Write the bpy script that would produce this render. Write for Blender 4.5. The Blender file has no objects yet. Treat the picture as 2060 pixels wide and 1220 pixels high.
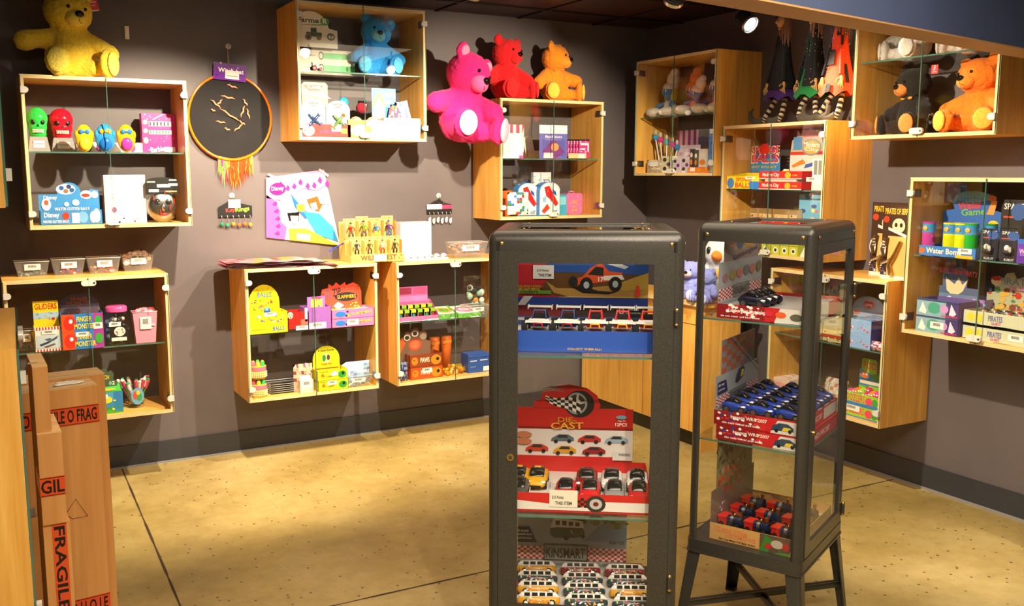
import bpy, bmesh, math, random
from mathutils import Vector, Matrix
C = bpy.context.scene.collection
R_ = math.radians
PI = math.pi
# ---------------- camera, world, lights, exposure ----------------
sc = bpy.context.scene
sc.view_settings.view_transform = 'Standard'; sc.view_settings.look = 'None'
sc.view_settings.gamma = 1.0; sc.view_settings.use_curve_mapping = False
sc.view_settings.exposure = 0.68
F_PX, PITCH, ROLL, YAW = 1886.29, R_(7.956), R_(-0.073), R_(28.407)
_f = Vector((math.sin(YAW)*math.cos(PITCH), math.cos(YAW)*math.cos(PITCH), -math.sin(PITCH)))
_r = Vector((math.cos(YAW), -math.sin(YAW), 0)); _u = _r.cross(_f)
_r2 = _r*math.cos(ROLL)+_u*math.sin(ROLL); _u2 = -_r*math.sin(ROLL)+_u*math.cos(ROLL)
cam = bpy.data.objects.new('camera', bpy.data.cameras.new('camera')); C.objects.link(cam)
cam.matrix_world = Matrix(((_r2.x,_u2.x,-_f.x,0),(_r2.y,_u2.y,-_f.y,-5.5188),(_r2.z,_u2.z,-_f.z,1.66875),(0,0,0,1)))
cam.data.sensor_width = 36; cam.data.lens = 36*F_PX/2060; cam.data.shift_x = 57.085/2060
cam.data.clip_start = .05
sc.camera = cam
w = bpy.data.worlds.new('world'); sc.world = w; w.use_nodes = True
w.node_tree.nodes['Background'].inputs[0].default_value = (.9, .75, .6, 1)
w.node_tree.nodes['Background'].inputs[1].default_value = .25
XC = 4.343            # wall B plane
WARM = (1, .80, .56)
# ceiling spots: position, target, watts, cone degrees, blend, aimed colour
SPOTK = 1.0
SPOTS = [((1.15,-1.45,2.47),(.85,-.1,.85),215,92,.5,WARM),
         ((2.06,-1.58,2.47),(1.95,-.1,.9),180,92,.5,WARM),
         ((3.00,-2.3,2.47),(2.95,-.1,1.1),190,80,.5,WARM),
         ((3.85,-1.52,2.47),(3.98,-2.75,1.6),110,58,.5,WARM),
         ((2.25,-2.35,2.5),(4.25,-2.35,.8),190,76,.5,WARM),
         ((.75,-5.35,2.45),(1.75,-3.1,.85),95,46,.7,(1,.84,.66))]  # last spot is an unseen fill, added to brighten the case contents
def area_light(name, loc, rot, size, size_y, watts, col):
    d = bpy.data.lights.new(name, 'AREA'); d.shape = 'RECTANGLE'; d.size = size; d.size_y = size_y
    d.energy = watts; d.color = col
    o = bpy.data.objects.new(name, d); C.objects.link(o); o.location = loc; o.rotation_euler = rot
    return o
area_light('added_fill_light', (1.0,-4.6,2.62), (0,0,0), 2.8, 1.2, 92, (1,.83,.62))  # unseen fill panel added to brighten the near floor and cases
area_light('added_fill_light', (1.9,-2.6,2.62), (0,0,0), 2.4, 1.0, 19, (1,.80,.55))  # second added fill, lifts the shade and the floor further back

# ---------------- materials ----------------
def lin(h):
    v = [int(h[i:i+2],16)/255 for i in (0,2,4)]
    return tuple(x/12.92 if x <= .04045 else ((x+.055)/1.055)**2.4 for x in v)+(1,)
_mats = {}
def principled(name):
    m = bpy.data.materials.new(name); m.use_nodes = True
    return m, m.node_tree, m.node_tree.nodes['Principled BSDF']
def noise(nt, scale, detail=3, vec=None, rough=.5):
    n = nt.nodes.new('ShaderNodeTexNoise'); n.inputs['Scale'].default_value = scale; n.inputs['Detail'].default_value = detail
    n.inputs['Roughness'].default_value = rough
    if vec: nt.links.new(vec, n.inputs['Vector'])
    return n
def ramp(nt, src, stops):
    r = nt.nodes.new('ShaderNodeValToRGB'); e = r.color_ramp.elements
    while len(e) < len(stops): e.new(.5)
    for k, (p, c) in enumerate(stops): e[k].position = p; e[k].color = c
    nt.links.new(src, r.inputs[0]); return r
def objcoord(nt, scale=(1,1,1), rot=(0,0,0)):
    t = nt.nodes.new('ShaderNodeTexCoord'); mp = nt.nodes.new('ShaderNodeMapping')
    mp.inputs['Scale'].default_value = scale; mp.inputs['Rotation'].default_value = rot
    nt.links.new(t.outputs['Object'], mp.inputs['Vector']); return mp.outputs['Vector']
def bump(nt, b, src, dist, strength=1):
    n = nt.nodes.new('ShaderNodeBump'); n.inputs['Distance'].default_value = dist; n.inputs['Strength'].default_value = strength
    nt.links.new(src, n.inputs['Height']); nt.links.new(n.outputs[0], b.inputs['Normal'])
def M(col, kind='card'):
    """cached procedural material; kinds: card, gloss, cloth, metal, fur, paint"""
    k = (col, kind)
    if k in _mats: return _mats[k]
    m, nt, b = principled(kind+'_'+col)
    c = lin(col)
    rough = dict(card=.42, gloss=.12, cloth=.9, metal=.3, fur=1, paint=.3, matt=.85, foil=.22)[kind]
    b.inputs['Roughness'].default_value = rough
    b.inputs['Base Color'].default_value = c
    if kind in ('metal','foil'): b.inputs['Metallic'].default_value = 1 if kind == 'metal' else .6
    if kind in ('fur','cloth'):
        n = noise(nt, 90 if kind == 'fur' else 160, 4, objcoord(nt))
        dk = tuple(x*(.78 if kind == 'fur' else .85) for x in c[:3])+(1,)
        r = ramp(nt, n.outputs[0], [(.3, dk), (.68, c)])
        nt.links.new(r.outputs[0], b.inputs['Base Color'])
        bump(nt, b, n.outputs[0], .006 if kind == 'fur' else .002, .8)
        b.inputs['Sheen Weight'].default_value = .08
    _mats[k] = m; return m
def wood_mat(name, c1, c2, axis, rough=.38):
    m, nt, b = principled(name)
    s = {'z':(26,26,1.6), 'x':(1.6,26,26), 'y':(26,1.6,26)}[axis]
    v = objcoord(nt, s); n = noise(nt, 1.0, 5, v, .6); n.inputs['Distortion'].default_value = 1.2
    v2 = objcoord(nt, tuple(x*.22 for x in s)); n2 = noise(nt, 1.0, 2, v2)
    n2.inputs['Distortion'].default_value = 2
    r = ramp(nt, n.outputs[0], [(.3, lin(c1)), (.7, lin(c2))])
    r2 = ramp(nt, n2.outputs[0], [(.35, (.87,.81,.74,1)), (.62, (1,1,1,1))])
    mx = nt.nodes.new('ShaderNodeMix'); mx.data_type = 'RGBA'; mx.blend_type = 'MULTIPLY'; mx.inputs[0].default_value = 1
    nt.links.new(r.outputs[0], mx.inputs[6]); nt.links.new(r2.outputs[0], mx.inputs[7])
    nt.links.new(mx.outputs[2], b.inputs['Base Color']); b.inputs['Roughness'].default_value = rough
    return m
WOODZ = wood_mat('plywood_upright_grain', 'DEA044', 'F4C569', 'z')
WOODX = wood_mat('plywood_level_grain', 'E0A64A', 'F6CB72', 'x')
PLY = wood_mat('plywood_cut_edge', 'EACF92', 'F8E8BC', 'x', .5)
PLYZ = wood_mat('plywood_cut_edge_upright', 'EACF92', 'F8E8BC', 'z', .5)
def clear_mat(name, tint, gloss, fac, rough=0.0):
    m = bpy.data.materials.new(name); m.use_nodes = True; nt = m.node_tree; nt.nodes.clear()
    o = nt.nodes.new('ShaderNodeOutputMaterial'); t = nt.nodes.new('ShaderNodeBsdfTransparent'); g = nt.nodes.new('ShaderNodeBsdfGlossy')
    t.inputs[0].default_value = tint; g.inputs[0].default_value = gloss; g.inputs['Roughness'].default_value = rough
    fr = nt.nodes.new('ShaderNodeFresnel'); fr.inputs[0].default_value = fac
    ge = nt.nodes.new('ShaderNodeNewGeometry'); iv = nt.nodes.new('ShaderNodeMath'); iv.operation = 'SUBTRACT'; iv.inputs[0].default_value = 1
    nt.links.new(ge.outputs['Backfacing'], iv.inputs[1]); mu = nt.nodes.new('ShaderNodeMath'); mu.operation = 'MULTIPLY'
    nt.links.new(fr.outputs[0], mu.inputs[0]); nt.links.new(iv.outputs[0], mu.inputs[1])
    mx = nt.nodes.new('ShaderNodeMixShader'); nt.links.new(mu.outputs[0], mx.inputs[0])
    nt.links.new(t.outputs[0], mx.inputs[1]); nt.links.new(g.outputs[0], mx.inputs[2]); nt.links.new(mx.outputs[0], o.inputs[0])
    return m
GLASS = clear_mat('window_glass', (.975,.985,.98,1), (1,1,1,1), 1.45)
GEDGE = M('4E7466', 'gloss')
CLEAR = clear_mat('clear_plastic', (.90,.91,.92,1), (1,1,1,1), 1.5, .08)
def milky(name, col, amt):
    m = clear_mat(name, (.95,.95,.95,1), (1,1,1,1), 1.5, .1); nt = m.node_tree
    o = [n for n in nt.nodes if n.type == 'OUTPUT_MATERIAL'][0]; src = o.inputs[0].links[0].from_socket
    d = nt.nodes.new('ShaderNodeBsdfDiffuse'); d.inputs[0].default_value = lin(col); tr = nt.nodes.new('ShaderNodeBsdfTranslucent'); tr.inputs[0].default_value = lin(col)
    m1 = nt.nodes.new('ShaderNodeMixShader'); nt.links.new(d.outputs[0], m1.inputs[1]); nt.links.new(tr.outputs[0], m1.inputs[2])
    m2 = nt.nodes.new('ShaderNodeMixShader'); m2.inputs[0].default_value = amt; nt.links.new(src, m2.inputs[1]); nt.links.new(m1.outputs[0], m2.inputs[2]); nt.links.new(m2.outputs[0], o.inputs[0])
    return m
TUBM = milky('frosted_clear_plastic', 'C8CCCC', .28)
FILM = clear_mat('cellophane', (.94,.94,.95,1), (1,1,1,1), 1.7, .12)
CHROME = M('D8D8D4', 'metal'); STEEL = M('B9B7B0', 'metal'); BRASS = M('D8B878', 'metal')
WHITE = M('F2F0EA'); BLACK = M('0B0B0C')
def fab_mat():
    m, nt, b = principled('dark_grey_painted_steel')
    n = noise(nt, 420, 2, objcoord(nt)); r = ramp(nt, n.outputs[0], [(.35, lin('2B2A27')), (.7, lin('3D3B35'))])
    nt.links.new(r.outputs[0], b.inputs['Base Color']); b.inputs['Roughness'].default_value = .33
    bump(nt, b, n.outputs[0], .0006, .5); return m
STEELPAINT = fab_mat()

# ---------------- mesh building ----------------
class MB:
    def __init__(s): s.v = []; s.f = []; s.mi = []; s.sm = []; s.mats = []; s.T = None
    def m(s, mat):
        if mat not in s.mats: s.mats.append(mat)
        return s.mats.index(mat)
    def add(s, vs, fs, mat, smooth=False):
        b = len(s.v); T = s.T
        s.v += [tuple(T @ Vector(p)) if T else tuple(p) for p in vs]
        i = s.m(mat)
        for f in fs: s.f.append([b+k for k in f]); s.mi.append(i); s.sm.append(smooth)
    def box(s, x0, x1, y0, y1, z0, z1, mat):
        s.add([(x,y,z) for x in (x0,x1) for y in (y0,y1) for z in (z0,z1)],
              [(0,1,3,2),(4,6,7,5),(0,4,5,1),(2,3,7,6),(0,2,6,4),(1,5,7,3)], mat)
    def rbox(s, x0, x1, y0, y1, z0, z1, r, mat, n=3):
        """box with rounded vertical edges"""
        pts = []
        for cx, cy, a0 in ((x1-r,y1-r,0),(x0+r,y1-r,90),(x0+r,y0+r,180),(x1-r,y0+r,270)):
            for k in range(n+1):
                a = R_(a0+90*k/n); pts.append((cx+r*math.cos(a), cy+r*math.sin(a)))
        s.extz(pts, z0, z1, mat, True)
    def extz(s, pts, z0, z1, mat, smooth=False):
        n = len(pts)
        s.add([(x,y,z0) for x,y in pts]+[(x,y,z1) for x,y in pts], [(k,(k+1)%n,n+(k+1)%n,n+k) for k in range(n)], mat, smooth)
        s.add([(x,y,z0) for x,y in pts]+[(x,y,z1) for x,y in pts], [list(range(n))[::-1], list(range(n,2*n))], mat)
    def exty(s, pts, y0, y1, mat):
        """prism of an x,z outline"""
        n = len(pts)
        s.add([(x,y0,z) for x,z in pts]+[(x,y1,z) for x,z in pts],
              [list(range(n)), list(range(n,2*n))[::-1]]+[(k,n+k,n+(k+1)%n,(k+1)%n) for k in range(n)], mat)
    def extx(s, pts, x0, x1, mat):
        n = len(pts)
        s.add([(x0,y,z) for y,z in pts]+[(x1,y,z) for y,z in pts],
              [list(range(n)), list(range(n,2*n))[::-1]]+[(k,n+k,n+(k+1)%n,(k+1)%n) for k in range(n)], mat)
    def cyl(s, p0, p1, r0, r1=None, mat=None, n=16, caps=True, smooth=True):
        r1 = r0 if r1 is None else r1
        p0 = Vector(p0); p1 = Vector(p1); d = (p1-p0).normalized()
        a = d.orthogonal().normalized(); b = d.cross(a)
        vs = []
        for p, r in ((p0,r0),(p1,r1)):
            for k in range(n):
                t = 2*PI*k/n; vs.append(p+a*r*math.cos(t)+b*r*math.sin(t))
        s.add(vs, [(k,(k+1)%n,n+(k+1)%n,n+k) for k in range(n)], mat, smooth)
        if caps: s.add(vs, [list(range(n))[::-1], list(range(n,2*n))], mat)
    def lathe(s, prof, mat, c=(0,0,0), n=20, sx=1, sy=1, smooth=True):
        vs = []; fs = []
        for r, z in prof:
            for k in range(n):
                t = 2*PI*k/n; vs.append((c[0]+r*sx*math.cos(t), c[1]+r*sy*math.sin(t), c[2]+z))
        for j in range(len(prof)-1):
            for k in range(n): fs.append((j*n+k, j*n+(k+1)%n, (j+1)*n+(k+1)%n, (j+1)*n+k))
        s.add(vs, fs, mat, smooth)
    def ell(s, c, r, mat, n=16, rot=None):
        if isinstance(r, (int,float)): r = (r,r,r)
        vs = []; fs = []; m = max(6, n//2)
        for j in range(m+1):
            ph = -PI/2+PI*j/m
            for k in range(n):
                t = 2*PI*k/n
                p = Vector((r[0]*math.cos(ph)*math.cos(t), r[1]*math.cos(ph)*math.sin(t), r[2]*math.sin(ph)))
                if rot: p = rot @ p
                vs.append(p+Vector(c))
        for j in range(m):
            for k in range(n): fs.append((j*n+k, j*n+(k+1)%n, (j+1)*n+(k+1)%n, (j+1)*n+k))
        s.add(vs, fs, mat, True)
    def tube(s, pts, r, mat, n=8, closed=False):
        P = [Vector(p) for p in pts]; N = len(P); rs = r if isinstance(r, (list,tuple)) else [r]*N
        vs = []; fs = []; up = None
        for i, p in enumerate(P):
            a = P[(i-1)%N] if (i or closed) else P[0]; b = P[(i+1)%N] if (i < N-1 or closed) else P[-1]
            d = (b-a).normalized()
            if up is None: up = d.orthogonal().normalized()
            up = (up-d*up.dot(d)).normalized(); q = d.cross(up)
            for k in range(n):
                t = 2*PI*k/n; vs.append(p+up*rs[i]*math.cos(t)+q*rs[i]*math.sin(t))
        for i in range(N if closed else N-1):
            j = (i+1)%N
            for k in range(n): fs.append((i*n+k, i*n+(k+1)%n, j*n+(k+1)%n, j*n+k))
        s.add(vs, fs, mat, True)
        if not closed: s.add(vs, [list(range(n))[::-1], list(range((N-1)*n, N*n))], mat)
    def build(s, name, parent=None):
        me = bpy.data.meshes.new(name); me.from_pydata(s.v, [], s.f)
        for m in s.mats: me.materials.append(m)
        me.polygons.foreach_set('material_index', s.mi); me.polygons.foreach_set('use_smooth', s.sm)
        me.update()
        o = bpy.data.objects.new(name, me); C.objects.link(o)
        if parent: o.parent = parent
        return o
_txt = {}
def glyphs(t):
    if t not in _txt:
        c = bpy.data.curves.new('t', 'FONT'); c.body = t; c.resolution_u = 2; c.offset = .022; c.fill_mode = 'FRONT'
        o = bpy.data.objects.new('t', c); C.objects.link(o)
        dg = bpy.context.evaluated_depsgraph_get(); me = bpy.data.meshes.new_from_object(o.evaluated_get(dg))
        vs = [(v.co.x, v.co.y) for v in me.vertices]; fs = [list(p.vertices) for p in me.polygons]
        x0 = min(v[0] for v in vs); x1 = max(v[0] for v in vs); y0 = min(v[1] for v in vs); y1 = max(v[1] for v in vs)
        _txt[t] = ([((x-x0)/(x1-x0), (y-y0)/(y1-y0)) for x, y in vs], fs)
        bpy.data.objects.remove(o); bpy.data.curves.remove(c); bpy.data.meshes.remove(me)
    return _txt[t]
def prt(mb, x0, x1, z0, z1, ops, y=0.0, T=None, kind='card', eps=.0003):
    """print flat marks on the x,z rectangle at depth y (facing -y); coordinates 0..1"""
    old = mb.T
    if T: mb.T = (old @ T) if old else T
    W = x1-x0; H = z1-z0; lay = [0]
    X = lambda a: x0+a*W
    Z = lambda a: z0+a*H
    def yy(): lay[0] += 1; return y-eps*lay[0]
    for op in ops:
        k = op[0]
        if k == 'r':
            d = yy(); a,b,c,e = op[1:5]; mb.add([(X(a),d,Z(b)),(X(c),d,Z(b)),(X(c),d,Z(e)),(X(a),d,Z(e))], [(0,1,2,3)], M(op[5],kind))
        elif k == 'e':
            d = yy(); a,b,rx,rz = op[1:5]; n = 16
            mb.add([(X(a)+rx*W*math.cos(2*PI*i/n), d, Z(b)+rz*H*math.sin(2*PI*i/n)) for i in range(n)], [list(range(n))], M(op[5],kind))
        elif k == 'p':
            d = yy(); mb.add([(X(a),d,Z(b)) for a,b in op[1]], [list(range(len(op[1])))], M(op[2],kind))
        elif k == 't':
            d = yy(); vs, fs = glyphs(op[1]); a,b,c,e = op[2:6]; ang = op[7] if len(op) > 7 else 0
            cx = (a+c)/2; cz = (b+e)/2; ca = math.cos(R_(ang)); sa = math.sin(R_(ang)); out = []
            for u, v in vs:
                px = (u-.5)*(c-a)*W; pz = (v-.5)*(e-b)*H
                out.append((X(cx)+px*ca-pz*sa, d, Z(cz)+px*sa+pz*ca))
            mb.add(out, fs, M(op[6],kind))
        elif k == 'c':          # chequers
            a,b,c,e,nx,nz,col = op[1:8]; d = yy(); sx = (c-a)/nx; sz = (e-b)/nz
            for i in range(nx):
                for j in range(nz):
                    if (i+j)%2 == 0:
                        p,q = a+i*sx, b+j*sz
                        mb.add([(X(p),d,Z(q)),(X(p+sx),d,Z(q)),(X(p+sx),d,Z(q+sz)),(X(p),d,Z(q+sz))], [(0,1,2,3)], M(col,kind))
        elif k == 'd':          # scattered small marks
            a,b,c,e,n,cols,sz,seed = op[1:9]; rnd = random.Random(seed)
            for i in range(n):
                d = y-eps*(lay[0]+1)-eps*.5*rnd.random(); px,pz = rnd.uniform(a,c), rnd.uniform(b,e); rr = sz*rnd.uniform(.6,1.3)
                kx = 6; ph = rnd.uniform(0,3); st = rnd.uniform(.5,1)
                mb.add([(X(px)+rr*math.cos(2*PI*i2/kx+ph), d, Z(pz)+rr*st*math.sin(2*PI*i2/kx+ph)) for i2 in range(kx)], [list(range(kx))], M(rnd.choice(cols),kind))
            lay[0] += 2
        elif k == 'b':          # white sticker with bar code
            a,b,c,e = op[1:5]; d = yy(); d2 = yy()
            mb.add([(X(a),d,Z(b)),(X(c),d,Z(b)),(X(c),d,Z(e)),(X(a),d,Z(e))], [(0,1,2,3)], WHITE)
            p = a+(c-a)*.22
            while p < a+(c-a)*.72:
                q = p+(c-a)*.02
                mb.add([(X(p),d2,Z(b+(e-b)*.4)),(X(q),d2,Z(b+(e-b)*.4)),(X(q),d2,Z(b+(e-b)*.85)),(X(p),d2,Z(b+(e-b)*.85))], [(0,1,2,3)], BLACK)
                p += (c-a)*.035
    mb.T = old
def outline(kind, x0, x1, z0, z1):
    W = x1-x0; H = z1-z0; P = []
    if kind == 'rect': P = [(0,0),(1,0),(1,1),(0,1)]
    elif kind == 'dome': P = [(0,0),(1,0),(1,.45)]+[(.5+.5*math.cos(R_(a)), .45+.55*math.sin(R_(a))) for a in range(15,166,15)]+[(0,.45)]
    elif kind == 'arch': P = [(0,0),(1,0),(1,.75)]+[(.5+.5*math.cos(R_(a)), .75+.25*math.sin(R_(a))) for a in range(15,166,15)]+[(0,.75)]
    elif kind == 'round': P = [(.1,0),(.9,0),(1,.12),(1,.88),(.9,1),(.1,1),(0,.88),(0,.12)]
    elif kind == 'humps': P = [(0,0),(1,0),(1,.62),(.98,.75),(.85,.78),(.8,.62),(.7,.62)]+[(.5+.2*math.cos(R_(a)), .62+.38*math.sin(R_(a))) for a in range(20,161,20)]+[(.3,.62),(0,.62)]
    elif kind == 'cloud': P = [(0,0),(1,0),(1,.5),(.86,.55),(.9,.75),(.8,.92),(.66,.86),(.58,1),(.42,.97),(.36,.85),(.24,.9),(.15,.75),(.2,.55),(0,.5)]
    elif kind == 'burst': P = [(0,0),(1,0),(1,.62),(.95,.85),(.8,.97),(.62,.88),(.6,1),(.48,.88),(.38,1),(.3,.87),(.2,.96),(.18,.82),(.04,.78),(0,.55)]
    elif kind == 'domeleft': P = [(0,0),(1,0),(1,.5),(.8,.55)]+[(.36+.42*math.cos(R_(a)), .55+.45*math.sin(R_(a))) for a in range(10,171,16)]+[(0,.6)]
    elif kind == 'towerleft': P = [(0,0),(1,0),(1,.42),(.72,.42),(.72,.94),(.66,1),(.14,1),(.08,.94),(.08,.42),(0,.42)]
    return [(x0+a*W, z0+b*H) for a,b in P]

# ---------------- things ----------------
FR = {'c1': ((0.2347, -0.3602, 1.3866), 0.0), 'c2': ((0.0962, -0.3602, 0.381), 0.0), 'c3': ((1.6213, -0.3602, 1.8481), 0.0), 'c4': ((1.2894, -0.3602, 0.38), 0.0), 'c5': ((2.1948, -0.3602, 0.3761), 0.0), 'c6': ((2.9077, -0.3602, 1.3679), 0.0), 'D': ((3.9828, -0.3221, 1.6439), -1.5708), 'E': ((3.9828, -1.1755, 1.1823), -1.5708), 'G': ((3.9828, -2.1172, 1.8304), -1.5708), 'H': ((3.9828, -2.4845, 0.8838), -1.5708), 'F': ((3.9828, -1.6085, 0.3682), -1.5708), 'WA': ((0, 0, 0), 0)}
def tag(o, label, cat, group=None, kind=None):
    if label: o['label'] = label
    if cat: o['category'] = cat
    if group: o['group'] = group
    if kind: o['kind'] = kind
    return o
def thing(name, label, cat, group=None):
    o = bpy.data.objects.new(name, None); C.objects.link(o); o.empty_display_size = .05
    return tag(o, label, cat, group)
def put(o, cab, u, dep, z, rot=0):
    (fx,fy,fz), fr = FR[cab]
    c, s = math.cos(fr), math.sin(fr)
    o.location = (fx+u*c-dep*s, fy+u*s+dep*c, fz+z); o.rotation_euler = (0,0,fr+R_(rot)); return o
def putB(o, B, rot=0): return put(o, B[0], (B[2]+B[3])/2, B[4], B[1], rot)
def dup(root, label=None, group=None):
    r = root.copy(); C.objects.link(r)
    if label: r['label'] = label
    if group: r['group'] = group
    for ch in list(root.children):
        c = ch.copy(); C.objects.link(c); c.parent = r
        for g in list(ch.children):
            d = g.copy(); C.objects.link(d); d.parent = c
    return r
def struct(name, mb, kind='structure'):
    o = mb.build(name); o['kind'] = kind; return o
# ================= the room =================
def paint_mat(name, c1, c2, rough=.5):
    m, nt, b = principled(name)
    n = noise(nt, 3, 4, objcoord(nt)); r = ramp(nt, n.outputs[0], [(.3, lin(c1)), (.7, lin(c2))])
    nt.links.new(r.outputs[0], b.inputs['Base Color']); b.inputs['Roughness'].default_value = rough
    n2 = noise(nt, 260, 2, objcoord(nt)); bump(nt, b, n2.outputs[0], .0008, .4); return m
WALLM = paint_mat('charcoal_wall_paint', '5C565A', '645E61', .55)
BASEM = paint_mat('dark_vinyl_skirting', '30333A', '363A42', .35)
BLUE = paint_mat('bulkhead_bluish_lit_colour', '3F4C6C', '46547A', .6)  # bluish light falling on the bulkhead face, put into its colour
TAN = paint_mat('bulkhead_floor_bounce_tan', 'B08455', 'B88E60', .5)  # warm bounce from the floor, painted as a tan underside
def floor_mat():
    m, nt, b = principled('ground_polished_concrete')
    v = objcoord(nt)
    n = noise(nt, 1.1, 6, v, .62); r = ramp(nt, n.outputs[0], [(.32, lin('8C7944')), (.5, lin('A8945A')), (.7, lin('BEAC76'))])
    n2 = noise(nt, 14, 5, v, .7); r2 = ramp(nt, n2.outputs[0], [(.3, (.84,.82,.78,1)), (.6, (1,1,1,1))])
    vo = nt.nodes.new('ShaderNodeTexVoronoi'); vo.inputs['Scale'].default_value = 24; nt.links.new(v, vo.inputs['Vector'])
    # dark aggregate chips: only some voronoi cells
    r3 = ramp(nt, vo.outputs['Distance'], [(.12, (1,1,1,1)), (.17, (0,0,0,1))])
    sep = nt.nodes.new('ShaderNodeSeparateColor'); nt.links.new(vo.outputs['Color'], sep.inputs[0])
    n4 = noise(nt, 1.6, 2, v)
    ad = nt.nodes.new('ShaderNodeMath'); ad.operation = 'MULTIPLY_ADD'; ad.inputs[1].default_value = 1.2; nt.links.new(n4.outputs[0], ad.inputs[0]); nt.links.new(sep.outputs[0], ad.inputs[2])
    gt = nt.nodes.new('ShaderNodeMath'); gt.operation = 'GREATER_THAN'; gt.inputs[1].default_value = 1.06; nt.links.new(ad.outputs[0], gt.inputs[0])
    mu = nt.nodes.new('ShaderNodeMath'); mu.operation = 'MULTIPLY'; nt.links.new(gt.outputs[0], mu.inputs[0]); nt.links.new(r3.outputs[0], mu.inputs[1])
    mx = nt.nodes.new('ShaderNodeMix'); mx.data_type = 'RGBA'; mx.blend_type = 'MULTIPLY'; mx.inputs[0].default_value = 1
    nt.links.new(r.outputs[0], mx.inputs[6]); nt.links.new(r2.outputs[0], mx.inputs[7])
    m2 = nt.nodes.new('ShaderNodeMix'); m2.data_type = 'RGBA'; nt.links.new(mu.outputs[0], m2.inputs[0]); nt.links.new(mx.outputs[2], m2.inputs[6]); m2.inputs[7].default_value = lin('5A4426')
    nt.links.new(m2.outputs[2], b.inputs['Base Color'])
    r4 = ramp(nt, n.outputs[0], [(.3, (.30,.30,.30,1)), (.7, (.45,.45,.45,1))]); nt.links.new(r4.outputs[0], b.inputs['Roughness'])
    return m
FLOORM = floor_mat()
def ceil_mat():
    m, nt, b = principled('dark_ceiling_tile_board')
    n = noise(nt, 160, 3, objcoord(nt)); r = ramp(nt, n.outputs[0], [(.35, lin('2A1410')), (.65, lin('3A1E18'))])  # reddish tone carries red light reflected on the dark tiles
    nt.links.new(r.outputs[0], b.inputs['Base Color']); b.inputs['Roughness'].default_value = .4; return m
X0, Y0, ZC = -1.6, -8.0, 2.67
mb = MB(); mb.box(X0, XC, Y0, 0, -.06, 0, FLOORM); struct('floor', mb)
mb = MB(); mb.box(X0, XC, Y0, 0, ZC+.01, ZC+.07, ceil_mat()); struct('ceiling', mb)
mb = MB()
for k in range(11): mb.box(X0+.05+.6*k-.012, X0+.05+.6*k+.012, Y0, 0, ZC+.002, ZC+.01, M('1E0C09'))
for k in range(14): mb.box(X0, XC, -.35-.6*k-.012, -.35-.6*k+.012, ZC+.001, ZC+.01, M('1E0C09'))
struct('trim_1', mb)
mb = MB(); mb.box(X0-.1, XC+.1, 0, .1, 0, ZC+.07, WALLM); struct('wall_back', mb)
mb = MB(); mb.box(XC, XC+.1, Y0, 0, 0, ZC+.07, WALLM); struct('wall_right', mb)
mb = MB(); mb.box(X0-.1, X0, Y0, 0, 0, ZC+.07, WALLM); struct('wall_left', mb)
mb = MB(); mb.box(X0-.1, XC+.1, Y0-.1, Y0, 0, ZC+.07, WALLM); struct('wall_front', mb)
def skirt(name, f):
    mb = MB(); f(mb); struct(name, mb)
skirt('baseboard_back', lambda m: (m.box(X0, XC, -.012, 0, 0, .13, BASEM), m.box(X0, XC, -.018, -.012, 0, .012, M('8A8D90','card'))))
skirt('baseboard_right', lambda m: (m.box(XC-.012, XC, Y0, -.012, 0, .13, BASEM), m.box(XC-.018, XC-.012, Y0, -.018, 0, .012, M('8A8D90','card'))))
# joints sawn in the concrete: thin dark grooves
mb = MB(); rnd = random.Random(4)
def groove(p, q, w=.0045):
    n = 60; a = Vector((p[0],p[1],.0006)); b = Vector((q[0],q[1],.0006)); d = (b-a).normalized(); nn = Vector((-d.y,d.x,0))
    vs = []
    for k in range(n+1):
        c = a.lerp(b,k/n); j = w*rnd.uniform(.6,1.5); vs += [c+nn*j, c-nn*j]
    mb.add(vs, [(2*k,2*k+1,2*k+3,2*k+2) for k in range(n)], M('3B2C17','matt'))
groove((.64,-.02), (.56,-3.9)); groove((-.3,-2.20), (4.32,-2.235)); groove((2.7,-.02),(2.7,-3.9)) if False else None
struct('floor_joint', mb)
# bulkhead hanging across the near right
a0 = Vector((.55,-3.79,0)); dr = Vector((3.586-1.61, -3.25+3.60, 0)).normalized(); 
mb = MB(); pn = Vector((dr.y,-dr.x,0))
Pa = Vector((1.61,-3.60,0))-dr*1.3; Pb = Vector((1.61,-3.60,0))+dr*2.78
th = .115
q = [Pa, Pb, Pb+pn*th, Pa+pn*th]
mb.add([(p.x,p.y,2.105) for p in q]+[(p.x,p.y,ZC) for p in q], [(0,1,5,4),(1,2,6,5),(2,3,7,6),(3,0,4,7),(4,5,6,7),(0,3,2,1)], BLUE)
struct('wall_bulkhead', mb)
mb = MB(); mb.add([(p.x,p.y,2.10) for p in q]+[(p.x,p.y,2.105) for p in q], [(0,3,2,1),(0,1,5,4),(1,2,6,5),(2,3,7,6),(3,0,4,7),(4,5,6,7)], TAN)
struct('bulkhead_bounce_underside', mb)  # thin sheet added under the bulkhead to hold the bounce colour

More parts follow.
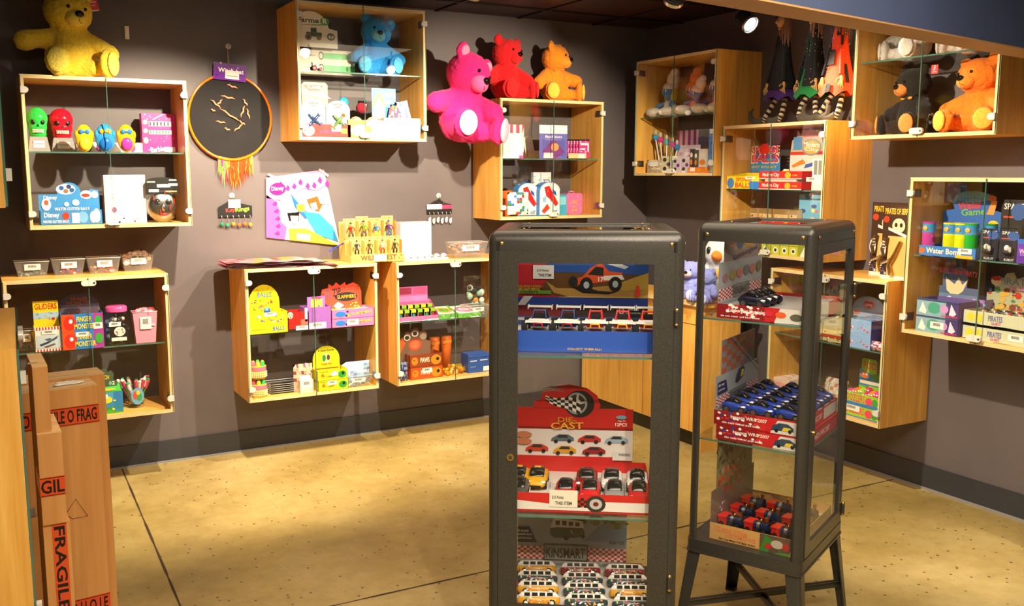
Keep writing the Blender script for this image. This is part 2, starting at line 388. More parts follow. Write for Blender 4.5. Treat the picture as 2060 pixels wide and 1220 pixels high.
# ================= ceiling spot lamps =================
LAMPW = None
def emit(name, col, st):
    m = bpy.data.materials.new(name); m.use_nodes = True; nt = m.node_tree; nt.nodes.clear()
    e = nt.nodes.new('ShaderNodeEmission'); e.inputs[0].default_value = col; e.inputs[1].default_value = st
    o = nt.nodes.new('ShaderNodeOutputMaterial'); nt.links.new(e.outputs[0], o.inputs[0]); return m
LIT = emit('halogen_glow', (1,.93,.8,1), 40)
def spot_fixture(loc, tgt, label, lit=True, watts=0, cone=0, blend=0, col=WARM):
    t = thing('ceiling_spotlight', label, 'spotlight', 'ceiling spotlights'); t.location = loc
    d = (Vector(tgt)-Vector(loc)).normalized(); top = ZC-loc[2]
    m = MB(); m.cyl((0,0,top), (0,0,.05), .008, .008, M('1A1A1A')); m.cyl((0,0,top),(0,0,top-.03),.05,.05,M('1A1A1A')); m.build('stem', t)
    m = MB(); m.cyl(-d*.10, -d*.005, .030, .048, M('1A1A1A'), n=20, caps=False); m.cyl(-d*.105,-d*.1,.03,.03,M('1A1A1A'))
    for k in range(5): m.cyl(-d*(.03+.015*k), -d*(.034+.015*k), .050, .050, M('232323'))
    m.build('housing', t)
    m = MB(); m.cyl(-d*.02, -d*.004, .050, .052, CHROME, n=24, caps=False); m.build('rim', t)
    m = MB(); m.cyl(-d*.016, -d*.012, .036, .036, LIT if lit else M('6A6660','gloss'), n=24); m.build('lens', t)
    if watts:
        l = bpy.data.lights.new('spot_beam', 'SPOT'); l.energy = watts; l.spot_size = R_(cone); l.spot_blend = blend; l.color = col; l.shadow_soft_size = .022
        o = bpy.data.objects.new('spot_beam', l); C.objects.link(o); o.parent = t; o.location = d*.004
        o.rotation_euler = d.to_track_quat('-Z','Y').to_euler()
    return t
for k, (p, tg, wt, cn, bl, cl) in enumerate(SPOTS):
    spot_fixture(p, tg, ['lit ceiling spotlight above the leftmost wall cabinets', 'lit ceiling spotlight before the cabinet with the blue bear',
      'lit ceiling spotlight before the cabinet with the red bear', 'bright lit ceiling spotlight left of the hanging witch dolls, against black wall',
      'lit ceiling spotlight over the two dark steel display cases',
      'added unseen fill spotlight behind the viewer, brightening the dark steel cases'][k], True, wt*SPOTK, cn, bl, cl)
spot_fixture((3.195,-1.64,2.52), (3.6,-.5,1.4), 'unlit dark ceiling spotlight at the top edge beside the bulkhead', False)

# ================= wooden wall cabinets =================
CW, CH, CD, T_ = .7856, .7566, .3602, .018
def flat_clip(m, x, z, horiz, left):
    """silver glass hinge cap with one rounded end"""
    pts = []
    L, h = .034, .015
    s = 1 if left else -1
    pts = [(x, z-h), (x+s*L*.6, z-h)]+[(x+s*(L*.6+h*math.cos(R_(a))), z+h*math.sin(R_(a))) for a in range(-75,76,15)]+[(x+s*L*.6, z+h), (x, z+h)]
    if s < 0: pts = pts[::-1]
    m.exty(pts, -.019, -.0062, M('CFCDC6','gloss'))
def wall_cabinet(cab, label, lock='top'):
    t = thing('wall_cabinet', label, 'cabinet', 'plywood wall cabinets with glass doors'); put(t, cab, 0, 0, 0)
    for x in (0, CW-T_):
        m = MB(); m.box(x, x+T_, .0005, CD, 0, CH, WOODZ); m.box(x, x+T_, 0, .0008, 0, CH, PLYZ)
        m.box(x+.006, x+.0068, -.0002, .0008, 0, CH, M('C9A468')); m.box(x+.012, x+.0128, -.0002, .0008, 0, CH, M('C9A468')); m.build('side_panel', t)
    for nm, z in (('bottom_panel', 0), ('top_panel', CH-T_)):
        m = MB(); m.box(T_, CW-T_, .0005, CD, z, z+T_, WOODX); m.box(T_, CW-T_, 0, .0008, z, z+T_, PLY)
        m.box(T_, CW-T_, -.0002, .0008, z+.006, z+.0068, M('C9A468')); m.box(T_, CW-T_, -.0002, .0008, z+.012, z+.0128, M('C9A468')); m.build(nm, t)
    m = MB(); m.box(T_+.001, CW-T_-.001, .03, CD-.01, .378, .3855, GLASS); m.box(T_+.001, CW-T_-.001, .0292, .03, .378, .3855, GEDGE)
    m.build('glass_shelf', t)['label'] = 'clear glass shelf with dark green edge'
    for k in (0, 1):
        x0 = .003 if k == 0 else CW/2+.0012; x1 = CW/2-.0012 if k == 0 else CW-.003
        m = MB(); m.box(x0, x1, -.0062, -.0012, .003, CH-.003, GLASS)
        e = .0006
        for xx in (x0, x1): m.box(xx-e, xx+e, -.0063, -.0011, .003, CH-.003, GEDGE)
        d = m.build('glass_door', t)
        for z in (.079, CH-.075):
            m = MB(); flat_clip(m, .0 if k == 0 else CW, z, True, k == 0)
            xx = .018 if k == 0 else CW-.018; s = 1 if k == 0 else -1
            m.box(min(xx, xx+s*.004), max(xx, xx+s*.004), .01, .06, z-.02, z+.02, STEEL)
            m.box(min(xx, xx+s*.012), max(xx, xx+s*.012), -.001, .045, z-.008, z+.008, STEEL)
            m.build('hinge', d)
        z = CH-.028 if lock == 'top' else .030
        m = MB(); flat_clip(m, CW/2+(-.0005 if k == 0 else .0005), z, True, k == 1)
        if k: m.cyl((CW/2+.026, -.021, z), (CW/2+.026, -.019, z), .005, .005, M('8E8B84','metal'), n=12)
        m.build('lock_plate', d)
    return t
wall_cabinet('c1', 'plywood wall cabinet with the yellow bear on top, skull jars inside', 'bottom')
wall_cabinet('c2', 'plywood wall cabinet at lower left with four clear tubs on top')
wall_cabinet('c3', 'high plywood wall cabinet holding the light blue bear', 'bottom')
wall_cabinet('c4', 'low plywood wall cabinet with shiny flat bags on top, yellow ball display inside')
wall_cabinet('c5', 'low plywood wall cabinet right of the one with yellow boxes, green cards on its shelf')
wall_cabinet('c6', 'plywood wall cabinet with red and orange bears on top', 'bottom')
wall_cabinet('D', 'dim high plywood wall cabinet full of soft dolls, left of the witch dolls', 'bottom')
wall_cabinet('E', 'plywood wall cabinet under the witch dolls, sponge ball display inside', 'bottom')
wall_cabinet('F', 'low plywood wall cabinet behind the smaller steel case, pirate packs on top')
wall_cabinet('G', 'bright plywood wall cabinet at upper right holding big orange and black bears', 'bottom')
wall_cabinet('H', 'plywood wall cabinet at right edge with water balloon tubes', 'bottom')
# two more cabinets on the return at far left, seen edge on
FR['L1'] = ((.066,-2.994,.487), R_(90-1.9)); FR['L2'] = ((.066,-2.994,1.585), R_(90-1.9))
wall_cabinet('L1', 'plywood wall cabinet cut by the left edge, its top and side in view')
wall_cabinet('L2', 'plywood wall cabinet at the far left edge, bottom corner just in view')
mb = MB(); m_ = Matrix.Translation((.066,-2.994,0)) @ Matrix.Rotation(R_(90-1.9),4,'Z'); mb.T = m_
mb.box(-.0, .9, CD+.002, CD+.10, 0, ZC, WALLM); struct('wall_return', mb)

# ================= steel and glass display cases =================
def frame_ring(m, x0, x1, z0, z1, w, y0, y1, mat, r=0, wt=None):
    """flat rectangular ring in the x,z plane"""
    wt = wt or w
    m.box(x0, x0+w, y0, y1, z0, z1, mat); m.box(x1-w, x1, y0, y1, z0, z1, mat)
    m.box(x0+w, x1-w, y0, y1, z1-wt, z1, mat); m.box(x0+w, x1-w, y0, y1, z0, z0+w, mat)
def display_case(loc, rot, w, d, label, shelves, dw, dt, zb=.39):
    t = thing('glass_display_case', label, 'display case', 'dark steel and glass display cases'); t.location = (loc[0],loc[1],0); t.rotation_euler = (0,0,rot)
    zt, zr = 1.50, zb-.045; r = .024; S = STEELPAINT
    # corner posts
    for x in (0, w):
        for y in (0, d):
            m = MB(); sx = 1 if x == 0 else -1; sy = 1 if y == 0 else -1
            pts = []; L = .034
            cx, cy = x+sx*r, y+sy*r
            arc = [(cx-sx*r*math.cos(R_(a)), cy-sy*r*math.sin(R_(a))) for a in range(0, 91, 15)]
            pts = [(x, y+sy*L)]+arc+[(x+sx*L, y), (x+sx*L, y+sy*.004), (x+sx*r, y+sy*.006), (x+sx*.006, y+sy*r), (x+sx*.004, y+sy*L)]
            if sx*sy < 0: pts = pts[::-1]
            m.extz(pts, zr+.001, zt-.03, S, True)
            m.box(min(x+sx*.010,x+sx*.026), max(x+sx*.010,x+sx*.026), min(y+sy*.010,y+sy*.016), max(y+sy*.010,y+sy*.016), zb, zt-.05, M('2A2A2A','metal'))
            for k in range(int((zt-zb-.1)/.04)): m.box(min(x+sx*.015,x+sx*.021), max(x+sx*.015,x+sx*.021), min(y+sy*.0160,y+sy*.0165), max(y+sy*.0160,y+sy*.0165), zb+.05+.04*k, zb+.06+.04*k, BLACK)
            m.build('corner_post', t)
            # leg: splayed angle section
            m = MB(); ox, oy = -sx*.035, -sy*.035; Lt, Lb = .05, .034
            def sec(px, py, L, z):
                a = [(px-sx*r*0, py+sy*L), (px, py+sy*.012), (px+sx*.004, py+sy*.004), (px+sx*.012, py), (px+sx*L, py), (px+sx*L, py+sy*.004), (px+sx*.012, py+sy*.006), (px+sx*.006, py+sy*.012), (px+sx*.004, py+sy*L)]
                return [(p[0],p[1],z) for p in a]
            A = sec(x, y, Lt, zr); B = sec(x+ox, y+oy, Lb, 0); n = len(A)
            m.add(A+B, [(k,(k+1)%n,n+(k+1)%n,n+k) for k in range(n)]+[list(range(n)), list(range(n,2*n))], S)
            m.box(min(x+ox-sx*.001, x+ox+sx*Lb), max(x+ox-sx*.001, x+ox+sx*Lb), min(y+oy-sy*.001,y+oy+sy*Lb), max(y+oy-sy*.001,y+oy+sy*Lb), 0, .012, BLACK)
            m.build('leg', t)
    # top rim with rounded front and side edges
    m = MB(); n = 5; R2 = .032
    def ring(off, z):
        rr = max(r-off, .006)
        pts = []
        for cx, cy, a0 in ((w-off-rr,d-off-rr,0),(off+rr,d-off-rr,90),(off+rr,off+rr,180),(w-off-rr,off+rr,270)):
            for k in range(n+1):
                a = R_(a0+90*k/n); pts.append((cx+rr*math.cos(a), cy+rr*math.sin(a), z))
        return pts
    rings = [ring(0, zt-dt), ring(0, zt-R2)]+[ring(R2*(1-math.cos(R_(a))), zt-R2+R2*math.sin(R_(a))) for a in (15,30,45,60,75,90)]+[ring(.075, zt), ring(.078, zt-.006), ring(.078, zt-.012)]
    K = len(rings[0]); vs = [p for q in rings for p in q]
    m.add(vs, [(j*K+k, j*K+(k+1)%K, (j+1)*K+(k+1)%K, (j+1)*K+k) for j in range(len(rings)-1) for k in range(K)], S, True)
    m.build('top_rim', t)
    m = MB(); m.box(.076, w-.076, .076, d-.076, zt-.010, zt-.006, GLASS); m.build('top_glass', t)
    m = MB()
    for x in (.04, w-.04):
        m.ell((x, -.001, zt-.038), (.006,.003,.006), BRASS, 12); m.ell((x, d+.001, zt-.038), (.006,.003,.006), BRASS, 12)
    for y in (.04, d-.04):
        for x in (-.001, w+.001): m.ell((x, y, zt-.038), (.003,.006,.006), BRASS, 12)
    for y in (.085, d-.085):
        for x in (.1, w-.1): m.ell((x, y, zt+.001), (.004,.004,.002), BRASS, 10)
    m.build('screw', t)['kind'] = 'stuff'
    # base tray with rail
    m = MB(); m.rbox(-.003, w+.003, -.003, d+.003, zr, zb, r, S, 5); m.rbox(-.006, w+.006, -.006, d+.006, zr-.002, zr+.004, r, S, 5); m.build('base_tray', t)
    # glass side and back panels
    for nm, b in (('side_glass', (.004,.007,.03,d-.03)), ('side_glass', (w-.007,w-.004,.03,d-.03)), ('back_glass', (.03,w-.03,d-.007,d-.004))):
        m = MB(); m.box(b[0],b[1],b[2],b[3], zb, zt-dt+.005, GLASS); m.build(nm, t)
    # door
    m = MB(); frame_ring(m, .030, w-.030, zb+.006, zt-.062, dw, -.004, .010, S, wt=.034); dr_ = m.build('door', t)
    m = MB(); m.box(.03+dw-.005, w-.03-dw+.005, .002, .006, zb+.006+dw-.005, zt-.062-.030, GLASS); m.build('door_glass', dr_)
    m = MB(); m.cyl((.067,-.008,.818), (.067,-.004,.818), .011, .011, BRASS, n=20); m.cyl((.067,-.009,.818), (.067,-.008,.818), .006, .006, M('3A3530'), n=12); m.build('lock', dr_)
    for z in (1.252, .442):
        m = MB(); m.cyl((w-.022,-.008,z-.018), (w-.022,-.008,z+.018), .0065, .0065, S); m.ell((w-.022,-.008,z+.021), (.007,.007,.006), BRASS, 10); m.ell((w-.022,-.008,z-.021), (.007,.007,.006), BRASS, 10)
        m.build('door_hinge', dr_)
    for z in shelves:
        m = MB(); m.box(.014, w-.014, .016, d-.012, z-.006, z, GLASS); m.box(.014, w-.014, .015, .016, z-.006, z, GEDGE); m.box(.0135, .014, .016, d-.012, z-.006, z, GEDGE)
        m.build('glass_shelf', t)
    # crossed brace under the case
    for s in (0, 1):
        m = MB(); a = Vector((-.012 if s == 0 else w+.012, -.012, .125)); b = Vector((w+.012 if s == 0 else -.012, d+.012, .125))
        q = (b-a).normalized(); p = Vector((-q.y,q.x,0))*.002; up = Vector((0,0,.013)); pp = Vector((-q.y,q.x,0))*.012
        dz = Vector((0,0,.016*s))
        m.add([a-p-up+dz,a+p-up+dz,a+p+up+dz,a-p+up+dz,b-p-up+dz,b+p-up+dz,b+p+up+dz,b-p+up+dz], [(0,1,2,3),(4,7,6,5),(0,4,5,1),(1,5,6,2),(2,6,7,3),(3,7,4,0)], S)
        m.add([a-pp+up+dz,a+pp+up+dz,b+pp+up+dz,b-pp+up+dz], [(0,1,2,3)], S)
        m.build('cross_brace', t)
    return t
FR['f1'] = ((1.316,-3.1136,0), -.5983); FR['f2'] = ((2.1374,-3.0746,0), -1.119)
display_case((1.316,-3.1136), -.5983, .57, .47, 'dark steel and glass display case in front, door facing us, toy cars inside', (1.127,.63), .058, .062, .285)
_th = -1.119+PI/2
FR['g2'] = ((2.1374+.3984*math.cos(-1.119), -3.0746+.3984*math.sin(-1.119),0), _th)
display_case((2.1374+.3984*math.cos(-1.119), -3.0746+.3984*math.sin(-1.119)), _th, .4866, .3984, 'narrower dark steel and glass display case standing behind and to the right', (1.177,.755), .045, .062)

# ================= counter in the corner =================
t = thing('service_counter', 'pale plywood counter in the far corner with lilac bears on top', 'counter'); t.location = (3.739,-1.362,0)
m = MB(); m.box(.012,.30,.05,1.30,.10,.875,WOODZ); m.build('body', t)
m = MB(); m.box(-.01,.32,0,1.32,.875,.90,WOODX); m.box(-.0105,-.01,0,1.32,.875,.90,PLY); m.build('worktop', t)
m = MB(); m.box(0,.30,.022,.05,0,.874,WOODZ); m.build('end_panel', t)
m = MB(); m.box(.05,.29,.06,1.29,0,.099,M('1B1512')); m.build('kick_board', t)
m = MB(); m.box(.0095,.012,.055,1.29,.76,.762,M('8A5A2A')); m.box(.0095,.012,.60,.602,.11,.76,M('8A5A2A')); m.build('front_seam', t)
FR['K'] = ((3.739,-1.362,0), -PI/2)

# ================= cartons at far left =================
CB = wood_mat('brown_corrugated_board', 'D89C56', 'E2AA66', 'z', .7)
CBL = wood_mat('lit_top_corrugated_board', 'E6BE84', 'F0CC94', 'x', .7)  # paler copy of the board for top flaps, light from above painted in
TAPE = M('E2542B','gloss')
def tall_carton(loc, rot, w, d, h, label, tapes, z0=0, flaps=True, scrib=False):
    t = thing('cardboard_carton', label, 'carton', 'brown cardboard cartons by the left cabinet'); t.location = (loc[0],loc[1],z0); t.rotation_euler = (0,0,R_(rot))
    m = MB(); m.box(0,w,0,d,0,h,CB); m.box(0,w,d*.5-.001,d*.5+.001,h,h+.0006,M('7A5528'))
    for k in range(1,3): m.box(w-.0004,w+.0006,d*.01,d*.02,0,h,M('C9A070'))
    if scrib:
        S_ = M('5A4A38','matt')
        pts = [(.30,.52),(.34,.60),(.37,.52),(.32,.555),(.36,.555)]
        m.tube([(w*(.25+.06*i), -.0006, h*(.55+.02*(i%2)-.006*i)) for i in range(5)], .0012, S_, 4)
        m.tube([(w*.60,-.0006,h*.50),(w*.74,-.0006,h*.575),(w*.84,-.0006,h*.50),(w*.70,-.0006,h*.50),(w*.62,-.0006,h*.53)], .0012, S_, 4)
    m.build('box_body', t)
    if flaps:
        m = MB(); m.box(0,w,0,d*.49,h,h+.004,CBL); m.box(0,w,d*.51,d,h,h+.004,CBL); m.box(.02,w-.05,d*.2,d*.3,h+.004,h+.0045,M('D9C49A','gloss')); m.build('flap', t)
    for (z, hh, face, txt) in tapes:
        m = MB()
        if face == 'h':
            m.box(-.0012, w+.0012, -.0012, d*.6, z, z+hh, TAPE)
            prt(m, 0, w, z, z+hh, [('t', txt, .02,.15,.98,.85,'1C0F0A'),('r',0,.03,1,.06,'1C0F0A'),('r',0,.94,1,.97,'1C0F0A')], y=-.0013)
            prt(m, 0, d*.6, z, z+hh, [('t', 'AGILE', .0,.15,.9,.85,'1C0F0A')], y=0, T=Matrix.Translation((w+.0013,0,0)) @ Matrix.Rotation(PI/2,4,'Z'))
        else:
            m.box(w*face[0], w*face[1], -.0012, 0, 0, h, TAPE)
            T = Matrix.Translation((w*(face[0]+face[1])/2, 0, h/2)) @ Matrix.Rotation(R_(-90),4,'Y')
            ww = w*(face[1]-face[0])
            prt(m, -h/2, h/2, -ww/2, ww/2, [('t', txt, .02,.12,.98,.88,'1C0F0A')], y=-.0013, T=Matrix.Translation((w*(face[0]+face[1])/2,0,h/2)) @ Matrix.Rotation(R_(90),4,'Y'))
        m.build('fragile_tape', t)
    return t
# ================= builders for the goods =================
def card_box(B, thick, col, ops, label, cat='box', name='toy_box', group=None, rot=0, kind='card', tops=None, side=None):
    w = B[3]-B[2]; h = B[5]
    m = MB(); m.box(-w/2, w/2, 0, thick, 0, h, M(col,kind))
    if ops: prt(m, -w/2, w/2, 0, h, ops, kind=kind)
    if tops: prt(m, -w/2, w/2, 0, thick, tops, T=Matrix.Translation((0,0,h)) @ Matrix.Rotation(-PI/2,4,'X'), kind=kind)
    if side: prt(m, -thick/2, thick/2, 0, h, side, T=Matrix.Translation((-w/2 if B[0] in 'c1 c2 c3 c4 c5 c6 f2' else w/2, thick/2, 0)) @ Matrix.Rotation(-PI/2 if B[0][0]=='c' else PI/2,4,'Z'), kind=kind)
    o = m.build(name); putB(o, B, rot); return tag(o, label, cat, group)
def tray_mesh(w, h, thick, col, ops, lip=1.0, back=1.0, inner=None, kind='card'):
    m = MB(); t = .002; c = M(col,kind); hl = h*lip
    m.box(-w/2, w/2, 0, thick, 0, t, c)
    m.box(-w/2, w/2, 0, t, 0, hl, c); m.box(-w/2, w/2, thick-t, thick, 0, h*back, c)
    for s in (-1, 1):
        x = s*w/2; m.extx([(0,0),(thick,0),(thick,h*back),(0,hl)], min(x, x-s*t), max(x, x-s*t), c)
    if inner: m.box(-w/2+.003, w/2-.003, .003, thick-.003, h*inner[0], h*inner[0]+.001, M(inner[1]))
    prt(m, -w/2, w/2, 0, hl, ops, kind=kind); return m
def header_mesh(H, cx, z0f, hk, hcol, hops, tilt=0, kind='card'):
    """H = u0,u1,z0,z1,dep ; card from floor z0f up"""
    a, b = H[0]-cx, H[1]-cx
    m = MB(); P = outline(hk, a, b, H[2], H[3]); m.exty(P, 0, .002, M(hcol,kind))
    if H[2] > z0f+.003: m.box(a, b, 0, .002, z0f, H[2], M(hcol,kind))
    prt(m, a, b, H[2], H[3], hops, kind=kind); return m
def display(B, thick, col, ops, H, hk, hcol, hops, label, cat='display box', name='counter_display_box', group=None, lip=1.0, inner=None, back=1.0, rot=0, kind='card'):
    w = B[3]-B[2]; t = thing(name, label, cat, group); putB(t, B, rot)
    tray_mesh(w, B[5], thick, col, ops, lip, back, inner, kind).build('tray', t)
    if H:
        c = header_mesh((H[0],H[1],H[2]-B[1],H[3]-B[1]), (B[2]+B[3])/2, .002, hk, hcol, hops, kind=kind).build('header_card', t)
        c.location = (0, max(H[4]-B[4], .004), 0)
    return t
def tub(B, thick, label, fill, cols, name='plastic_tub', group=None, seed=1, sz=.008, cap=True, kind='gloss', tint=None, heap=0):
    w = B[3]-B[2]; h = B[5]; t = thing(name, label, 'tub', group); putB(t, B)
    m = MB(); k = .80; y0, y1 = 0, thick; cy = thick/2; TM = tint or TUBM
    b = [(-w/2*k, cy-thick/2*k), (w/2*k, cy-thick/2*k), (w/2*k, cy+thick/2*k), (-w/2*k, cy+thick/2*k)]; u = [(-w/2, 0), (w/2, 0), (w/2, thick), (-w/2, thick)]
    m.add([(x,y,0) for x,y in b]+[(x,y,h) for x,y in u], [(0,1,5,4),(1,2,6,5),(2,3,7,6),(3,0,4,7),(0,3,2,1)], TM)
    m.tube([(x,y,h) for x,y in u], .0022, M('D5D8D8','gloss'), 6, True); m.build('tub_body', t)
    rnd = random.Random(seed); m = MB(); n = int(60*fill)+16
    for i in range(n):
        z = rnd.random()*h*fill; s = k+(1-k)*z/h-.12; x = rnd.uniform(-w/2,w/2)*s; y = cy+rnd.uniform(-thick/2,thick/2)*s
        if heap: z = h*fill*.5+rnd.random()*(h*.5+heap*(1-(2*x/w)**2)); 
        r = sz*rnd.uniform(.7,1.2); c = M(rnd.choice(cols), kind)
        m.ell((x,y,max(z,r)), (r,r*.9,r*rnd.uniform(.5,1)), c, 8)
    m.build('contents', t)['kind'] = 'stuff'
    m = MB(); T = Matrix.Translation((0,(thick/2*(1-k))*.42-.0015,0)) @ Matrix.Rotation(math.atan((thick/2)*(1-k)/h),4,'X')
    lw = w*.22; prt(m, -lw, lw*1.1, h*.45, h*.85, [('b',0,0,1,1)], T=T); m.build('price_sticker', t)
    return t
def blister(H, cab, cardcol, cops, shape, bubble, label, name='blister_pack', group=None, thick=.03, rot=0, kind='card', toy=None):
    w = H[1]-H[0]; h = H[3]-H[2]; t = thing(name, label, 'toy pack', group); put(t, cab, (H[0]+H[1])/2, H[4], H[2], rot)
    m = MB(); m.exty(outline(shape, -w/2, w/2, 0, h), 0, .0015, M(cardcol,kind)); prt(m, -w/2, w/2, 0, h, cops, kind=kind); m.build('backing_card', t)
    bx0,bz0,bx1,bz1 = bubble
    m = MB(); m.rbox(0,1,0,1,0,1,.2,CLEAR) if False else None
    X = lambda a: -w/2+a*w
    pts = [(X(bx0),bz0*h),(X(bx1),bz0*h),(X(bx1),bz1*h),(X(bx0),bz1*h)]; q = [(X(bx0+.06),(bz0+.03)*h),(X(bx1-.06),(bz0+.03)*h),(X(bx1-.06),(bz1-.05)*h),(X(bx0+.06),(bz1-.05)*h)]
    m.add([(x,-.001,z) for x,z in pts]+[(x,-thick,z) for x,z in q], [(0,1,5,4),(1,2,6,5),(2,3,7,6),(3,0,4,7),(4,5,6,7)], FILM); m.build('plastic_bubble', t)
    if toy:
        m = MB(); toy(m, X((bx0+bx1)/2), -thick*.5, (bz0+bz1)/2*h, (bx1-bx0)*w/2, (bz1-bz0)*h/2); m.build('toy', t)
    return t
def pouch(H, cab, thick, cols, label, seed=1, name='toy_bag', cat='bag', group=None, rot=0, ops=None, film=None, tilt=0):
    """puffy printed bag with crimped top"""
    w = H[1]-H[0]; h = H[3]-H[2]; m = MB(); rnd = random.Random(seed); N = 8
    base = M(cols[0],'gloss') if not film else film
    def P(i, j, s):
        u, v = i/N, j/N; bul = (math.sin(PI*u)*math.sin(PI*v))**.5*thick/2
        return (-w/2+u*w*(1-.06*math.sin(PI*v)*0)+ (.004*rnd.random() if 0<i<N else 0), thick/2-s*bul+.003*rnd.uniform(-1,1)*(0<i<N)*(0<j<N), v*h)
    for s in (1,-1):
        vs = [P(i,j,s) for j in range(N+1) for i in range(N+1)]
        for j in range(N):
            for i in range(N):
                c = base if film else M(rnd.choice(cols) if rnd.random() < .5 else cols[0],'gloss')
                k = j*(N+1)+i; m.add([vs[k],vs[k+1],vs[k+N+2],vs[k+N+1]], [(0,1,2,3)], c, True)
    if ops: prt(m, -w/2, w/2, 0, h, ops, y=-.002)
    if film:
        for i in range(26):
            r = h*.07*rnd.uniform(.7,1.3); m.ell((rnd.uniform(-.36,.36)*w, thick/2+rnd.uniform(-.3,.2)*thick, h*rnd.uniform(.1,.75)), (r, r*.7, r), M(rnd.choice(cols),'gloss'), 8)
    o = m.build(name); put(o, cab, (H[0]+H[1])/2, H[4], H[2], rot)
    if tilt: o.rotation_euler.x = 0; o.matrix_basis = o.matrix_basis @ Matrix.Rotation(R_(tilt),4,'Y')
    return tag(o, label, cat, group)
def fused(name, ells, mat, vox, parent, fluff=0, smooth=2):
    """one continuous surface from overlapping ellipsoids"""
    m = MB()
    for e in ells: m.ell(e[0], e[1], mat, 20, e[2] if len(e) > 2 else None)
    o = m.build(name, parent)
    r = o.modifiers.new('remesh','REMESH'); r.mode = 'VOXEL'; r.voxel_size = vox; r.use_smooth_shade = True
    s = o.modifiers.new('smooth','SMOOTH'); s.iterations = smooth*3; s.factor = .6
    if fluff:
        tx = bpy.data.textures.new('fluff','CLOUDS'); tx.noise_scale = fluff*2.2; tx.noise_depth = 2
        d = o.modifiers.new('fluff','DISPLACE'); d.texture = tx; d.strength = fluff; d.mid_level = .5; d.texture_coords = 'LOCAL'
    return o
def rz(a): return Matrix.Rotation(R_(a),3,'Z')
def rx(a): return Matrix.Rotation(R_(a),3,'X')
def ry(a): return Matrix.Rotation(R_(a),3,'Y')
def bear(cab, u, dep, z, h, col, pad, label, rot=0, turn=0, tilt=0, nod=0, muzzle=None, legs=(38,38), arms=((.42,-.14,.30),(.42,-.14,.30)), tagcol=None, earin=None, scarf=None, roll=0, name='teddy_bear', earpos=1):
    t = thing(name, label, 'teddy bear', 'plush teddy bears'); put(t, cab, u, dep, z, rot)
    if roll: t.rotation_mode = 'XYZ'; t.matrix_basis = t.matrix_basis @ Matrix.Rotation(R_(roll),4,'Y')
    H = h; F = M(col,'fur'); P = M(pad,'fur'); MZ = M(muzzle or pad,'fur'); V = Vector
    hc = V((0,-.05,.72)); HR = rz(turn) @ ry(tilt) @ rx(nod)
    E = [((0,0,.25),(.26,.22,.26)), ((0,-.01,.42),(.21,.18,.15)), (tuple(hc),(.262,.235,.235),HR)]
    for s in (-1,1):
        e = hc+HR @ V((s*.215,.01,.185)); E.append((tuple(e),(.092,.05,.092),HR))
    for i, s in enumerate((-1,1)):
        a = V((s*.18,-.01,.44)); b = V((s*arms[i][0],arms[i][1],arms[i][2]))
        for k in range(5): p = a.lerp(b,k/4); E.append((tuple(p),.098+.004*k))
        g = R_(legs[i]); L = .31; fa = V((s*.12,-.06,.12)); fb = V((s*(.12+L*math.sin(g)), -.06-L*math.cos(g), .115))
        for k in range(5): p = fa.lerp(fb,k/4); E.append((tuple(p),.124-.014*k))
        E.append((tuple(fb+V((0,0,.045))),(.135,.07,.165),rz(s*legs[i])))
    E = [(tuple(V(e[0])*H), tuple(x*H for x in (e[1] if isinstance(e[1],tuple) else (e[1],)*3)))+tuple(e[2:]) for e in E]
    fused('fur_body', E, F, max(H*.018,.005), t, fluff=.010)
    pt = lambda v: tuple((hc+HR @ V(v))*H)
    m = MB(); m.ell(pt((0,-.19,-.065)), (.12*H,.10*H,.095*H), MZ, 20, HR); m.build('muzzle', t)
    m = MB(); m.ell(pt((0,-.285,-.02)), (.048*H,.03*H,.038*H), M('0A0808','gloss'), 16, HR); m.build('nose', t)
    m = MB(); m.tube([pt((0.0,-.288,-.065)), pt((0,-.288,-.095)), pt((.035,-.272,-.115)), pt((.065,-.25,-.105))], .003*H, M('3A1A0C'), 5); m.build('mouth', t)
    for s in (-1,1):
        m = MB(); m.ell(pt((s*.095,-.215,.045)), (.019*H,.014*H,.021*H), M('0A0808','gloss'), 10, HR); m.build('eye', t)
        if earin:
            m = MB(); m.ell(pt((s*.215,-.022,.185)), (.062*H,.034*H,.062*H), M(earin,'fur'), 14, HR); m.build('ear_lining', t)
    for i, s in enumerate((-1,1)):
        g = R_(legs[i]); L = .31; c = V((s*(.12+(L+.068)*math.sin(g)), -.06-(L+.068)*math.cos(g), .16))
        m = MB(); m.ell(tuple(c*H), (.105*H,.030*H,.132*H), P, 18, rz(s*legs[i])); m.build('foot_pad', t)
    if scarf:
        m = MB(); m.tube([(math.cos(R_(a))*.15*H, (-.01+math.sin(R_(a))*.135)*H, .555*H) for a in range(0,360,24)], .018*H, M(scarf,'cloth'), 8, True)
        for s in (-1,1): m.ell((s*.06*H,-.165*H,.54*H), (.055*H,.02*H,.035*H), M(scarf,'cloth'), 12, ry(s*20))
        m.build('bow', t)
    if tagcol:
        m = MB(); q = pt((.24,-.03,.13)); m.T = Matrix.Translation(q) @ Matrix.Rotation(R_(-12),4,'Y'); m.box(-.01,.035,-.003,-.001,-.035,.02, M(tagcol)); prt(m,-.01,.035,-.035,.02,[('r',.2,.75,.8,.85,'F8D8D8'),('r',.2,.5,.7,.56,'F8D8D8'),('r',0,0,.9,.1,'FFFFFF')],y=-.003); m.build('swing_tag', t)
    return t
WHEEL = None
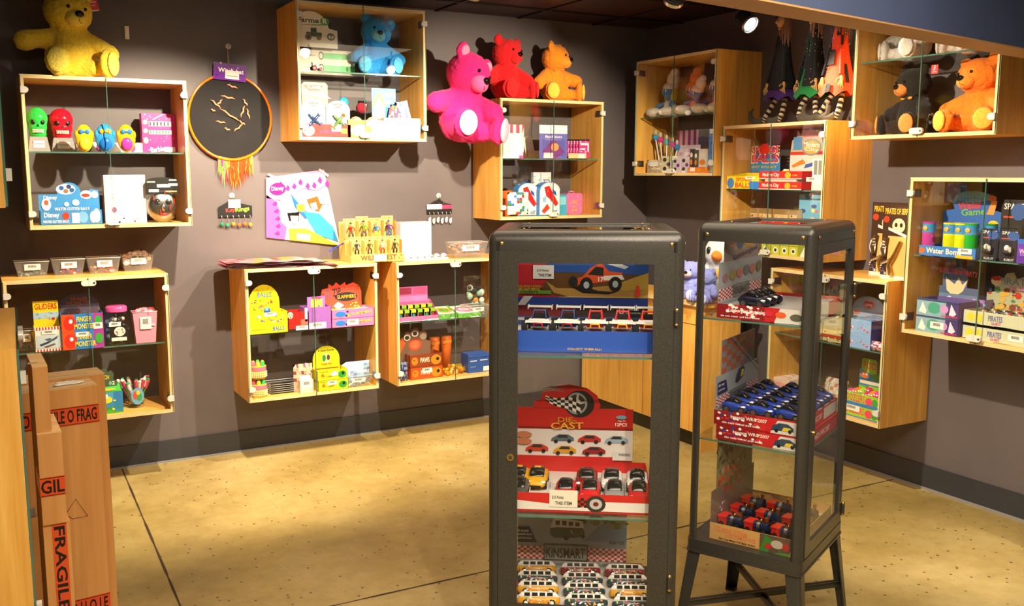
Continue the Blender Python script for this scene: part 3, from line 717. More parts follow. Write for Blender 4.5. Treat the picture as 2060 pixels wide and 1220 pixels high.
def wheels(t, pts, r, wd, rim='C8C8C8', ax='x'):
    for p in pts:
        m = MB(); a = Vector((wd/2,0,0)) if ax == 'x' else Vector((0,wd/2,0))
        m.cyl(Vector(p)-a, Vector(p)+a, r, r, M('101012','matt'), n=14); m.cyl(Vector(p)-a*1.06, Vector(p)+a*1.06, r*.6, r*.6, M(rim,'metal'), n=10); m.build('wheel', t)
def loft(m, secs, mat, n=12, smooth=True, pw=2.6):
    """secs: (y, zlow, zhigh, halfwidth): rounded sections along y"""
    vs = []; fs = []
    for y, z0, z1, hw in secs:
        for k in range(n):
            a = 2*PI*k/n+PI/n; c, s = math.cos(a), math.sin(a)
            x = hw*math.copysign(abs(c)**(2/pw),c); z = (z0+z1)/2+(z1-z0)/2*math.copysign(abs(s)**(2/pw),s); vs.append((x,y,z))
    N = len(secs)
    for j in range(N-1):
        for k in range(n): fs.append((j*n+k, j*n+(k+1)%n, (j+1)*n+(k+1)%n, (j+1)*n+k))
    fs += [list(range(n))[::-1], list(range((N-1)*n, N*n))]
    m.add(vs, fs, mat, smooth)
def sports_car(col, W=.072, L=.165, roof=None, kind='paint', name='toy_sports_car'):
    """nose towards -y, origin under the nose"""
    t = thing(name, None, 'toy car'); m = MB(); hw = W/2; c = M(col,kind); q = L/.165; S = lambda a: [(y*q,z0,z1,x) for y,z0,z1,x in a]
    loft(m, S([(0,.012,.020,hw*.55),(.006,.008,.028,hw*.82),(.03,.007,.034,hw*.97),(.055,.007,.038,hw),(.09,.007,.040,hw*.96),(.125,.007,.041,hw),(.15,.009,.038,hw*.95),(.165,.012,.030,hw*.75)]), c, 16)
    if roof: loft(m, S([(.075,.036,.047,hw*.50),(.088,.036,.0555,hw*.54),(.105,.036,.0565,hw*.53),(.125,.036,.048,hw*.48)]), M(roof,kind), 12)
    m.build('car_body', t)
    m = MB(); loft(m, S([(.044,.034,.037,hw*.66),(.062,.034,.047,hw*.70),(.080,.034,.0545,hw*.68),(.108,.034,.0555,hw*.66),(.132,.034,.047,hw*.62),(.15,.034,.038,hw*.5)]), M('15171B','gloss'), 14, pw=3); m.build('windows', t)
    m = MB()
    for s in (-1,1): m.ell((s*hw*.66,.012,.026), (.009,.010,.0035), M('F4F4F0','gloss'), 10, rz(s*35))
    m.build('headlight', t)
    m = MB(); m.box(-hw*.5,hw*.5,-.0005,.004,.010,.017,M('0B0B0B')); m.build('grille', t)
    wheels(t, [(s*(hw-.006),y,.013) for s in (-1,1) for y in (.032*q,.128*q)], .0135, .011)
    return t
def van(col, deco, W=.042, L=.135):
    """side view towards -y, length along x"""
    t = thing('toy_van', None, 'toy van'); m = MB(); T = Matrix.Rotation(PI/2,4,'Z'); m.T = Matrix.Translation((0,.021,0)) @ T
    hw = W/2
    loft(m, [(-L/2,.012,.026,hw*.8),(-L/2+.006,.008,.031,hw),(0,.007,.031,hw*1.03),(L/2-.006,.008,.031,hw),(L/2,.012,.026,hw*.8)], M(col,'paint'), 14, pw=4)
    m.T = Matrix.Translation((0,.021,0)) @ T
    loft(m, [(-L/2+.003,.027,.034,hw*.86),(-L/2+.014,.026,.046,hw*.93),(0,.026,.049,hw*.93),(L/2-.014,.026,.047,hw*.93),(L/2-.003,.027,.036,hw*.86)], M('ECEAE4','paint'), 14, pw=3.6)
    m.T = None
    prt(m, -L/2, L/2, 0, .054, [('d',.08,.2,.92,.5,26,deco,.0032,len(col)+ord(col[0])),('e',.24,.33,.02,.07,'1A1A1A'),('e',.24,.33,.013,.045,'F0F0F0')], y=-.0016)
    m.build('van_body', t)
    m = MB()
    for k in range(4): x = -L/2+.022+.024*k; m.box(x, x+.018, -.0004, .004, .033, .043, M('15171B','gloss'))
    m.build('windows', t)
    wheels(t, [(x,y,.011) for x in (-L*.3,L*.3) for y in (.004,.038)], .0115, .008, ax='y')
    return t
def buggy(col, trim):
    t = thing('toy_buggy', None, 'toy car'); m = MB(); W = M('E8E8E8','paint')
    m.box(-.040,.040,.0,.022,.034,.040, W); m.box(-.026,.026,.02,.10,.020,.038, M(col,'paint'))
    m.add([(-.036,-.004,.036),(.036,-.004,.036),(.030,.034,.043),(-.030,.034,.043)], [(0,1,2,3)], W); m.build('chassis', t)
    m = MB()
    for s in (-1,1): m.tube([(s*.022,.03,.038),(s*.017,.05,.066),(s*.017,.075,.068),(s*.022,.10,.04)], .003, M(col,'paint'), 6)
    m.tube([(-.017,.05,.066),(.017,.05,.066)], .003, M(col,'paint'), 6); m.box(-.014,.014,.056,.07,.038,.056,M('1A1A1A')); m.build('roll_cage', t)
    m = MB(); m.box(-.037,.037,.062,.088,.074,.077, W)
    for s in (-1,1): m.box(s*.037-.001,s*.037+.001,.058,.092,.068,.080,W)
    m.build('wing', t)
    m = MB(); m.tube([(-.014,-.002,.022),(-.012,-.004,.034),(.012,-.004,.034),(.014,-.002,.022)], .003, M(trim,'paint'), 6); m.build('bumper', t)
    wheels(t, [(s*.042,y,.019) for s in (-1,1) for y in (.012,.092)], .019, .018, rim='E0E0E0')
    return t
def at(o, base, dx, dy, dz, rot=0):
    """stand o at an offset inside the frame of another thing's spot: base = (cab,u,dep,z)"""
    return put(o, base[0], base[1]+dx, base[2]+dy, base[3]+dz, rot)
def skull_jar(B, col, label):
    t = thing('skull_jar', label, 'skull jar', 'skull shaped jars'); putB(t, B); w = (B[3]-B[2]); h = B[5]; c = M(col,'gloss'); cy = w*.45
    E = [((0,cy,h*.74),(w*.50,w*.48,h*.26)), ((0,cy-w*.05,h*.55),(w*.45,w*.40,h*.18)), ((0,cy-w*.04,h*.40),(w*.41,w*.36,h*.13)), ((-w*.22,cy-w*.25,h*.56),(w*.14,w*.12,h*.06)), ((w*.22,cy-w*.25,h*.56),(w*.14,w*.12,h*.06))]
    fused('skull', E, c, .005, t)
    m = MB()
    for s in (-1,1): m.ell((s*w*.19,cy-w*.36,h*.66), (w*.13,w*.08,h*.068), M('0A0A0A'), 14)
    m.add([(-w*.06,cy-w*.46,h*.555),(w*.06,cy-w*.46,h*.555),(0,cy-w*.46,h*.62)], [(0,1,2)], M('0A0A0A')); m.ell((0,cy-w*.40,h*.58),(w*.045,w*.06,h*.03),M('0A0A0A'),8); m.build('eye_socket', t)
    m = MB()
    for r_ in (0,1):
        for k in range(8):
            a = R_(-90+(k-3.5)*11); x = w*.36*math.cos(a); y = cy-w*.03+w*.43*math.sin(a)
            m.ell((x,y,h*(.475 if r_ else .435)), (w*.033,w*.03,h*.022), M('EDE6D0','gloss'), 8)
    m.build('teeth', t)
    m = MB(); b, u = w*.5, w*.38
    m.add([(-b,cy-b,0),(b,cy-b,0),(b,cy+b,0),(-b,cy+b,0),(-u,cy-u,h*.33),(u,cy-u,h*.33),(u,cy+u,h*.33),(-u,cy+u,h*.33)], [(0,1,5,4),(1,2,6,5),(2,3,7,6),(3,0,4,7),(4,5,6,7),(0,3,2,1)], M('9A9694','gloss'))
    prt(m, -w*.25, w*.25, h*.08, h*.24, [('r',0,0,1,1,'F6F4F0'),('r',.1,.5,.9,.6,'777777'),('r',.2,.25,.8,.33,'999999')], y=cy-b*.93); m.build('base', t)
    return t
def doll(cab, u, dep, z, h, col, hat, shirt, label, rot=0, hair=None, lean=0):
    """seated soft doll with floppy cap"""
    t = thing('plush_doll', label, 'plush doll', 'soft dolls in the dim high cabinet'); put(t, cab, u, dep, z, rot)
    if lean: t.matrix_basis = t.matrix_basis @ Matrix.Rotation(R_(lean),4,'Y')
    H = h
    E = [((0,0,.22),(.15,.12,.2)), ((0,-.02,.52),(.17,.15,.15))]
    for s in (-1,1):
        for k in range(4): E.append(((s*(.14+.05*k),-.05*k,.32-.03*k),(.05,)*3)); E.append(((s*(.08+.05*k),-.06-.08*k,.08),(.06,)*3))
    E = [(tuple(Vector(e[0])*H), tuple(x*H for x in e[1])) for e in E]
    fused('doll_body', E, M(col,'fur'), max(.02*H,.005), t)
    m = MB(); m.ell((0,0,.62*H),(.18*H,.16*H,.12*H),M(hat,'cloth'),16); m.ell((.05*H,.03*H,.78*H),(.15*H,.13*H,.17*H),M(hat,'cloth'),16); m.ell((.13*H,.02*H,.92*H),(.10*H,.09*H,.09*H),M(hat,'cloth'),14); m.build('cap', t)
    m = MB(); m.ell((0,-.005*H,.24*H),(.16*H,.13*H,.14*H),M(shirt,'cloth'),16); m.build('clothing', t)
    if hair:
        m = MB(); m.ell((-.12*H,.02*H,.45*H),(.08*H,.09*H,.2*H),M(hair,'fur'),12); m.ell((.12*H,.02*H,.45*H),(.08*H,.09*H,.2*H),M(hair,'fur'),12); m.build('hair', t)
    m = MB()
    for s in (-1,1): m.ell((s*.055*H,-.15*H,.55*H),(.03*H,.02*H,.035*H),M('F4F4F4'),10); m.ell((s*.05*H,-.168*H,.55*H),(.012*H,.01*H,.016*H),M('101010'),8)
    m.ell((0,-.17*H,.50*H),(.035*H,.04*H,.03*H),M(col,'fur'),10); m.build('face', t)
    m = MB()
    for s in (-1,1): m.ell((s*.25*H,-.33*H,.09*H),(.07*H,.09*H,.07*H),M('ECE8E0','cloth'),12)
    m.build('shoes', t)
    return t
# ================= cabinet 1 (top left) =================
Y='F2E11A'; RD='D81E1E'; BL='2C63B8'; GN='3FA535'; OR='F08A1E'; PK='E84C9C'; WH='F4F2EE'; PU='7A3FA0'; BK='111111'; SK='4FB4E0'
bear('c1', .245, .16, CH, .455, 'FAD840', 'FCE560', 'yellow teddy bear sitting on top of the leftmost upper cabinet', rot=6, turn=14, tilt=4, nod=6, legs=(14,46), arms=((.46,-.08,.38),(.40,-.10,.28)), tagcol='D8202C')
skull_jar(('c1',0.386,0.02,0.1203,0.0345,0.2206), '2FB84A', 'green skull shaped jar on a grey base, left of the red one')
skull_jar(('c1',0.386,0.1374,0.2559,0.22,0.2283), 'E0182E', 'red skull shaped jar on a grey base, right of the green one')
t = display(('c1',0.386,0.2558,0.5874,0.22,0.0537), .09, 'F2EEEA', [('e',.18,.5,.05,.42,'3A6FC0'),('e',.18,.78,.025,.16,'5A3A22'),('e',.34,.5,.045,.42,'8A2A86'),('e',.45,.4,.035,.4,'D83030'),('r',.55,.2,.68,.85,'FFFFFF'),('e',.73,.4,.035,.4,'F0B81E'),('e',.73,.78,.022,.16,'5A3A22'),('e',.84,.5,.045,.42,'8A2A86'),('r',0,0,1,.07,'B05080')], None,'rect','FFFFFF',[], 'long white card tray in front of three small round toys', cat='tray', name='display_tray')
def gadget(B, c1, c2, c3, label):
    t = thing('toy_gadget', label, 'toy', 'small rounded plastic toys'); putB(t, B); w = B[3]-B[2]; h = B[5]
    m = MB(); m.ell((0,.02,h*.5),(w*.48,.018,h*.5),M(c1,'gloss'),18); m.ell((-w*.4,.02,h*.62),(w*.12,.014,h*.16),M(c1,'gloss'),10); m.ell((w*.4,.02,h*.62),(w*.12,.014,h*.16),M(c1,'gloss'),10); m.build('shell', t)
    m = MB(); m.ell((0,.006,h*.3),(w*.3,.012,h*.24),M(c2,'gloss'),14); m.build('window_dome', t)
    m = MB()
    for s in (-1,1): m.ell((s*w*.17,.003,h*.73),(w*.12,.006,h*.09),M(c3,'gloss'),10)
    m.box(-w*.15,w*.15,-.002,.005,h*.70,h*.76,M(c3,'gloss')); m.build('bow_tie_knob', t); return t
gadget(('c1',0.386,0.2369,0.3256,0.035,0.1384), 'F0B01E', 'F4C838', '2A7AD0', 'yellow rounded toy with yellow dome next to the red skull jar')
gadget(('c1',0.386,0.3303,0.4304,0.035,0.1431), '2E8CD8', '1E6CC8', 'E8A020', 'blue rounded toy with orange sides, middle of the three')
gadget(('c1',0.386,0.4352,0.5299,0.035,0.1429), 'EFA01E', 'B43AA0', '2A7AD0', 'orange rounded toy with purple dome beside the pink box')
card_box(('c1',0.386,0.5873,0.766,0.22,0.2115), .07, 'D8268C', [('d',0,0,1,1,60,['E868B4','C01878','F09ACC'],.004,3),('r',.2,.68,.86,.80,'F6E8F0'),('c',.22,.69,.84,.79,12,1,'2A2A2A'),('r',.2,.48,.86,.58,'F6E8F0'),('c',.22,.49,.84,.57,14,1,'3A9A50'),('e',.1,.78,.07,.06,'F0C0A0'),('e',.1,.56,.07,.06,'F0C0A0'),('e',.1,.32,.07,.08,'F4D8B0'),('t','Barbie',.22,.03,.62,.17,'FFFFFF',8),('r',.62,.04,.94,.16,'FFFFFF'),('p',[(.3,.85),(.34,.84),(.62,.97),(.58,.98)],'F8F0F4')], 'magenta jewellery box at the right end of the skull shelf', name='jewellery_box', side=[('d',0,0,1,1,20,['E868B4','B01070'],.006,4)])
display(('c1',0.018,0.0563,0.3518,0.0865,0.0736), .12, '3F86C8', [('e',.9,.6,.06,.5,'A8D8F0'),('t','Disney',.06,.42,.30,.86,'F4F8FF'),('t','WATER GLITTER BALLS',.04,.14,.45,.32,'DCEBFA'),('e',.40,.6,.06,.25,'C03A2E'),('e',.68,.5,.08,.4,'6CA8DC'),('e',.84,.5,.05,.4,'E8F4FC'),('r',.5,.1,.62,.8,'F4F8FC')], (0.0538,0.3414,0.0736,0.2329,0.1), 'humps', '3D8FD6', [('e',.45,.78,.16,.17,'C8DCEE'),('e',.38,.82,.04,.07,'2A5AA0'),('e',.5,.86,.04,.07,'3A3A6A'),('e',.45,.72,.04,.07,'9A6A4A'),('e',.55,.75,.04,.07,'2A5AA0'),('e',.78,.60,.10,.14,'C8DCEE'),('e',.77,.58,.07,.06,'C83A2A'),('e',.92,.60,.06,.12,'E8D8D8'),('t','Disney',.08,.42,.3,.58,'F4F8FF'),('t','WATER GLITTER BALLS',.25,.08,.82,.2,'FFFFFF'),('e',.12,.3,.08,.2,'B8C4F0'),('e',.12,.36,.035,.08,'B05A2A'),('e',.6,.35,.06,.1,'E8F8FF'),('e',.45,.3,.04,.07,'E8F8FF')], 'blue water glitter ball display box with bumpy header at lower left')
card_box(('c1',0.018,0.3656,0.5709,0.0983,0.252), .09, 'F6F2EC', [('d',.3,.02,.95,.1,8,['8A8A8A','C02A2A','333333'],.004,5),('r',.02,.1,.06,.95,'D8D0C8'),('e',.22,.28,.06,.06,'8A5A7A'),('r',.05,.93,.95,.96,'E2D8CC'),('d',.1,.5,.3,.8,6,['999999','C8B8B0'],.003,6)], 'overexposed white boxed toy beside the round mask pack', cat='box', kind='gloss')
t = thing('mask_pack', 'silver round mask in clear pack under a black card', 'mask pack'); B = ('c1',0.018,0.5667,0.7349,0.07,0.2385); putB(t, B)
w_ = B[3]-B[2]; h_ = B[5]
m = MB(); m.exty(outline('arch',-w_/2,w_/2,h_*.62,h_),0,.004,M('141414')); prt(m,-w_/2,w_/2,h_*.62,h_,[('r',.1,.15,.4,.3,'E8E4DC'),('r',.35,.42,.75,.6,'F4F4F4'),('r',.7,.5,.98,.64,'D0C8B8'),('r',.05,.70,.3,.78,'B8B0A0'),('r',.6,.14,.95,.22,'C8A070'),('r',.72,.8,.95,.88,'E0D8D0')]); m.build('header_card', t)
m = MB(); m.ell((0,.02,h_*.36),(w_*.46,.03,h_*.36),M('A8A4A0','metal'),20)
for s in (-1,1): m.ell((s*w_*.17,-.006,h_*.46),(w_*.1,.012,h_*.07),M('2A2A2C','gloss'),12)
m.ell((0,-.014,h_*.34),(w_*.06,.016,h_*.1),M('C8C4C0','metal'),12); m.ell((0,-.008,h_*.18),(w_*.15,.012,h_*.04),M('8A2020','gloss'),12); m.build('mask', t)
m = MB()
for x, z in ((-.3,.5),(.2,.28),(.05,.6),(-.1,.2),(.32,.42)): m.box(x*w_,x*w_+.004,-.016,-.014,z*h_,z*h_+.025,M('D02A1E'))
m.build('red_stripe', t)
m = MB(); m.ell((0,.012,h_*.36),(w_*.5,.05,h_*.37),FILM,20); m.build('clear_cover', t)

# ================= things on the back wall =================
def wall_hook(x, z, label):
    t = thing('suction_hook', label, 'hook', 'round clear wall hooks'); put(t, 'WA', x, -.001, z)
    m = MB(); m.lathe([(0,0),(.018,0),(.016,.004),(.006,.008),(.0,.009)], M('D8D4CC','gloss'), n=16); m.T = None; o = m.build('suction_disc', t); o.rotation_euler.x = PI/2
    m = MB(); m.tube([(0,-.008,0),(0,-.016,0),(0,-.018,-.008),(0,-.014,-.014)],.002,STEEL,6); m.build('hook', t); return t
m = MB(); m.rbox(-.012,.012,-.006,0,-.034,.034,.003,M('E8E2D4')); o = m.build('adhesive_strip'); put(o,'WA',0.7905,-.001,2.4184); tag(o,'small white adhesive strip on bare wall right of the yellow bear','strip')
hx, hz = (1.3338,2.3806); wall_hook(hx, hz, 'clear round hook from which the orange hoop hangs')
hoopB = (1.09,1.559,1.7396,2.2202,-0.03)
hx0 = (hoopB[0]+hoopB[1])/2; hz0 = (hoopB[2]+hoopB[3])/2; rx_ = (hoopB[1]-hoopB[0])/2; rz_ = (hoopB[3]-hoopB[2])/2
t = thing('fabric_hoop', 'orange hoop with black fabric and bright feather fringe hanging on the wall', 'hoop'); put(t,'WA',hx0,-.03,hz0)
m = MB(); m.tube([(rx_*math.cos(R_(a)),0,rz_*math.sin(R_(a))) for a in range(0,360,9)],.007,M('F07A14','gloss'),8,True); m.build('ring', t)
m = MB(); m.tube([(rx_*.985*math.cos(R_(a))+.006,.010,rz_*.985*math.sin(R_(a))-.006) for a in range(0,360,9)],.004,M('6CC840','gloss'),6,True); m.tube([(rx_*.98*math.cos(R_(a))-.002,.016,rz_*.98*math.sin(R_(a))-.010) for a in range(0,360,9)],.004,M('C83A98','gloss'),6,True); m.build('inner_rings', t)
m = MB(); N = 28; rnd = random.Random(2)
vs = [(0,.004,0)]; 
for j in range(1,7):
    for k in range(N):
        a = 2*PI*k/N; q = j/6; vs.append((rx_*q*math.cos(a), .004-.010*math.sin(3*a+j)*(1-q)-.006*rnd.random()*(q<1), rz_*q*math.sin(a)))
fs = [(0,1+k,1+(k+1)%N) for k in range(N)]+[(1+(j-1)*N+k,1+j*N+k,1+j*N+(k+1)%N,1+(j-1)*N+(k+1)%N) for j in range(1,6) for k in range(N)]
m.add(vs,fs,M('0F0E11','matt'),True)
for (x,z,l,a) in ((-.35,.3,.16,-40),(-.25,.34,.10,50),(-.05,.46,.18,-10),(-.02,.05,.3,-32),(.3,.15,.16,70),(.42,.10,.14,-75),(.26,-.12,.1,-30),(-.25,-.12,.13,-8),(.18,-.24,.16,40),(-.1,-.28,.08,-20),(.36,.36,.1,-55),(.06,.72,.14,-15),(-.42,.15,.06,-20)):
    cx, cz, L2 = x*rx_, z*rz_, l*rx_; ca, sa = math.cos(R_(a)), math.sin(R_(a))
    m.add([(cx+u*L2*ca-v*.012*sa, -.010, cz+u*L2*sa+v*.012*ca) for u,v in ((-1,0),(-.5,.7),(0,.2),(.5,.6),(1,0),(.4,-.1),(0,-.5),(-.5,.1))],[list(range(8))],M('F0703A'))
m.build('black_fabric', t)
m = MB(); rnd = random.Random(8)
for i in range(220):
    x = rnd.uniform(-.32,.5)*rx_; L2 = rnd.uniform(.09,.20)*(1-.8*abs(x/rx_-.05)); c = 'E8480E' if -.12 < x/rx_ < .45 else ('6CC840' if rnd.random() < .5 else 'D83A90')
    if rnd.random() < .15: c = '8CD850'
    z = -rz_*(1-(x/rx_)**2)**.5; dx = rnd.uniform(-.02,.02)
    m.add([(x-.005,.002+.012*rnd.random(),z+.01),(x+.005,.002,z+.01),(x+dx+.001,-.004+.02*rnd.random(),z-L2)],[(0,1,2)],M(c,'cloth'))
m.build('feather_fringe', t)['kind'] = 'stuff'
m = MB(); m.tube([(0,-.004,rz_-.01),(-.002,0,rz_+.06),(.0,.012,hz-hz0-.012)],.0016,M('C8B48A'),5); m.tube([(.004,-.004,rz_-.01),(.004,0,rz_+.06),(.0,.012,hz-hz0-.012)],.0016,M('C8B48A'),5); m.build('hanging_string', t)
q = (1.2318,1.417,2.1303,2.2242,-0.045)
m = MB(); m.T = Matrix.Translation((0,-.012,rz_-.035)) @ Matrix.Rotation(R_(4),4,'Y'); ww = (q[1]-q[0])/2; hh = (q[3]-q[2])
m.box(-ww,ww,0,.002,0,hh,M('6A2A98','gloss')); prt(m,-ww,ww,0,hh,[('d',0,0,1,1,12,['A86AD8','4A1478','C08AE8'],.006,5),('t','Witch hat',.14,.45,.92,.72,'FFFFFF'),('r',.36,.1,.78,.6,'F2F0EE'),('r',.4,.25,.74,.3,'999999')],kind='gloss'); m.build('header_label', t)
def key_card(q, hook, label, cols, shape, txt):
    """q card rect, balls hang below"""
    w = q[1]-q[0]; h = q[3]-q[2]; t = thing('keyring_card', label, 'key ring card', 'black cards of key rings on hooks'); put(t,'WA',(q[0]+q[1])/2,-.012,q[2])
    m = MB(); m.exty([(-w/2,0),(w/2,0),(w/2,h*.6),(w*.2,h*.72),(.0,h),(-w*.2,h*.85),(-w/2,h*.55)],0,.002,M('121214')); prt(m,-w/2,w/2,0,h,txt); m.build('card', t)
    for i, c in enumerate(cols):
        x = -w*.42+w*.84*i/(len(cols)-1); z = -.008-.006*(i%2)
        m = MB(); m.tube([(x,-.004,.01),(x+.002,-.008,.0),(x,-.006,-.012),(x,-.006,z-.018)],.0018,CHROME,6)
        if shape == 'ball': m.ell((x,-.008,z-.032),.012,M(c,'gloss'),12)
        else: m.ell((x,-.008,z-.034),(.010,.005,.018),M(c,'gloss'),12); m.ell((x+.004,-.010,z-.020),.006,M(c,'gloss'),8)
        m.build('key_fob', t)
    return t
a_, b_ = (1.3211,1.5343); wall_hook(a_, b_, 'clear round hook above the key ring card with orange balls')
key_card((1.2387,1.4343,1.4107,1.5172,-0.012), None, 'black key ring card with orange and green ball charms below the hoop', ['1E8A5A','2E9A6A','F0902A','E8622A','E86A3A','F09A3A'], 'ball', [('r',.3,.5,.66,.95,'F4F4F4'),('t','Key',.22,.22,.5,.5,'E83A3A',6),('t','Rings',.50,.24,.92,.55,'9AD83A',6)])
a_, b_ = (2.6528,1.5171); wall_hook(a_, b_, 'clear round hook above the key ring card with white charms')
key_card((2.5649,2.7436,1.402,1.4982,-0.012), None, 'black key ring card with white charms above the white boxes', ['F4F2F0']*6, 'drop', [('r',0,.3,.6,.62,'F4F4F4'),('r',.6,.32,1,.58,'E83A6A'),('d',.2,.6,.8,1,9,['E8C83A','3AB8D8','E85A9A','8AD84A'],.002,4)])
# princess drawstring bag
P4 = [(1.5232,1.6366), (1.8786,1.686), (1.9722,1.2204), (1.5143,1.2852)]
t = thing('drawstring_bag', 'pink and white printed bag taped to the wall above the shiny flat bags', 'bag'); cx_ = sum(p[0] for p in P4)/4; cz_ = P4[3][1]; put(t,'WA',cx_,-.006,cz_)
c4_ = [(p[0]-cx_, p[1]-cz_) for p in P4]
def bil(u, v):
    (ax,az),(bx,bz),(cx,cz),(dx,dz) = c4_
    return ((dx*(1-u)+cx*u)*(1-v)+(ax*(1-u)+bx*u)*v, (dz*(1-u)+cz*u)*(1-v)+(az*(1-u)+bz*u)*v)
m = MB(); G = 14
def pk(col, pts, d): m.add([(bil(u,v)[0], d, bil(u,v)[1]) for u,v in pts],[list(range(len(pts)))],M(col,'gloss'))
for i in range(G):
    for j in range(G):
        V4 = []
        for a,b in ((i,j),(i+1,j),(i+1,j+1),(i,j+1)):
            x,z = bil(a/G,b/G); V4.append((x,-.004*math.sin(a*1.1)*math.sin(b*.9)-.004,z))
        m.add(V4,[(0,1,2,3)],M('E88CC4' if (j > 9 or i < 3) else 'F2F6FA','gloss'),True)
pk('E060A8',[(0,.72),(.12,.62),(.2,.45),(.18,.3),(.28,.2),(.24,.0),(0,0)],-.0095)
pk('F0A0D0',[(0,1),(1,1),(1,.80),(.8,.74),(.6,.78),(.4,.70),(.22,.62),(0,.66)],-.0095)
for k in range(9):
    cu, cv = .08+.11*k, .82+.04*math.sin(k*2); pk('D8368E',[(cu,cv),(cu+.05,cv+.06),(cu+.08,cv+.01),(cu+.05,cv-.04)],-.011)
for k in range(5):
    cu, cv = .10+.02*math.sin(k), .08+.12*k; pk('D8368E',[(cu,cv),(cu+.06,cv+.05),(cu+.08,cv),(cu+.04,cv-.03)],-.011)
pk('C42A82',[(.18+.13*math.cos(R_(a)),.80+.10*math.sin(R_(a))) for a in range(0,360,24)],-.012)
pk('2C6CC0',[(.38,.72),(.5,.55),(.62,.42),(.66,.35),(.55,.35),(.42,.52)],-.0115)
pk('3AA0E0',[(.55,.45),(.78,.42),(.95,.25),(.98,.05),(.70,.12),(.6,.3)],-.012)
pk('A85A2A',[(.62,.62),(.8,.66),(.86,.55),(.78,.45),(.66,.5)],-.0125); pk('F4D0A8',[(.66,.56),(.76,.58),(.77,.48),(.68,.47)],-.013)
pk('E8B83A',[(.45,.55),(.58,.56),(.56,.44),(.46,.45)],-.0125); pk('1A1A20',[(.3,.42),(.48,.44),(.46,.30),(.32,.30)],-.0125); pk('F4D0A8',[(.34,.38),(.46,.38),(.44,.26),(.35,.26)],-.013)
pk('F0C83A',[(.3,.18),(.55,.2),(.8,.08),(.98,.0),(.3,.0)],-.0122); pk('F4E0A0',[(.4,.12),(.6,.12),(.58,.02),(.4,.02)],-.013); pk('F8F8F4',[(.80,.66),(.98,.64),(.98,.54),(.82,.56)],-.0135)
vs_, fs_ = glyphs('Disney'); m.add([(bil(.08+.2*u, .755+.09*v)[0]+.0, -.0128, bil(.08+.2*u,.755+.09*v)[1]) for u,v in vs_],fs_,M('F4C8E4','gloss'))
m.build('bag_front', t)
for (u,v,a) in ((.12,1.0,-25),(.98,.96,-35)):
    m = MB(); x,z = bil(u,v); m.T = Matrix.Translation((x,-.013,z)) @ Matrix.Rotation(R_(-a),4,'Y'); m.box(-.035,.035,-.001,0,-.006,.006,M('F0E8DC')); m.build('tape_strip', t)

# ================= cabinet 2 =================
MC = ['8FA8A8','6A8890','B8C8C8','4A7078']
tub(('c2',0.7566,0.0637,0.2275,0.1704,0.0769), .11, 'clear tub of glass marbles, leftmost of the four on the cabinet', .35, MC, group='clear plastic tubs in a row', seed=1)
tub(('c2',0.7566,0.2364,0.3983,0.1555,0.0831), .11, 'clear tub holding red and blue rings, second of the four', .4, ['C82A2A','2A4AA8','E8E8E8','C83A3A','3A3A9A'], group='clear plastic tubs in a row', seed=2)
tub(('c2',0.7566,0.4072,0.5716,0.1427,0.0843), .11, 'clear tub holding red and pale bracelets, third of the four', .4, ['C82A2A','D8D8D0','D84A3A','B8B0A8'], group='clear plastic tubs in a row', seed=3)
tub(('c2',0.7566,0.5831,0.7492,0.1881,0.0864), .11, 'clear tub heaped with white football balls, rightmost of the four', .9, ['F6F4F2','F2F0F4','E8E4F0','F6F6F6','D0A0B0','303040'], group='clear plastic tubs in a row', seed=4, sz=.015, heap=.02)
tub(('c2',0.386,0.0565,0.134,0.1,0.1018), .08, 'small clear tub on the shelf half hidden by the left cabinet', .3, ['5A5A5A','8A8A8A'], seed=5)
t = display(('c2',0.386,0.13,0.2562,0.0258,0.1252), .11, 'F0EDE6', [('r',0,0,1,.10,'D8261E'),('r',0,.88,1,1,'D8261E'),('c',0,0,1,.10,18,1,'F4F0E8'),('c',0,.88,1,1,18,1,'F4F0E8'),('r',.06,.14,.94,.66,'C4D4E0'),('p',[(.15,.3),(.5,.42),(.85,.62),(.8,.5),(.5,.33),(.2,.22)],'3A4858'),('p',[(.35,.5),(.55,.55),(.7,.42),(.5,.4)],'5A6A7A'),('p',[(.3,.2),(.7,.32),(.75,.26),(.4,.15)],'6A5A4A'),('b',.25,.7,.78,.86)], (0.1325,0.2502,0.4848,0.6363,0.09), 'rect', 'F2CE1E', [('t','GLIDERS',.06,.72,.94,.92,'C8281C'),('r',0,.4,1,.62,'A8C8DC'),('d',0,.35,1,.6,10,['E8B81E','C8281C','8AA8B8'],.007,3)], 'glider kit display box with red and white stripes', lip=1)
for k in range(4):
    m = MB(); m.box(-.022,.022,0,.004,0,.085,M('F0DC1E','gloss')); prt(m,-.022,.022,0,.085,[('r',.1,.1,.9,.5,'4A7A8A'),('t','GLIDER',.1,.6,.9,.78,'C8281C'),('r',.15,.2,.5,.3,'E8E8E8')]); o = m.build('glider_packet'); B = ('c2',0.386,0.13,0.2562,0.0258,0.1252)
    put(o,'c2',B[2]+.03+.028*k,B[4]+.02+.018*k,.386+.025); o.matrix_basis = o.matrix_basis @ Matrix.Rotation(R_((-16,10,22,-4)[k]),4,'Y'); tag(o,'yellow glider packet standing in the glider kit box','packet','yellow glider packets')
fm = [('r',0,0,.3,1,'E0501E'),('r',.3,0,.8,1,'2A80D0'),('r',.75,0,1,1,'A83A9A'),('e',.2,.5,.15,.4,'D82A1E'),('e',.22,.6,.045,.12,'FFFFFF'),('t','FINGER',.36,.55,.72,.85,'F8E23A'),('t','MONSTER',.30,.15,.80,.45,'F8E23A'),('e',.88,.55,.09,.3,'2FA83A')]
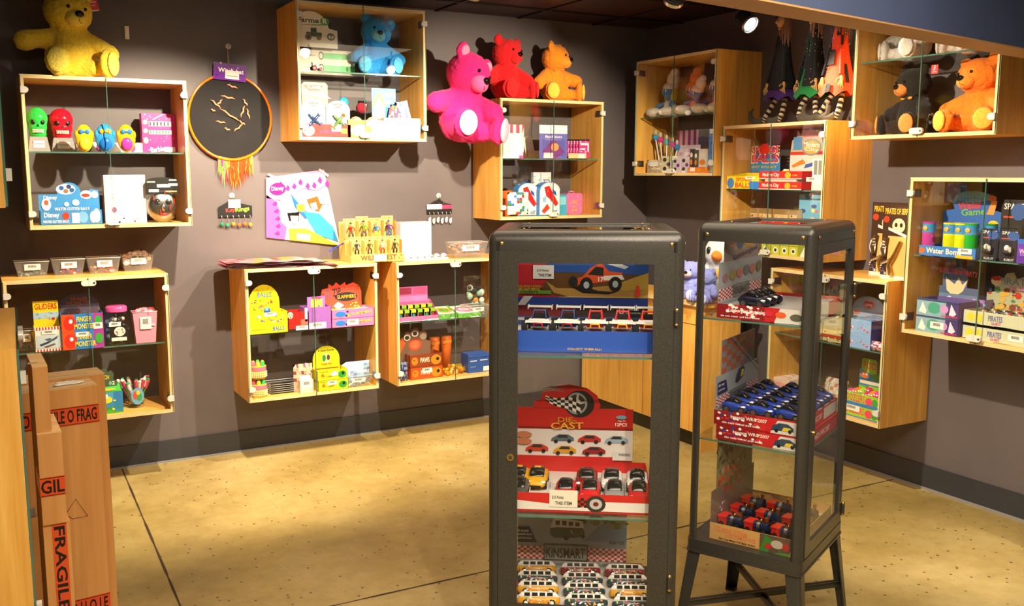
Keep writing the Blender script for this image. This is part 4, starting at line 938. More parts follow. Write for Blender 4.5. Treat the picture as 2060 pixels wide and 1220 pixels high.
display(('c2',0.386,0.2552,0.4538,0.012,0.0911), .13, '2A80D0', fm+[('b',.32,.72,.66,.98)], None,'rect','000000',[], 'closed lower box of finger monster toys with frog picture', name='finger_toy_box', group='finger monster boxes')
B = ('c2',0.386,0.2748,0.4811,0.22,0.147); q_ = ('c2',0.386,0.2552,0.4538,0.012,0.0911); B = ('c2', .386+q_[5]+.0005, q_[2], q_[3], q_[4], q_[5])
display(B, .13, '2A80D0', fm+[('b',.76,.1,.98,.45)], (0.2553,0.4515,0.5331,0.6639,0.12), 'dome', '5A4A5A', [('t','FINGER',.3,.70,.72,.84,'C86A3A'),('t','MONSTER',.2,.55,.8,.68,'C86A3A'),('d',0,0,1,.5,22,['3A7A5A','8A8A4A','A84A3A','4A6A9A'],.006,7)], 'open upper box of finger monster toys with arched header', name='finger_toy_box', group='finger monster boxes')
rnd = random.Random(3)
for k in range(9):
    m = MB(); c = ['2FA83A','EDEDED','3A3A3A','EDEDED'][k%4]; m.lathe([(.013,0),(.012,.02),(.008,.032),(0,.036)],M(c,'gloss'),n=10); m.ell((-.004,-.009,.026),.004,M('FFFFFF'),6); m.ell((.005,-.009,.026),.004,M('FFFFFF'),6)
    o = m.build('finger_puppet'); put(o,'c2',q_[2]+.018+.0205*k,q_[4]+.03+.03*(k%3),.386+q_[5]*1.42,0); o.rotation_euler.y = rnd.uniform(-.5,.5); tag(o,'small rubber finger puppet heaped in the open finger monster box','finger puppet','finger puppets')
t = thing('candy_jar','clear jar of balls with bright pink lid','jar'); B = ('c2',0.386,0.4629,0.5926,0.0149,0.205); putB(t,B); w_=B[3]-B[2]; h_=B[5]; cy=w_/2
m = MB(); m.lathe([(0,0),(w_*.44,0),(w_*.5,h_*.08),(w_*.5,h_*.5),(w_*.44,h_*.72),(w_*.36,h_*.82),(w_*.36,h_*.88)],CLEAR,c=(0,cy,0),n=24); m.build('glass_body',t)
m = MB(); m.lathe([(w_*.42,h_*.86),(w_*.42,h_*.97),(w_*.36,h_),(0,h_)],M('F0569A','gloss'),c=(0,cy,0),n=24); m.lathe([(w_*.42,h_*.86),(0,h_*.86)],M('F0569A','gloss'),c=(0,cy,0),n=24); m.build('lid',t)
m = MB(); rnd = random.Random(5)
for i in range(70):
    a = rnd.uniform(0,2*PI); r_ = w_*.36*rnd.random()**.5; m.ell((r_*math.cos(a),cy+r_*math.sin(a),rnd.uniform(.08,.68)*h_),.012,M(rnd.choice(['E8DCC8','D8CCB8','3A3030','EEE6DA'])),8)
m.build('contents',t)['kind']='stuff'
m = MB(); prt(m,-w_*.36,w_*.36,h_*.12,h_*.62,[('r',0,0,1,.82,'1A1A1A'),('e',.55,.5,.3,.25,'E8E0D0'),('d',.3,.35,.8,.65,9,['1A1A1A','C83030'],.004,2),('r',.1,.02,.9,.2,'E8E0D8'),('b',.0,.78,.62,1)],y=-.001); m.build('label',t)
tub(('c2',0.386,0.604,0.7275,0.0381,0.1659), .08, 'pink plastic tub stuffed with pink bags', .9, ['F0A0B8','E87898','F4C8D0','E85A7A'], seed=6, sz=.014, heap=.015, tint=M('E894AC','gloss'))
pouch((0.6251,0.7273,0.386,0.5624,0.12), 'c2', .04, ['C8202A','D83038','A81820'], 'dark red shiny bag behind the pink tub', 3)
display(('c2',0.018,0.3845,0.5343,0.0556,0.1155), .12, '4AA0D8', [('r',0,0,1,.3,'4AA83A'),('e',.4,.65,.25,.2,'E8D83A'),('p',[(.1,.4),(.9,.6),(.8,.35),(.3,.25)],'3A8AC0'),('r',.7,.1,1,1,'2A80C0'),('b',.1,.72,.5,.92),('d',0,.1,1,.6,12,['E86A2A','F0E03A','2A9A3A'],.006,2)], (0.3893,0.5149,0.1105,0.2532,0.11), 'cloud', '4A5A48', [('t','STRETCH',.1,.6,.7,.76,'E8C83A',-6),('t','12',.72,.36,.92,.5,'F0F0E0'),('d',0,.1,1,.5,16,['8AB0A0','6A3A8A','C83030','2A2A2A'],.007,5)], 'stretchy toy display box with green lid behind the cartons', name='counter_display_box')
B = ('c2',0.018,0.3845,0.5343,0.0556,0.1155); m = MB(); m.extx([(0,0),(.11,.03),(.11,.034),(0,.004)],-.07,.07,M('4AB84A')); prt(m,-.07,.07,0,.03,[('e',.5,.5,.3,.2,'F0D83A')],y=0); o = m.build('box_lid'); put(o,'c2',(B[2]+B[3])/2,B[4],.018+B[5]+.001); tag(o,'green printed lid lying open on the stretchy toy box','lid')
t = thing('pen_cup','clear printed cup crowded with novelty pens','cup'); B = ('c2',0.018,0.5592,0.6714,0.1027,0.1427); putB(t,B); w_=B[3]-B[2]; h_=B[5]; cy=w_/2
m = MB(); m.lathe([(0,0),(w_*.38,0),(w_*.46,h_)],CLEAR,c=(0,cy,0),n=24); m.build('cup_body',t)
m = MB(); m.T = Matrix.Rotation(0,4,'X'); prt(m,-w_*.3,w_*.3,h_*.15,h_*.8,[('e',.5,.5,.5,.5,'6AA8D0'),('e',.35,.55,.2,.25,'D84A3A'),('e',.62,.45,.2,.25,'3A9A5A'),('e',.55,.7,.15,.14,'F0C83A')],y=.0); m.build('cup_print',t)
rnd = random.Random(7); pc = ['F0F0EC','38A858','D84A6A','E8E8E8','E86A2A','58B868']
for k in range(18):
    a = 2*PI*k/18; x=.022*math.cos(a)*(1+k%2*.3); y=cy+.022*math.sin(a)*(1+k%2*.3); L2=rnd.uniform(.13,.165); dx=math.cos(a)*.5+rnd.uniform(-.1,.1); dy=math.sin(a)*.28
    m=MB(); p0=Vector((0,0,0)); d=Vector((dx,dy,1)).normalized(); m.cyl(p0,d*L2*.72,.0045,.0045,M(pc[k%6],'gloss'),n=8); m.cyl(d*L2*.72,d*L2,.009,.009,M(pc[(k*2)%4],'gloss'),n=10); m.ell(d*L2,.010,M(pc[(k+1)%4],'gloss'),8)
    o=m.build('novelty_pen'); put(o,'c2',(B[2]+B[3])/2+x*.5,B[4]+cy+(y-cy)*.5,.018+.012); tag(o,'novelty pen fanned out in the clear printed cup','pen','novelty pens in the cup')
# ================= cabinet 3 (blue bear) =================
fb = [('r',.42,.25,1,.75,'5FC87A'),('e',.40,.5,.045,.35,'3A3A36'),('e',.40,.5,.03,.24,'D8D4C0'),('r',.14,.45,.3,.55,'A8A494'),('e',.86,.5,.02,.2,'2A5A34')]
B1 = ('c3',0.386,0.0773,0.4208,0.22,0.0725); 
card_box(B1, .12, 'E6E1D0', fb, 'lower cream and green farm tractor box', name='tractor_box', group='farm tractor boxes')
B2 = ('c3', B1[1]+B1[5]+.0005, B1[2], B1[3], B1[4]+.004, B1[5]*.95)
card_box(B2, .12, 'E6E1D0', fb, 'upper cream and green farm tractor box', name='tractor_box', group='farm tractor boxes')
HF = (0.0424,0.2916,0.4822,0.6821,0.09)
t = thing('header_card','cream domed header card reading Farmer above the tractor boxes','card'); put(t,'c3',(HF[0]+HF[1])/2,.15,HF[2])
header_mesh((HF[0],HF[1],0,HF[3]-HF[2]),(HF[0]+HF[1])/2,0,'domeleft','E4E0D0',[('t','Farme',.06,.68,.56,.82,'2A2A28'),('e',.70,.74,.11,.11,'3FA35A'),('t','R',.65,.67,.76,.82,'F0F0E4'),('p',[(.05,.6),(.6,.62),(.7,.66),(.6,.65)],'3FA35A'),('r',.25,.30,.62,.42,'4A5A34'),('r',.36,.42,.5,.54,'3A4A2A'),('e',.30,.28,.08,.09,'8A6A2A'),('e',.55,.27,.06,.065,'8A6A2A'),('e',.30,.28,.04,.045,'2A2A20'),('e',.84,.32,.09,.10,'3A3A34'),('e',.84,.32,.065,.07,'D8D4C0'),('t','T',.80,.26,.88,.38,'2A2A24')]).build('card_sheet',t)
m=MB(); m.box(-.05,.05,-.01,.0,.001,.012,M('E6E1D0')); m.build('card_foot',t); t.location.z += 0
HH=('c3',0.386,0.0773,0.4208,0.22,0.0725); t.location.z = FR['c3'][0][2]+.386+B1[5]*1.95+.001; 
def mini_tractor(label):
    t = thing('toy_tractor',label,'toy tractor'); m=MB(); G_=M('2FA54A','paint'); m.box(-.022,.030,.008,.024,.014,.026,G_); m.box(-.022,.002,.006,.026,.026,.046,M('1A1A1A','gloss')); m.box(-.024,.004,.004,.028,.044,.048,G_); m.build('tractor_body',t)
    wheels(t,[(-.014,y,.014) for y in (.002,.030)],.015,.008,rim='D82020',ax='y'); wheels(t,[(.022,y,.010) for y in (.004,.028)],.010,.007,rim='D82020',ax='y')
    m=MB(); m.cyl((.022,.01,.026),(.022,.01,.04),.0015,.0015,M('2A2A2A')); m.build('exhaust',t); return t
t = mini_tractor('small green toy tractor with red wheels before the tractor boxes'); put(t,'c3',.125,.035,.386)
m=MB(); m.box(-.03,.04,.0,.03,0,.001,M('F4F4F4','gloss')); 
bear('c3', .545, .20, .386, .355, '2898EC', '5CBCF4', 'light blue teddy bear sitting inside the upper cabinet', rot=-2, turn=-4, tilt=12, nod=4, legs=(32,20), arms=((.36,-.10,.30),(.40,-.06,.28)), muzzle='7CCFE8')
# bottom
display(('c3',0.018,0.02,0.3103,0.012,0.0722), .11, 'D42A26', [('e',.14,.5,.12,.42,'F0E8E4'),('t','mattel',.05,.38,.22,.62,'D42A26'),('t','FIRE AND RESCUE',.35,.3,.72,.55,'8A4A8A'),('r',.60,.45,.80,1,'FFFFFF'),('r',.8,.3,.92,.7,'F0B040')], (0.0411,0.2816,0.095,0.3302,0.12), 'towerleft', 'C8AE88', [('p',[(.1,.93),(.62,.93),(.5,.80),(.25,.80)],'D03A30'),('t','PLANES',.22,.84,.55,.91,'F4ECE0'),('p',[(.1,.72),(.8,.62),(.6,.75)],'F0E0D0'),('d',.1,.45,.6,.7,8,['D86A2A','A88A5A','E8C040'],.004,3),('r',0,0,1,.42,'B89A74')], 'plane toy display with tan header and red tray')
def plane(c1,c2):
    def f(m,cx,cy,cz,a,b):
        m.T = Matrix.Translation((cx,cy,cz)) @ Matrix.Rotation(R_(-48),4,'Y')
        m.ell((0,0,0),(a*.95,.008,b*.14),M(c1,'gloss'),14); m.ell((.1*a,0,0),(a*.16,.006,b*.75),M(c1,'gloss'),10); m.ell((-a*.8,0,0),(a*.1,.005,b*.3),M(c2,'gloss'),8); m.ell((a*.85,0,0),(a*.16,.010,b*.16),M(c2,'gloss'),10); m.T=None
    return f
blister((0.0244,0.1637,0.018,0.2264,0.02), 'c3', '9AB4CC', [('p',[(.3,.92),(.7,.92),(.6,.82),(.4,.82)],'D03A30'),('t','PLANES',.38,.84,.62,.9,'F4ECE0'),('d',.1,.1,.9,.4,10,['C8B890','E8E0D0','5A7AA0'],.006,2),('e',.8,.33,.11,.1,'E8E8E8'),('e',.8,.33,.08,.07,'2A4A9A')], 'arch', (.08,.12,.9,.75), 'round topped blister pack with navy blue toy plane', group='toy plane packs', thick=.016, toy=plane('2A4070','8A9AB0'), rot=0)
blister((0.1665,0.3093,0.018,0.2231,0.02), 'c3', 'A4BAC8', [('p',[(.3,.92),(.7,.92),(.6,.82),(.4,.82)],'D03A30'),('t','PLANES',.38,.84,.62,.9,'F4ECE0'),('d',.1,.1,.9,.4,10,['C8B890','E8E0D0','5A7AA0'],.006,4),('e',.8,.33,.11,.1,'E8E8E8'),('e',.8,.33,.08,.07,'2A4A9A')], 'arch', (.08,.12,.9,.75), 'round topped blister pack with green and orange toy plane', group='toy plane packs', thick=.016, toy=plane('6A8A4A','E86A1E'))
m=MB(); m.ell((0,.01,.03),(.03,.008,.032),M('2A9AE0','gloss'),16); o=m.build('blue_disc'); put(o,'c3',.262,.20,.14); 
HH=(0.3197,0.3661,0.018,0.2601,0.18); put(o,'c3',(HH[0]+HH[1])/2,.2,HH[3]-.062); tag(o,'bright blue disc peeking out behind the plane packs','disc')
m=MB(); m.box(-.012,.012,.012,.03,-.11,.02,M('3A3530')); 
t = display(('c3',0.018,0.2922,0.5193,0.012,0.1004), .14, 'F0D84A', [('e',.35,.4,.28,.35,'F4F0E8'),('r',.5,0,1,1,'8AB8E0'),('e',.62,.4,.14,.3,'F8F4EC'),('e',.55,.5,.1,.2,'F0D84A')], None,'rect','0',[], 'yellow and blue box holding two pink fluffy balls', cat='box', name='open_toy_box')
for x_, lab in ((718,'pink fluffy ball with yellow rim, left one in its box'),(751,'pink fluffy ball with yellow rim, right one in its box')):
    t=thing('fluffy_ball',lab,'ball','pink fluffy balls'); HH=(0.3115,0.4217,0.018,0.1764,0.06); r_=.040
    put(t,'c3',0.3707 if x_==718 else 0.4728,.085,.10); m=MB(); m.ell((0,0,0),r_,M('EFA6BC','fur'),18); m.build('ball_body',t); m=MB(); m.tube([(r_*.95*math.cos(R_(a)),.0,r_*.95*math.sin(R_(a))) for a in range(0,360,24)],.005,M('F0D040','cloth'),6,True); m.build('yellow_rim',t)
m=MB(); m.ell((0,0,0),.034,M('A8203A','fur'),16); m.ell((.026,-.01,.014),(.012,.01,.012),M('E8E0D8','cloth'),8); o=m.build('crimson_ball'); HH=(0.4201,0.496,0.018,0.2336,0.2); put(o,'c3',(HH[0]+HH[1])/2,.22,HH[3]-.034); tag(o,'crimson plush ball behind the pink fluffy balls','ball')
m=MB(); 
display(('c3',0.018,0.513,0.749,0.012,0.1174), .13, 'E8F2F4', [('d',0,.05,1,.6,20,['9AC878','C8E0A0','F0C0C8','7AB8D8'],.006,3),('t','Peppa Pig',.3,.62,.7,.9,'C8508A'),('r',0,.55,.3,.9,'6AB0E0'),('r',.85,.3,1,.9,'7ABCE8')], (0.4809,0.6332,0.1151,0.3119,0.11), 'rect', '4A9AD4', [('t','Peppa Pig',.45,.72,.98,.92,'E070B0'),('p',[(.05,.0),(.05,.55),(.3,.85),(.55,.55),(.55,.0)],'F0DC9A'),('p',[(.0,.5),(.3,.9),(.6,.5),(.52,.46),(.3,.78),(.08,.46)],'E08A4A'),('r',.12,.25,.2,.38,'6AA8D0'),('r',.38,.25,.46,.38,'6AA8D0'),('t','PARTY',.5,.55,.9,.65,'E8F0FA')], 'blue display box with yellow house header, right corner of the bear cabinet')
for k,(a,b,yt,cl) in enumerate(((777,803,212,['B85A6A','E8D8D0','4A6AA8','C89A4A']),(800,822,205,['E8B8C8','8A5AA0','F0F0F0','4A8AC0']),(812,836,203,['E098B8','D8D8E0','5AA0D0','B07AC0']))):
    HH = (lambda H_: (H_[0],H_[1],.05,H_[3],H_[4]))([(0.5459,0.6284,0.018,0.2111,0.05),(0.6232,0.694,0.018,0.2342,0.06),(0.6574,0.735,0.018,0.2406,0.05)][k])
    pouch(HH,'c3',.03,cl,['foil toy bag in the blue house display, leftmost of three','foil toy bag in the blue house display, middle of three','foil toy bag in the blue house display, rightmost of three'][k],k+3,group='foil toy bags',rot=0,tilt=(12,-4,-14)[k])

# ================= on top of cabinets 4 and 5 =================
rnd=random.Random(12)
for k in range(7):
    m=MB(); L2=.60-.02*k; W2=.26; cl=['E0336A','F0C020','D82030','F4A0C0','E8E0E0','C82858','F0B8C8'][k]; N=10
    vs=[];
    for i in range(N+1):
        for j in range(4): vs.append((-.04*((k*3)%4)/3-.06+L2*i/N, .02+W2*j/3+.01*math.sin(i), .004+.005*k+.003*math.sin(i*1.7+k)))
    fs=[(i*4+j,(i+1)*4+j,(i+1)*4+j+1,i*4+j+1) for i in range(N) for j in range(3)]
    for f in fs: m.add([vs[q] for q in f],[(0,1,2,3)],M(rnd.choice([cl,cl,'D82838','F0D030','F4F0F0','E8709A']),'foil'),True)
    for j_ in (0,): m.add([(v[0],v[1],v[2]-.003) for v in vs[::4]]+[vs[q] for q in range(0,4*(N+1),4)],[(i,i+1,N+2+i,N+1+i) for i in range(N)],M('3A2A30','foil'))
    o=m.build('foil_bag'); put(o,'c4',.0,.0,CH); o.rotation_euler.z=R_(rnd.uniform(-4,3)); tag(o,'flat shiny printed bag in the heap on top of the left middle cabinet','bag','flat shiny bags in a heap')
m=MB(); m.add([(0,0,0),(.03,.1,.03),(.16,.12,.075),(.17,.10,.10),(.02,.08,.02)],[(0,1,4),(1,2,3,4)],M('3A3AC0','foil')); o=m.build('blue_foil_bag'); put(o,'c4',.52,.08,CH+.04); tag(o,'blue shiny foil corner rising behind the flat bags','foil bag')
WW='D8B060'
t = thing('counter_display_box','Wild West figure display box with two stepped rows','display box'); BW=('c4',0.7566,0.6655,0.766,0.1,0.3041); BW=('c4',CH,0.6445,0.9853,.06,.27); putB(t,BW); w_=BW[3]-BW[2]
m=MB(); m.extx([(0,0),(.20,0),(.20,.235),(.195,.235),(.195,.13),(.097,.13),(.092,.045),(0,.045)],-w_/2,w_/2,M(WW)); prt(m,-w_/2,w_/2,0,.045,[('t','WILD  WEST',.18,.25,.85,.92,'7A2A14'),('r',.42,.1,.66,1,'F6F2E8'),('t','COWBOYS',.35,.02,.7,.14,'A86A3A'),('d',.8,.1,1,.9,5,['A83A1A','6A3A1A'],.005,3),('d',.0,.1,.15,.9,5,['C89A4A'],.01,3)]); m.build('stepped_tray',t)
fc=[['B82A1E','3A3A3A'],['6A8A2A','4A3A2A'],['2A7AC0','E8C030'],['5A3A8A','2A5A9A'],['2A3A6A','1A1A1A'],['5A5A2A','3A2A1A'],['E8D8C8','B82A1E'],['3A4A2A','1A1A1A']]
nm=['red','olive green','blue','purple','navy','brown','white and red','dark green']
for k in range(8):
    r_=k//4; c_=k%4; x=-w_*.36+w_*.24*c_
    t=thing('figure_pack','boxed cowboy figure in %s, %s of the %s row'%(nm[k],['leftmost','second','third','rightmost'][c_],['back','front'][r_]),'toy figure','boxed cowboy figures')
    put(t,'c4',(BW[2]+BW[3])/2+x,.06+(.105 if r_==0 else .010),CH+(.1305 if r_==0 else .0455)); hh=.145 if r_==0 else .105; ww=w_*.115
    if r_==0: hh=.125+.012*(c_%2)
    m=MB(); m.box(-ww,ww,.04,.042,0,hh,M('E0BC70')); m.box(-ww,-ww+.002,0,.04,0,hh*.8,M('D0A858')); m.box(ww-.002,ww,0,.04,0,hh*.8,M('D0A858')); m.box(-ww,ww,.0,.04,0,.002,M('D0A858')); prt(m,-ww,ww,hh*.8,hh,[('t','WILD WEST',.1,.3,.9,.7,'7A3A1A')],y=.04); m.build('pack_card',t)
    m=MB(); a,b=fc[k]; s=hh/.14
    m.tube([(0,.02,.052*s),(0,.018,.085*s)],[.009*s,.012*s],M(a),8); m.ell((0,.018,.10*s),.008*s,M('D8A888'),10); m.ell((0,.018,.108*s),(.014*s,.014*s,.003*s),M(b),10); m.ell((0,.018,.112*s),(.007*s,.007*s,.006*s),M(b),8)
    m.tube([(0,.02,.056*s),(-.014*s,.012,.03*s),(-.012*s,.016,.005*s)],.006*s,M(b),6); m.tube([(0,.02,.056*s),(.014*s,.012,.032*s),(.012*s,.016,.005*s)],.006*s,M(b),6)
    m.tube([(-.01*s,.018,.084*s),(-.022*s,.008,.07*s),(-.016*s,-.0,.084*s)],.004*s,M(a),6); m.tube([(.01*s,.018,.084*s),(.024*s,.012,.074*s),(.018*s,.0,.062*s)],.004*s,M(a),6); m.build('cowboy',t)
card_box(('c5',0.7566,0.0744,0.2819,0.1,0.2332), .10, 'FAF8F6', [('d',.5,.5,1,.8,8,['E8C8C0','D8A8A0'],.004,3)], 'overexposed tall white box behind the white boxes row', kind='gloss', name='white_box')
for k in range(6):
    m=MB(); m.box(-.022,.022,0,.035,0,.012,M('F4E8E0')); m.ell((0,.017,.022),(.020,.018,.014),M('F8F6F4','gloss'),12); m.ell((.006,.0,.018),(.005,.004,.004),M('7A4A3A'),6)
    o=m.build('white_toy'); put(o,'c5',[0.1074,0.1536,0.2001,0.247,0.2943,0.3419][k],.035,CH+.004); tag(o,'small rounded white toy in the row on a card tray','toy','row of small white toys')
m=MB(); a_,b_=0.0734,0.3711; m.box(0,b_-a_,0,.06,0,.003,M('E8D0B0')); o=m.build('card_tray'); put(o,'c5',a_,.025,CH+.0005); tag(o,'thin card tray under the row of small white toys','tray')
tub(('c5',0.7566,0.4032,0.6609,0.06,0.0981), .10, 'clear tub of orange and blue sweets at the right end', .7, ['E89A6A','F0C8B0','4AB0D8','E8B890','D86A5A'], seed=9, sz=.010, heap=.012)

# ================= cabinet 4 =================
t = display(('c4',0.386,0.02,0.2396,0.012,0.1205), .13, 'F0E41A', [('d',.15,.5,.9,.85,16,['D83A2A','2A8A3A','E86A9A','F08A1E','2A5AC0','FFFFFF'],.007,3),('t','BALLS',.6,.12,.9,.32,'2A6AC0'),('r',.05,.2,.4,.23,'A8982A'),('b',.38,.82,.7,1)], (0.0443,0.222,0.4621,0.6538,0.11), 'dome', 'F0DC1A', [('t','BALLS',.28,.62,.75,.76,'3A6AA8'),('d',.1,.15,.95,.55,22,['D83A2A','2A8A3A','E86A9A','F08A1E','2A5AC0','FFFFFF','8A5A2A'],.007,5),('d',.2,.8,.8,.9,6,['C8A01A'],.004,2)], 'yellow bouncy ball display box with domed header, left of the shelf')
m=MB(); m.ell((0,0,0),.020,M('2A62C8','gloss'),18); m.ell((-.004,-.004,.004),(.0165,.0165,.0165),M('5A92E8','gloss'),12); o=m.build('bouncy_ball'); B=('c4',0.386,0.02,0.2396,0.012,0.1205); put(o,'c4',0.1345,.06,.386+B[5]+.004); tag(o,'blue bouncy ball lying in the yellow ball display','ball')
display(('c4',0.386,0.2429,0.3629,0.012,0.1107), .11, 'C8201C', [('d',0,.8,1,1,8,['7A0A0A','E83A2A'],.005,3),('r',.6,.3,.95,.6,'E86A5A'),('r',0,0,1,.14,'2A2020'),('b',.35,.05,.95,.28)], None,'rect','0',[], 'small red box with a grey hockey mask', name='open_toy_box')
m=MB(); m.ell((0,0,0),(.017,.006,.022),M('B8B4AC','gloss'),16); [m.ell((x*.006,-.006,z*.004),(.0025,.001,.0025),M('2A2A2A'),6) for x,z in ((-1,1),(1,1),(0,-2))]; o=m.build('hockey_mask'); put(o,'c4',0.2543,.012,.386+.092); tag(o,'tiny grey hockey mask at the corner of the red box','mask')
display(('c4',0.386,0.3397,0.498,0.012,0.1313), .10, '9A62B8', [('b',.15,.05,.8,.32),('r',0,.4,.1,1,'E8E0F0')], (0.3775,0.4859,0.4964,0.5696,0.08), 'rect', 'A070C8', [('r',.2,.1,.85,.8,'D8D860'),('d',.2,.1,.85,.8,9,['3A9A5A','8A4AA8','E8E840'],.005,2),('r',.25,.85,.8,.96,'D84A6A')], 'purple display box with narrow tubes')
for k in range(6):
    m=MB(); c=['2AA0A0','E85A2A','3ABF4A','E84A8A','2AA0A0','7A4AC0'][k]; m.cyl((0,0,0),(0,0,.07),.0085,.0085,M(c,'gloss'),n=12); m.cyl((0,0,.07),(0,0,.082),.005,.005,M('F06A2A','gloss'),n=10); m.cyl((0,0,.025),(0,0,.05),.0088,.0088,M('1A3A4A','gloss'),n=12)
    o=m.build('glitter_tube'); put(o,'c4',[0.3885,0.4064,0.4274,0.4515,0.4696,0.4878][k],.045,.39+.012); tag(o,'slim coloured tube standing in the purple display box','tube','slim tubes in the purple box')
zz=[('d',.15,.2,.45,.8,5,['2A7AD0','F0B81E','2A2A5A'],.008,3),('t','SLAMMERS',.45,.4,.95,.7,'F0C020',4),('e',.2,.5,.12,.3,'2A7AD0')]
B1=('c4',0.386,0.5013,0.766,0.012,0.0514)
display(B1, .13, 'F07AB4', zz+[('b',.35,.2,.62,.85)], None,'rect','0',[], 'lower closed pink candy box under the open one', name='pink_candy_box', group='pink candy boxes')
B2=('c4',B1[1]+B1[5]+.0005,B1[2],B1[3],B1[4],B1[5]*1.05)
display(B2, .13, 'F07AB4', zz, (0.4729,0.7281,0.4705,0.6406,0.12), 'burst', 'E8503C', [('t','ZIP',.28,.52,.5,.8,'2A2A3A',10),('e',.62,.48,.28,.16,'2A2A3A'),('t','SLAMMERS',.4,.42,.86,.55,'F0A81E'),('p',[(.42,.32),(.56,.18),(.42,.04),(.3,.18)],'F4E8D8'),('d',.05,.5,.25,.8,5,['B84A8A','5A5A9A'],.008,4),('d',.7,.1,.95,.3,6,['B0B020','D8D040'],.008,4),('r',0,0,1,.03,'F07AB4')], 'open upper pink candy box with red burst header', name='pink_candy_box', group='pink candy boxes', inner=(.75,'E8E0A0'))
for k in range(9):
    m=MB(); m.cyl((-.012,0,0),(.012,0,0),.007,.007,M(['E8C83A','8AC84A','C8C8D8','5AA8C8','E88A3A'][k%5],'gloss'),n=10); o=m.build('wrapped_candy'); put(o,'c4',(B2[2]+.02+.022*k),B2[4]+.03+.01*(k%2),B2[1]+B2[5]*.75+.009,0); tag(o,'wrapped candy roll in the open pink candy box','candy','candy rolls in the pink box')
lol=[('r',0,.55,1,.85,'E85A8A'),('c',.05,.08,.95,.5,6,4,'F4E8A0')]
for lev,(yt,yb) in enumerate(((762,800),(724,762))):
    t=thing('push_pop_tub',['lower round tub of push candy in yellow check','upper round tub of push candy stacked on its twin'][lev],'candy tub','yellow push candy tubs'); B=('c4',0.018,0.0244,0.1238,0.021,0.1121); put(t,'c4',(B[2]+B[3])/2,B[4],.018+lev*.107); w_=B[3]-B[2]
    m=MB(); m.lathe([(0,0),(w_*.46,0),(w_*.47,.072),(0,.072)],M('F0C83A','gloss'),c=(0,w_/2,0),n=20); m.lathe([(w_*.475,.045),(w_*.475,.070)],M('F07A9A','gloss'),c=(0,w_/2,0),n=20)
    for a in range(200,341,14):
        for z in (.01,.022,.034): m.box(w_*.472*math.cos(R_(a))-.003,w_*.472*math.cos(R_(a))+.003,w_/2+w_*.472*math.sin(R_(a))-.002,w_/2+w_*.472*math.sin(R_(a))+.001,z,z+.007,M('F8F0C8'))
    m.build('tub_body',t)
    for k in range(6):
        a=2*PI*k/6+.3; m=MB(); m.lathe([(.012,0),(.012,.016),(.007,.026),(0,.028)],M(['F09A2A','4AC85A','F0A03A','F06A9A','F0C83A','3AC86A'][k],'gloss'),c=(w_*.3*math.cos(a),w_/2+w_*.3*math.sin(a),.072),n=12); m.build('candy_top',t)
m=MB(); m.lathe([(0,0),(.014,0),(.014,.09),(.008,.1),(0,.1)],M('4AA8D8','gloss'),n=14); o=m.build('blue_candy_tube'); put(o,'c4',.045,.15,.125); B=('c4',0.018,0.02,0.0398,0.0586,0.2127); put(o,'c4',.052,.20,.018); o.scale=(1,1,2.1); tag(o,'light blue tube behind the stacked yellow tubs','tube')
for k in range(5):
    m=MB(); w_=.095; m.box(-w_,w_,0,.13,.001,.003,CLEAR); m.tube([(-w_,0,.010),(w_,0,.010),(w_,.13,.010),(-w_,.13,.010)],.0018,M('C8D0D8','gloss'),5,True); m.box(-w_,w_,-.001,0,.001,.010,CLEAR)
    o=m.build('clear_tray'); B=('c4',0.018,0.1425,0.3364,0.0546,0.088); put(o,'c4',(B[2]+B[3])/2,B[4]+.01,.018+.0115*k); tag(o,'empty clear tray in the stack on the cabinet floor','tray','stack of clear trays')
pouch((0.2783,0.3915,0.018,0.1824,0.05), 'c4', .03, ['D8B8A0','F0D8C8','8A4A4A','C89A7A'], 'tan printed packet standing beside the clear trays', 4, name='toy_packet', ops=[('r',.3,.15,.85,.6,'F0ECE8'),('d',.4,.25,.8,.5,5,['2A2A2A','C83030'],.004,2)])
card_box(('c4',0.018,0.3024,0.3828,0.02,0.0749), .05, 'C8C8C4', [('b',.1,.4,.9,.95)], 'low grey box with white sticker before the tan packet')
yb=[('t','6',.12,.35,.24,.75,'D83A2A'),('t','CANDY',.3,.3,.55,.5,'3A3A2A',5),('e',.82,.5,.14,.36,'2F9A3A'),('e',.85,.6,.05,.16,'2A1A10'),('t','Candy Net',.05,.8,.35,.95,'D83A2A')]
B1=('c4',0.018,0.4099,0.5935,0.012,0.0594)
display(B1, .13, 'E6E01E', yb+[('b',.3,.55,.62,.95)], None,'rect','0',[], 'lower yellow candy box with green picture', name='yellow_candy_box', group='yellow candy boxes')
B2=('c4',B1[1]+B1[5]+.0005,B1[2]-.004,B1[3]-.004,B1[4],B1[5]*1.02)
display(B2, .13, 'E6E01E', yb+[('p',[(.4,.6),(.6,.95),(.7,.5),(.5,.4)],'F4F4E8')], (0.4111,0.5774,0.1198,0.2671,0.11), 'dome', 'D8D020', [('t','A Candy Surprise',.2,.74,.8,.88,'3A3A1A'),('e',.5,.5,.16,.2,'E8D8A0'),('e',.42,.5,.07,.14,'2F8A3A'),('e',.58,.52,.06,.12,'5A3A20'),('t','Candy Net',.3,.2,.7,.3,'C83A2A'),('r',.05,.06,.95,.1,'8A4A20')], 'upper yellow candy box with domed header', name='yellow_candy_box', group='yellow candy boxes')
tub(('c4',0.018,0.567,0.7461,0.014,0.0665), .10, 'clear tub with white and blue toy packet', .5, ['E8E8F0','8AB0D0'], seed=11)
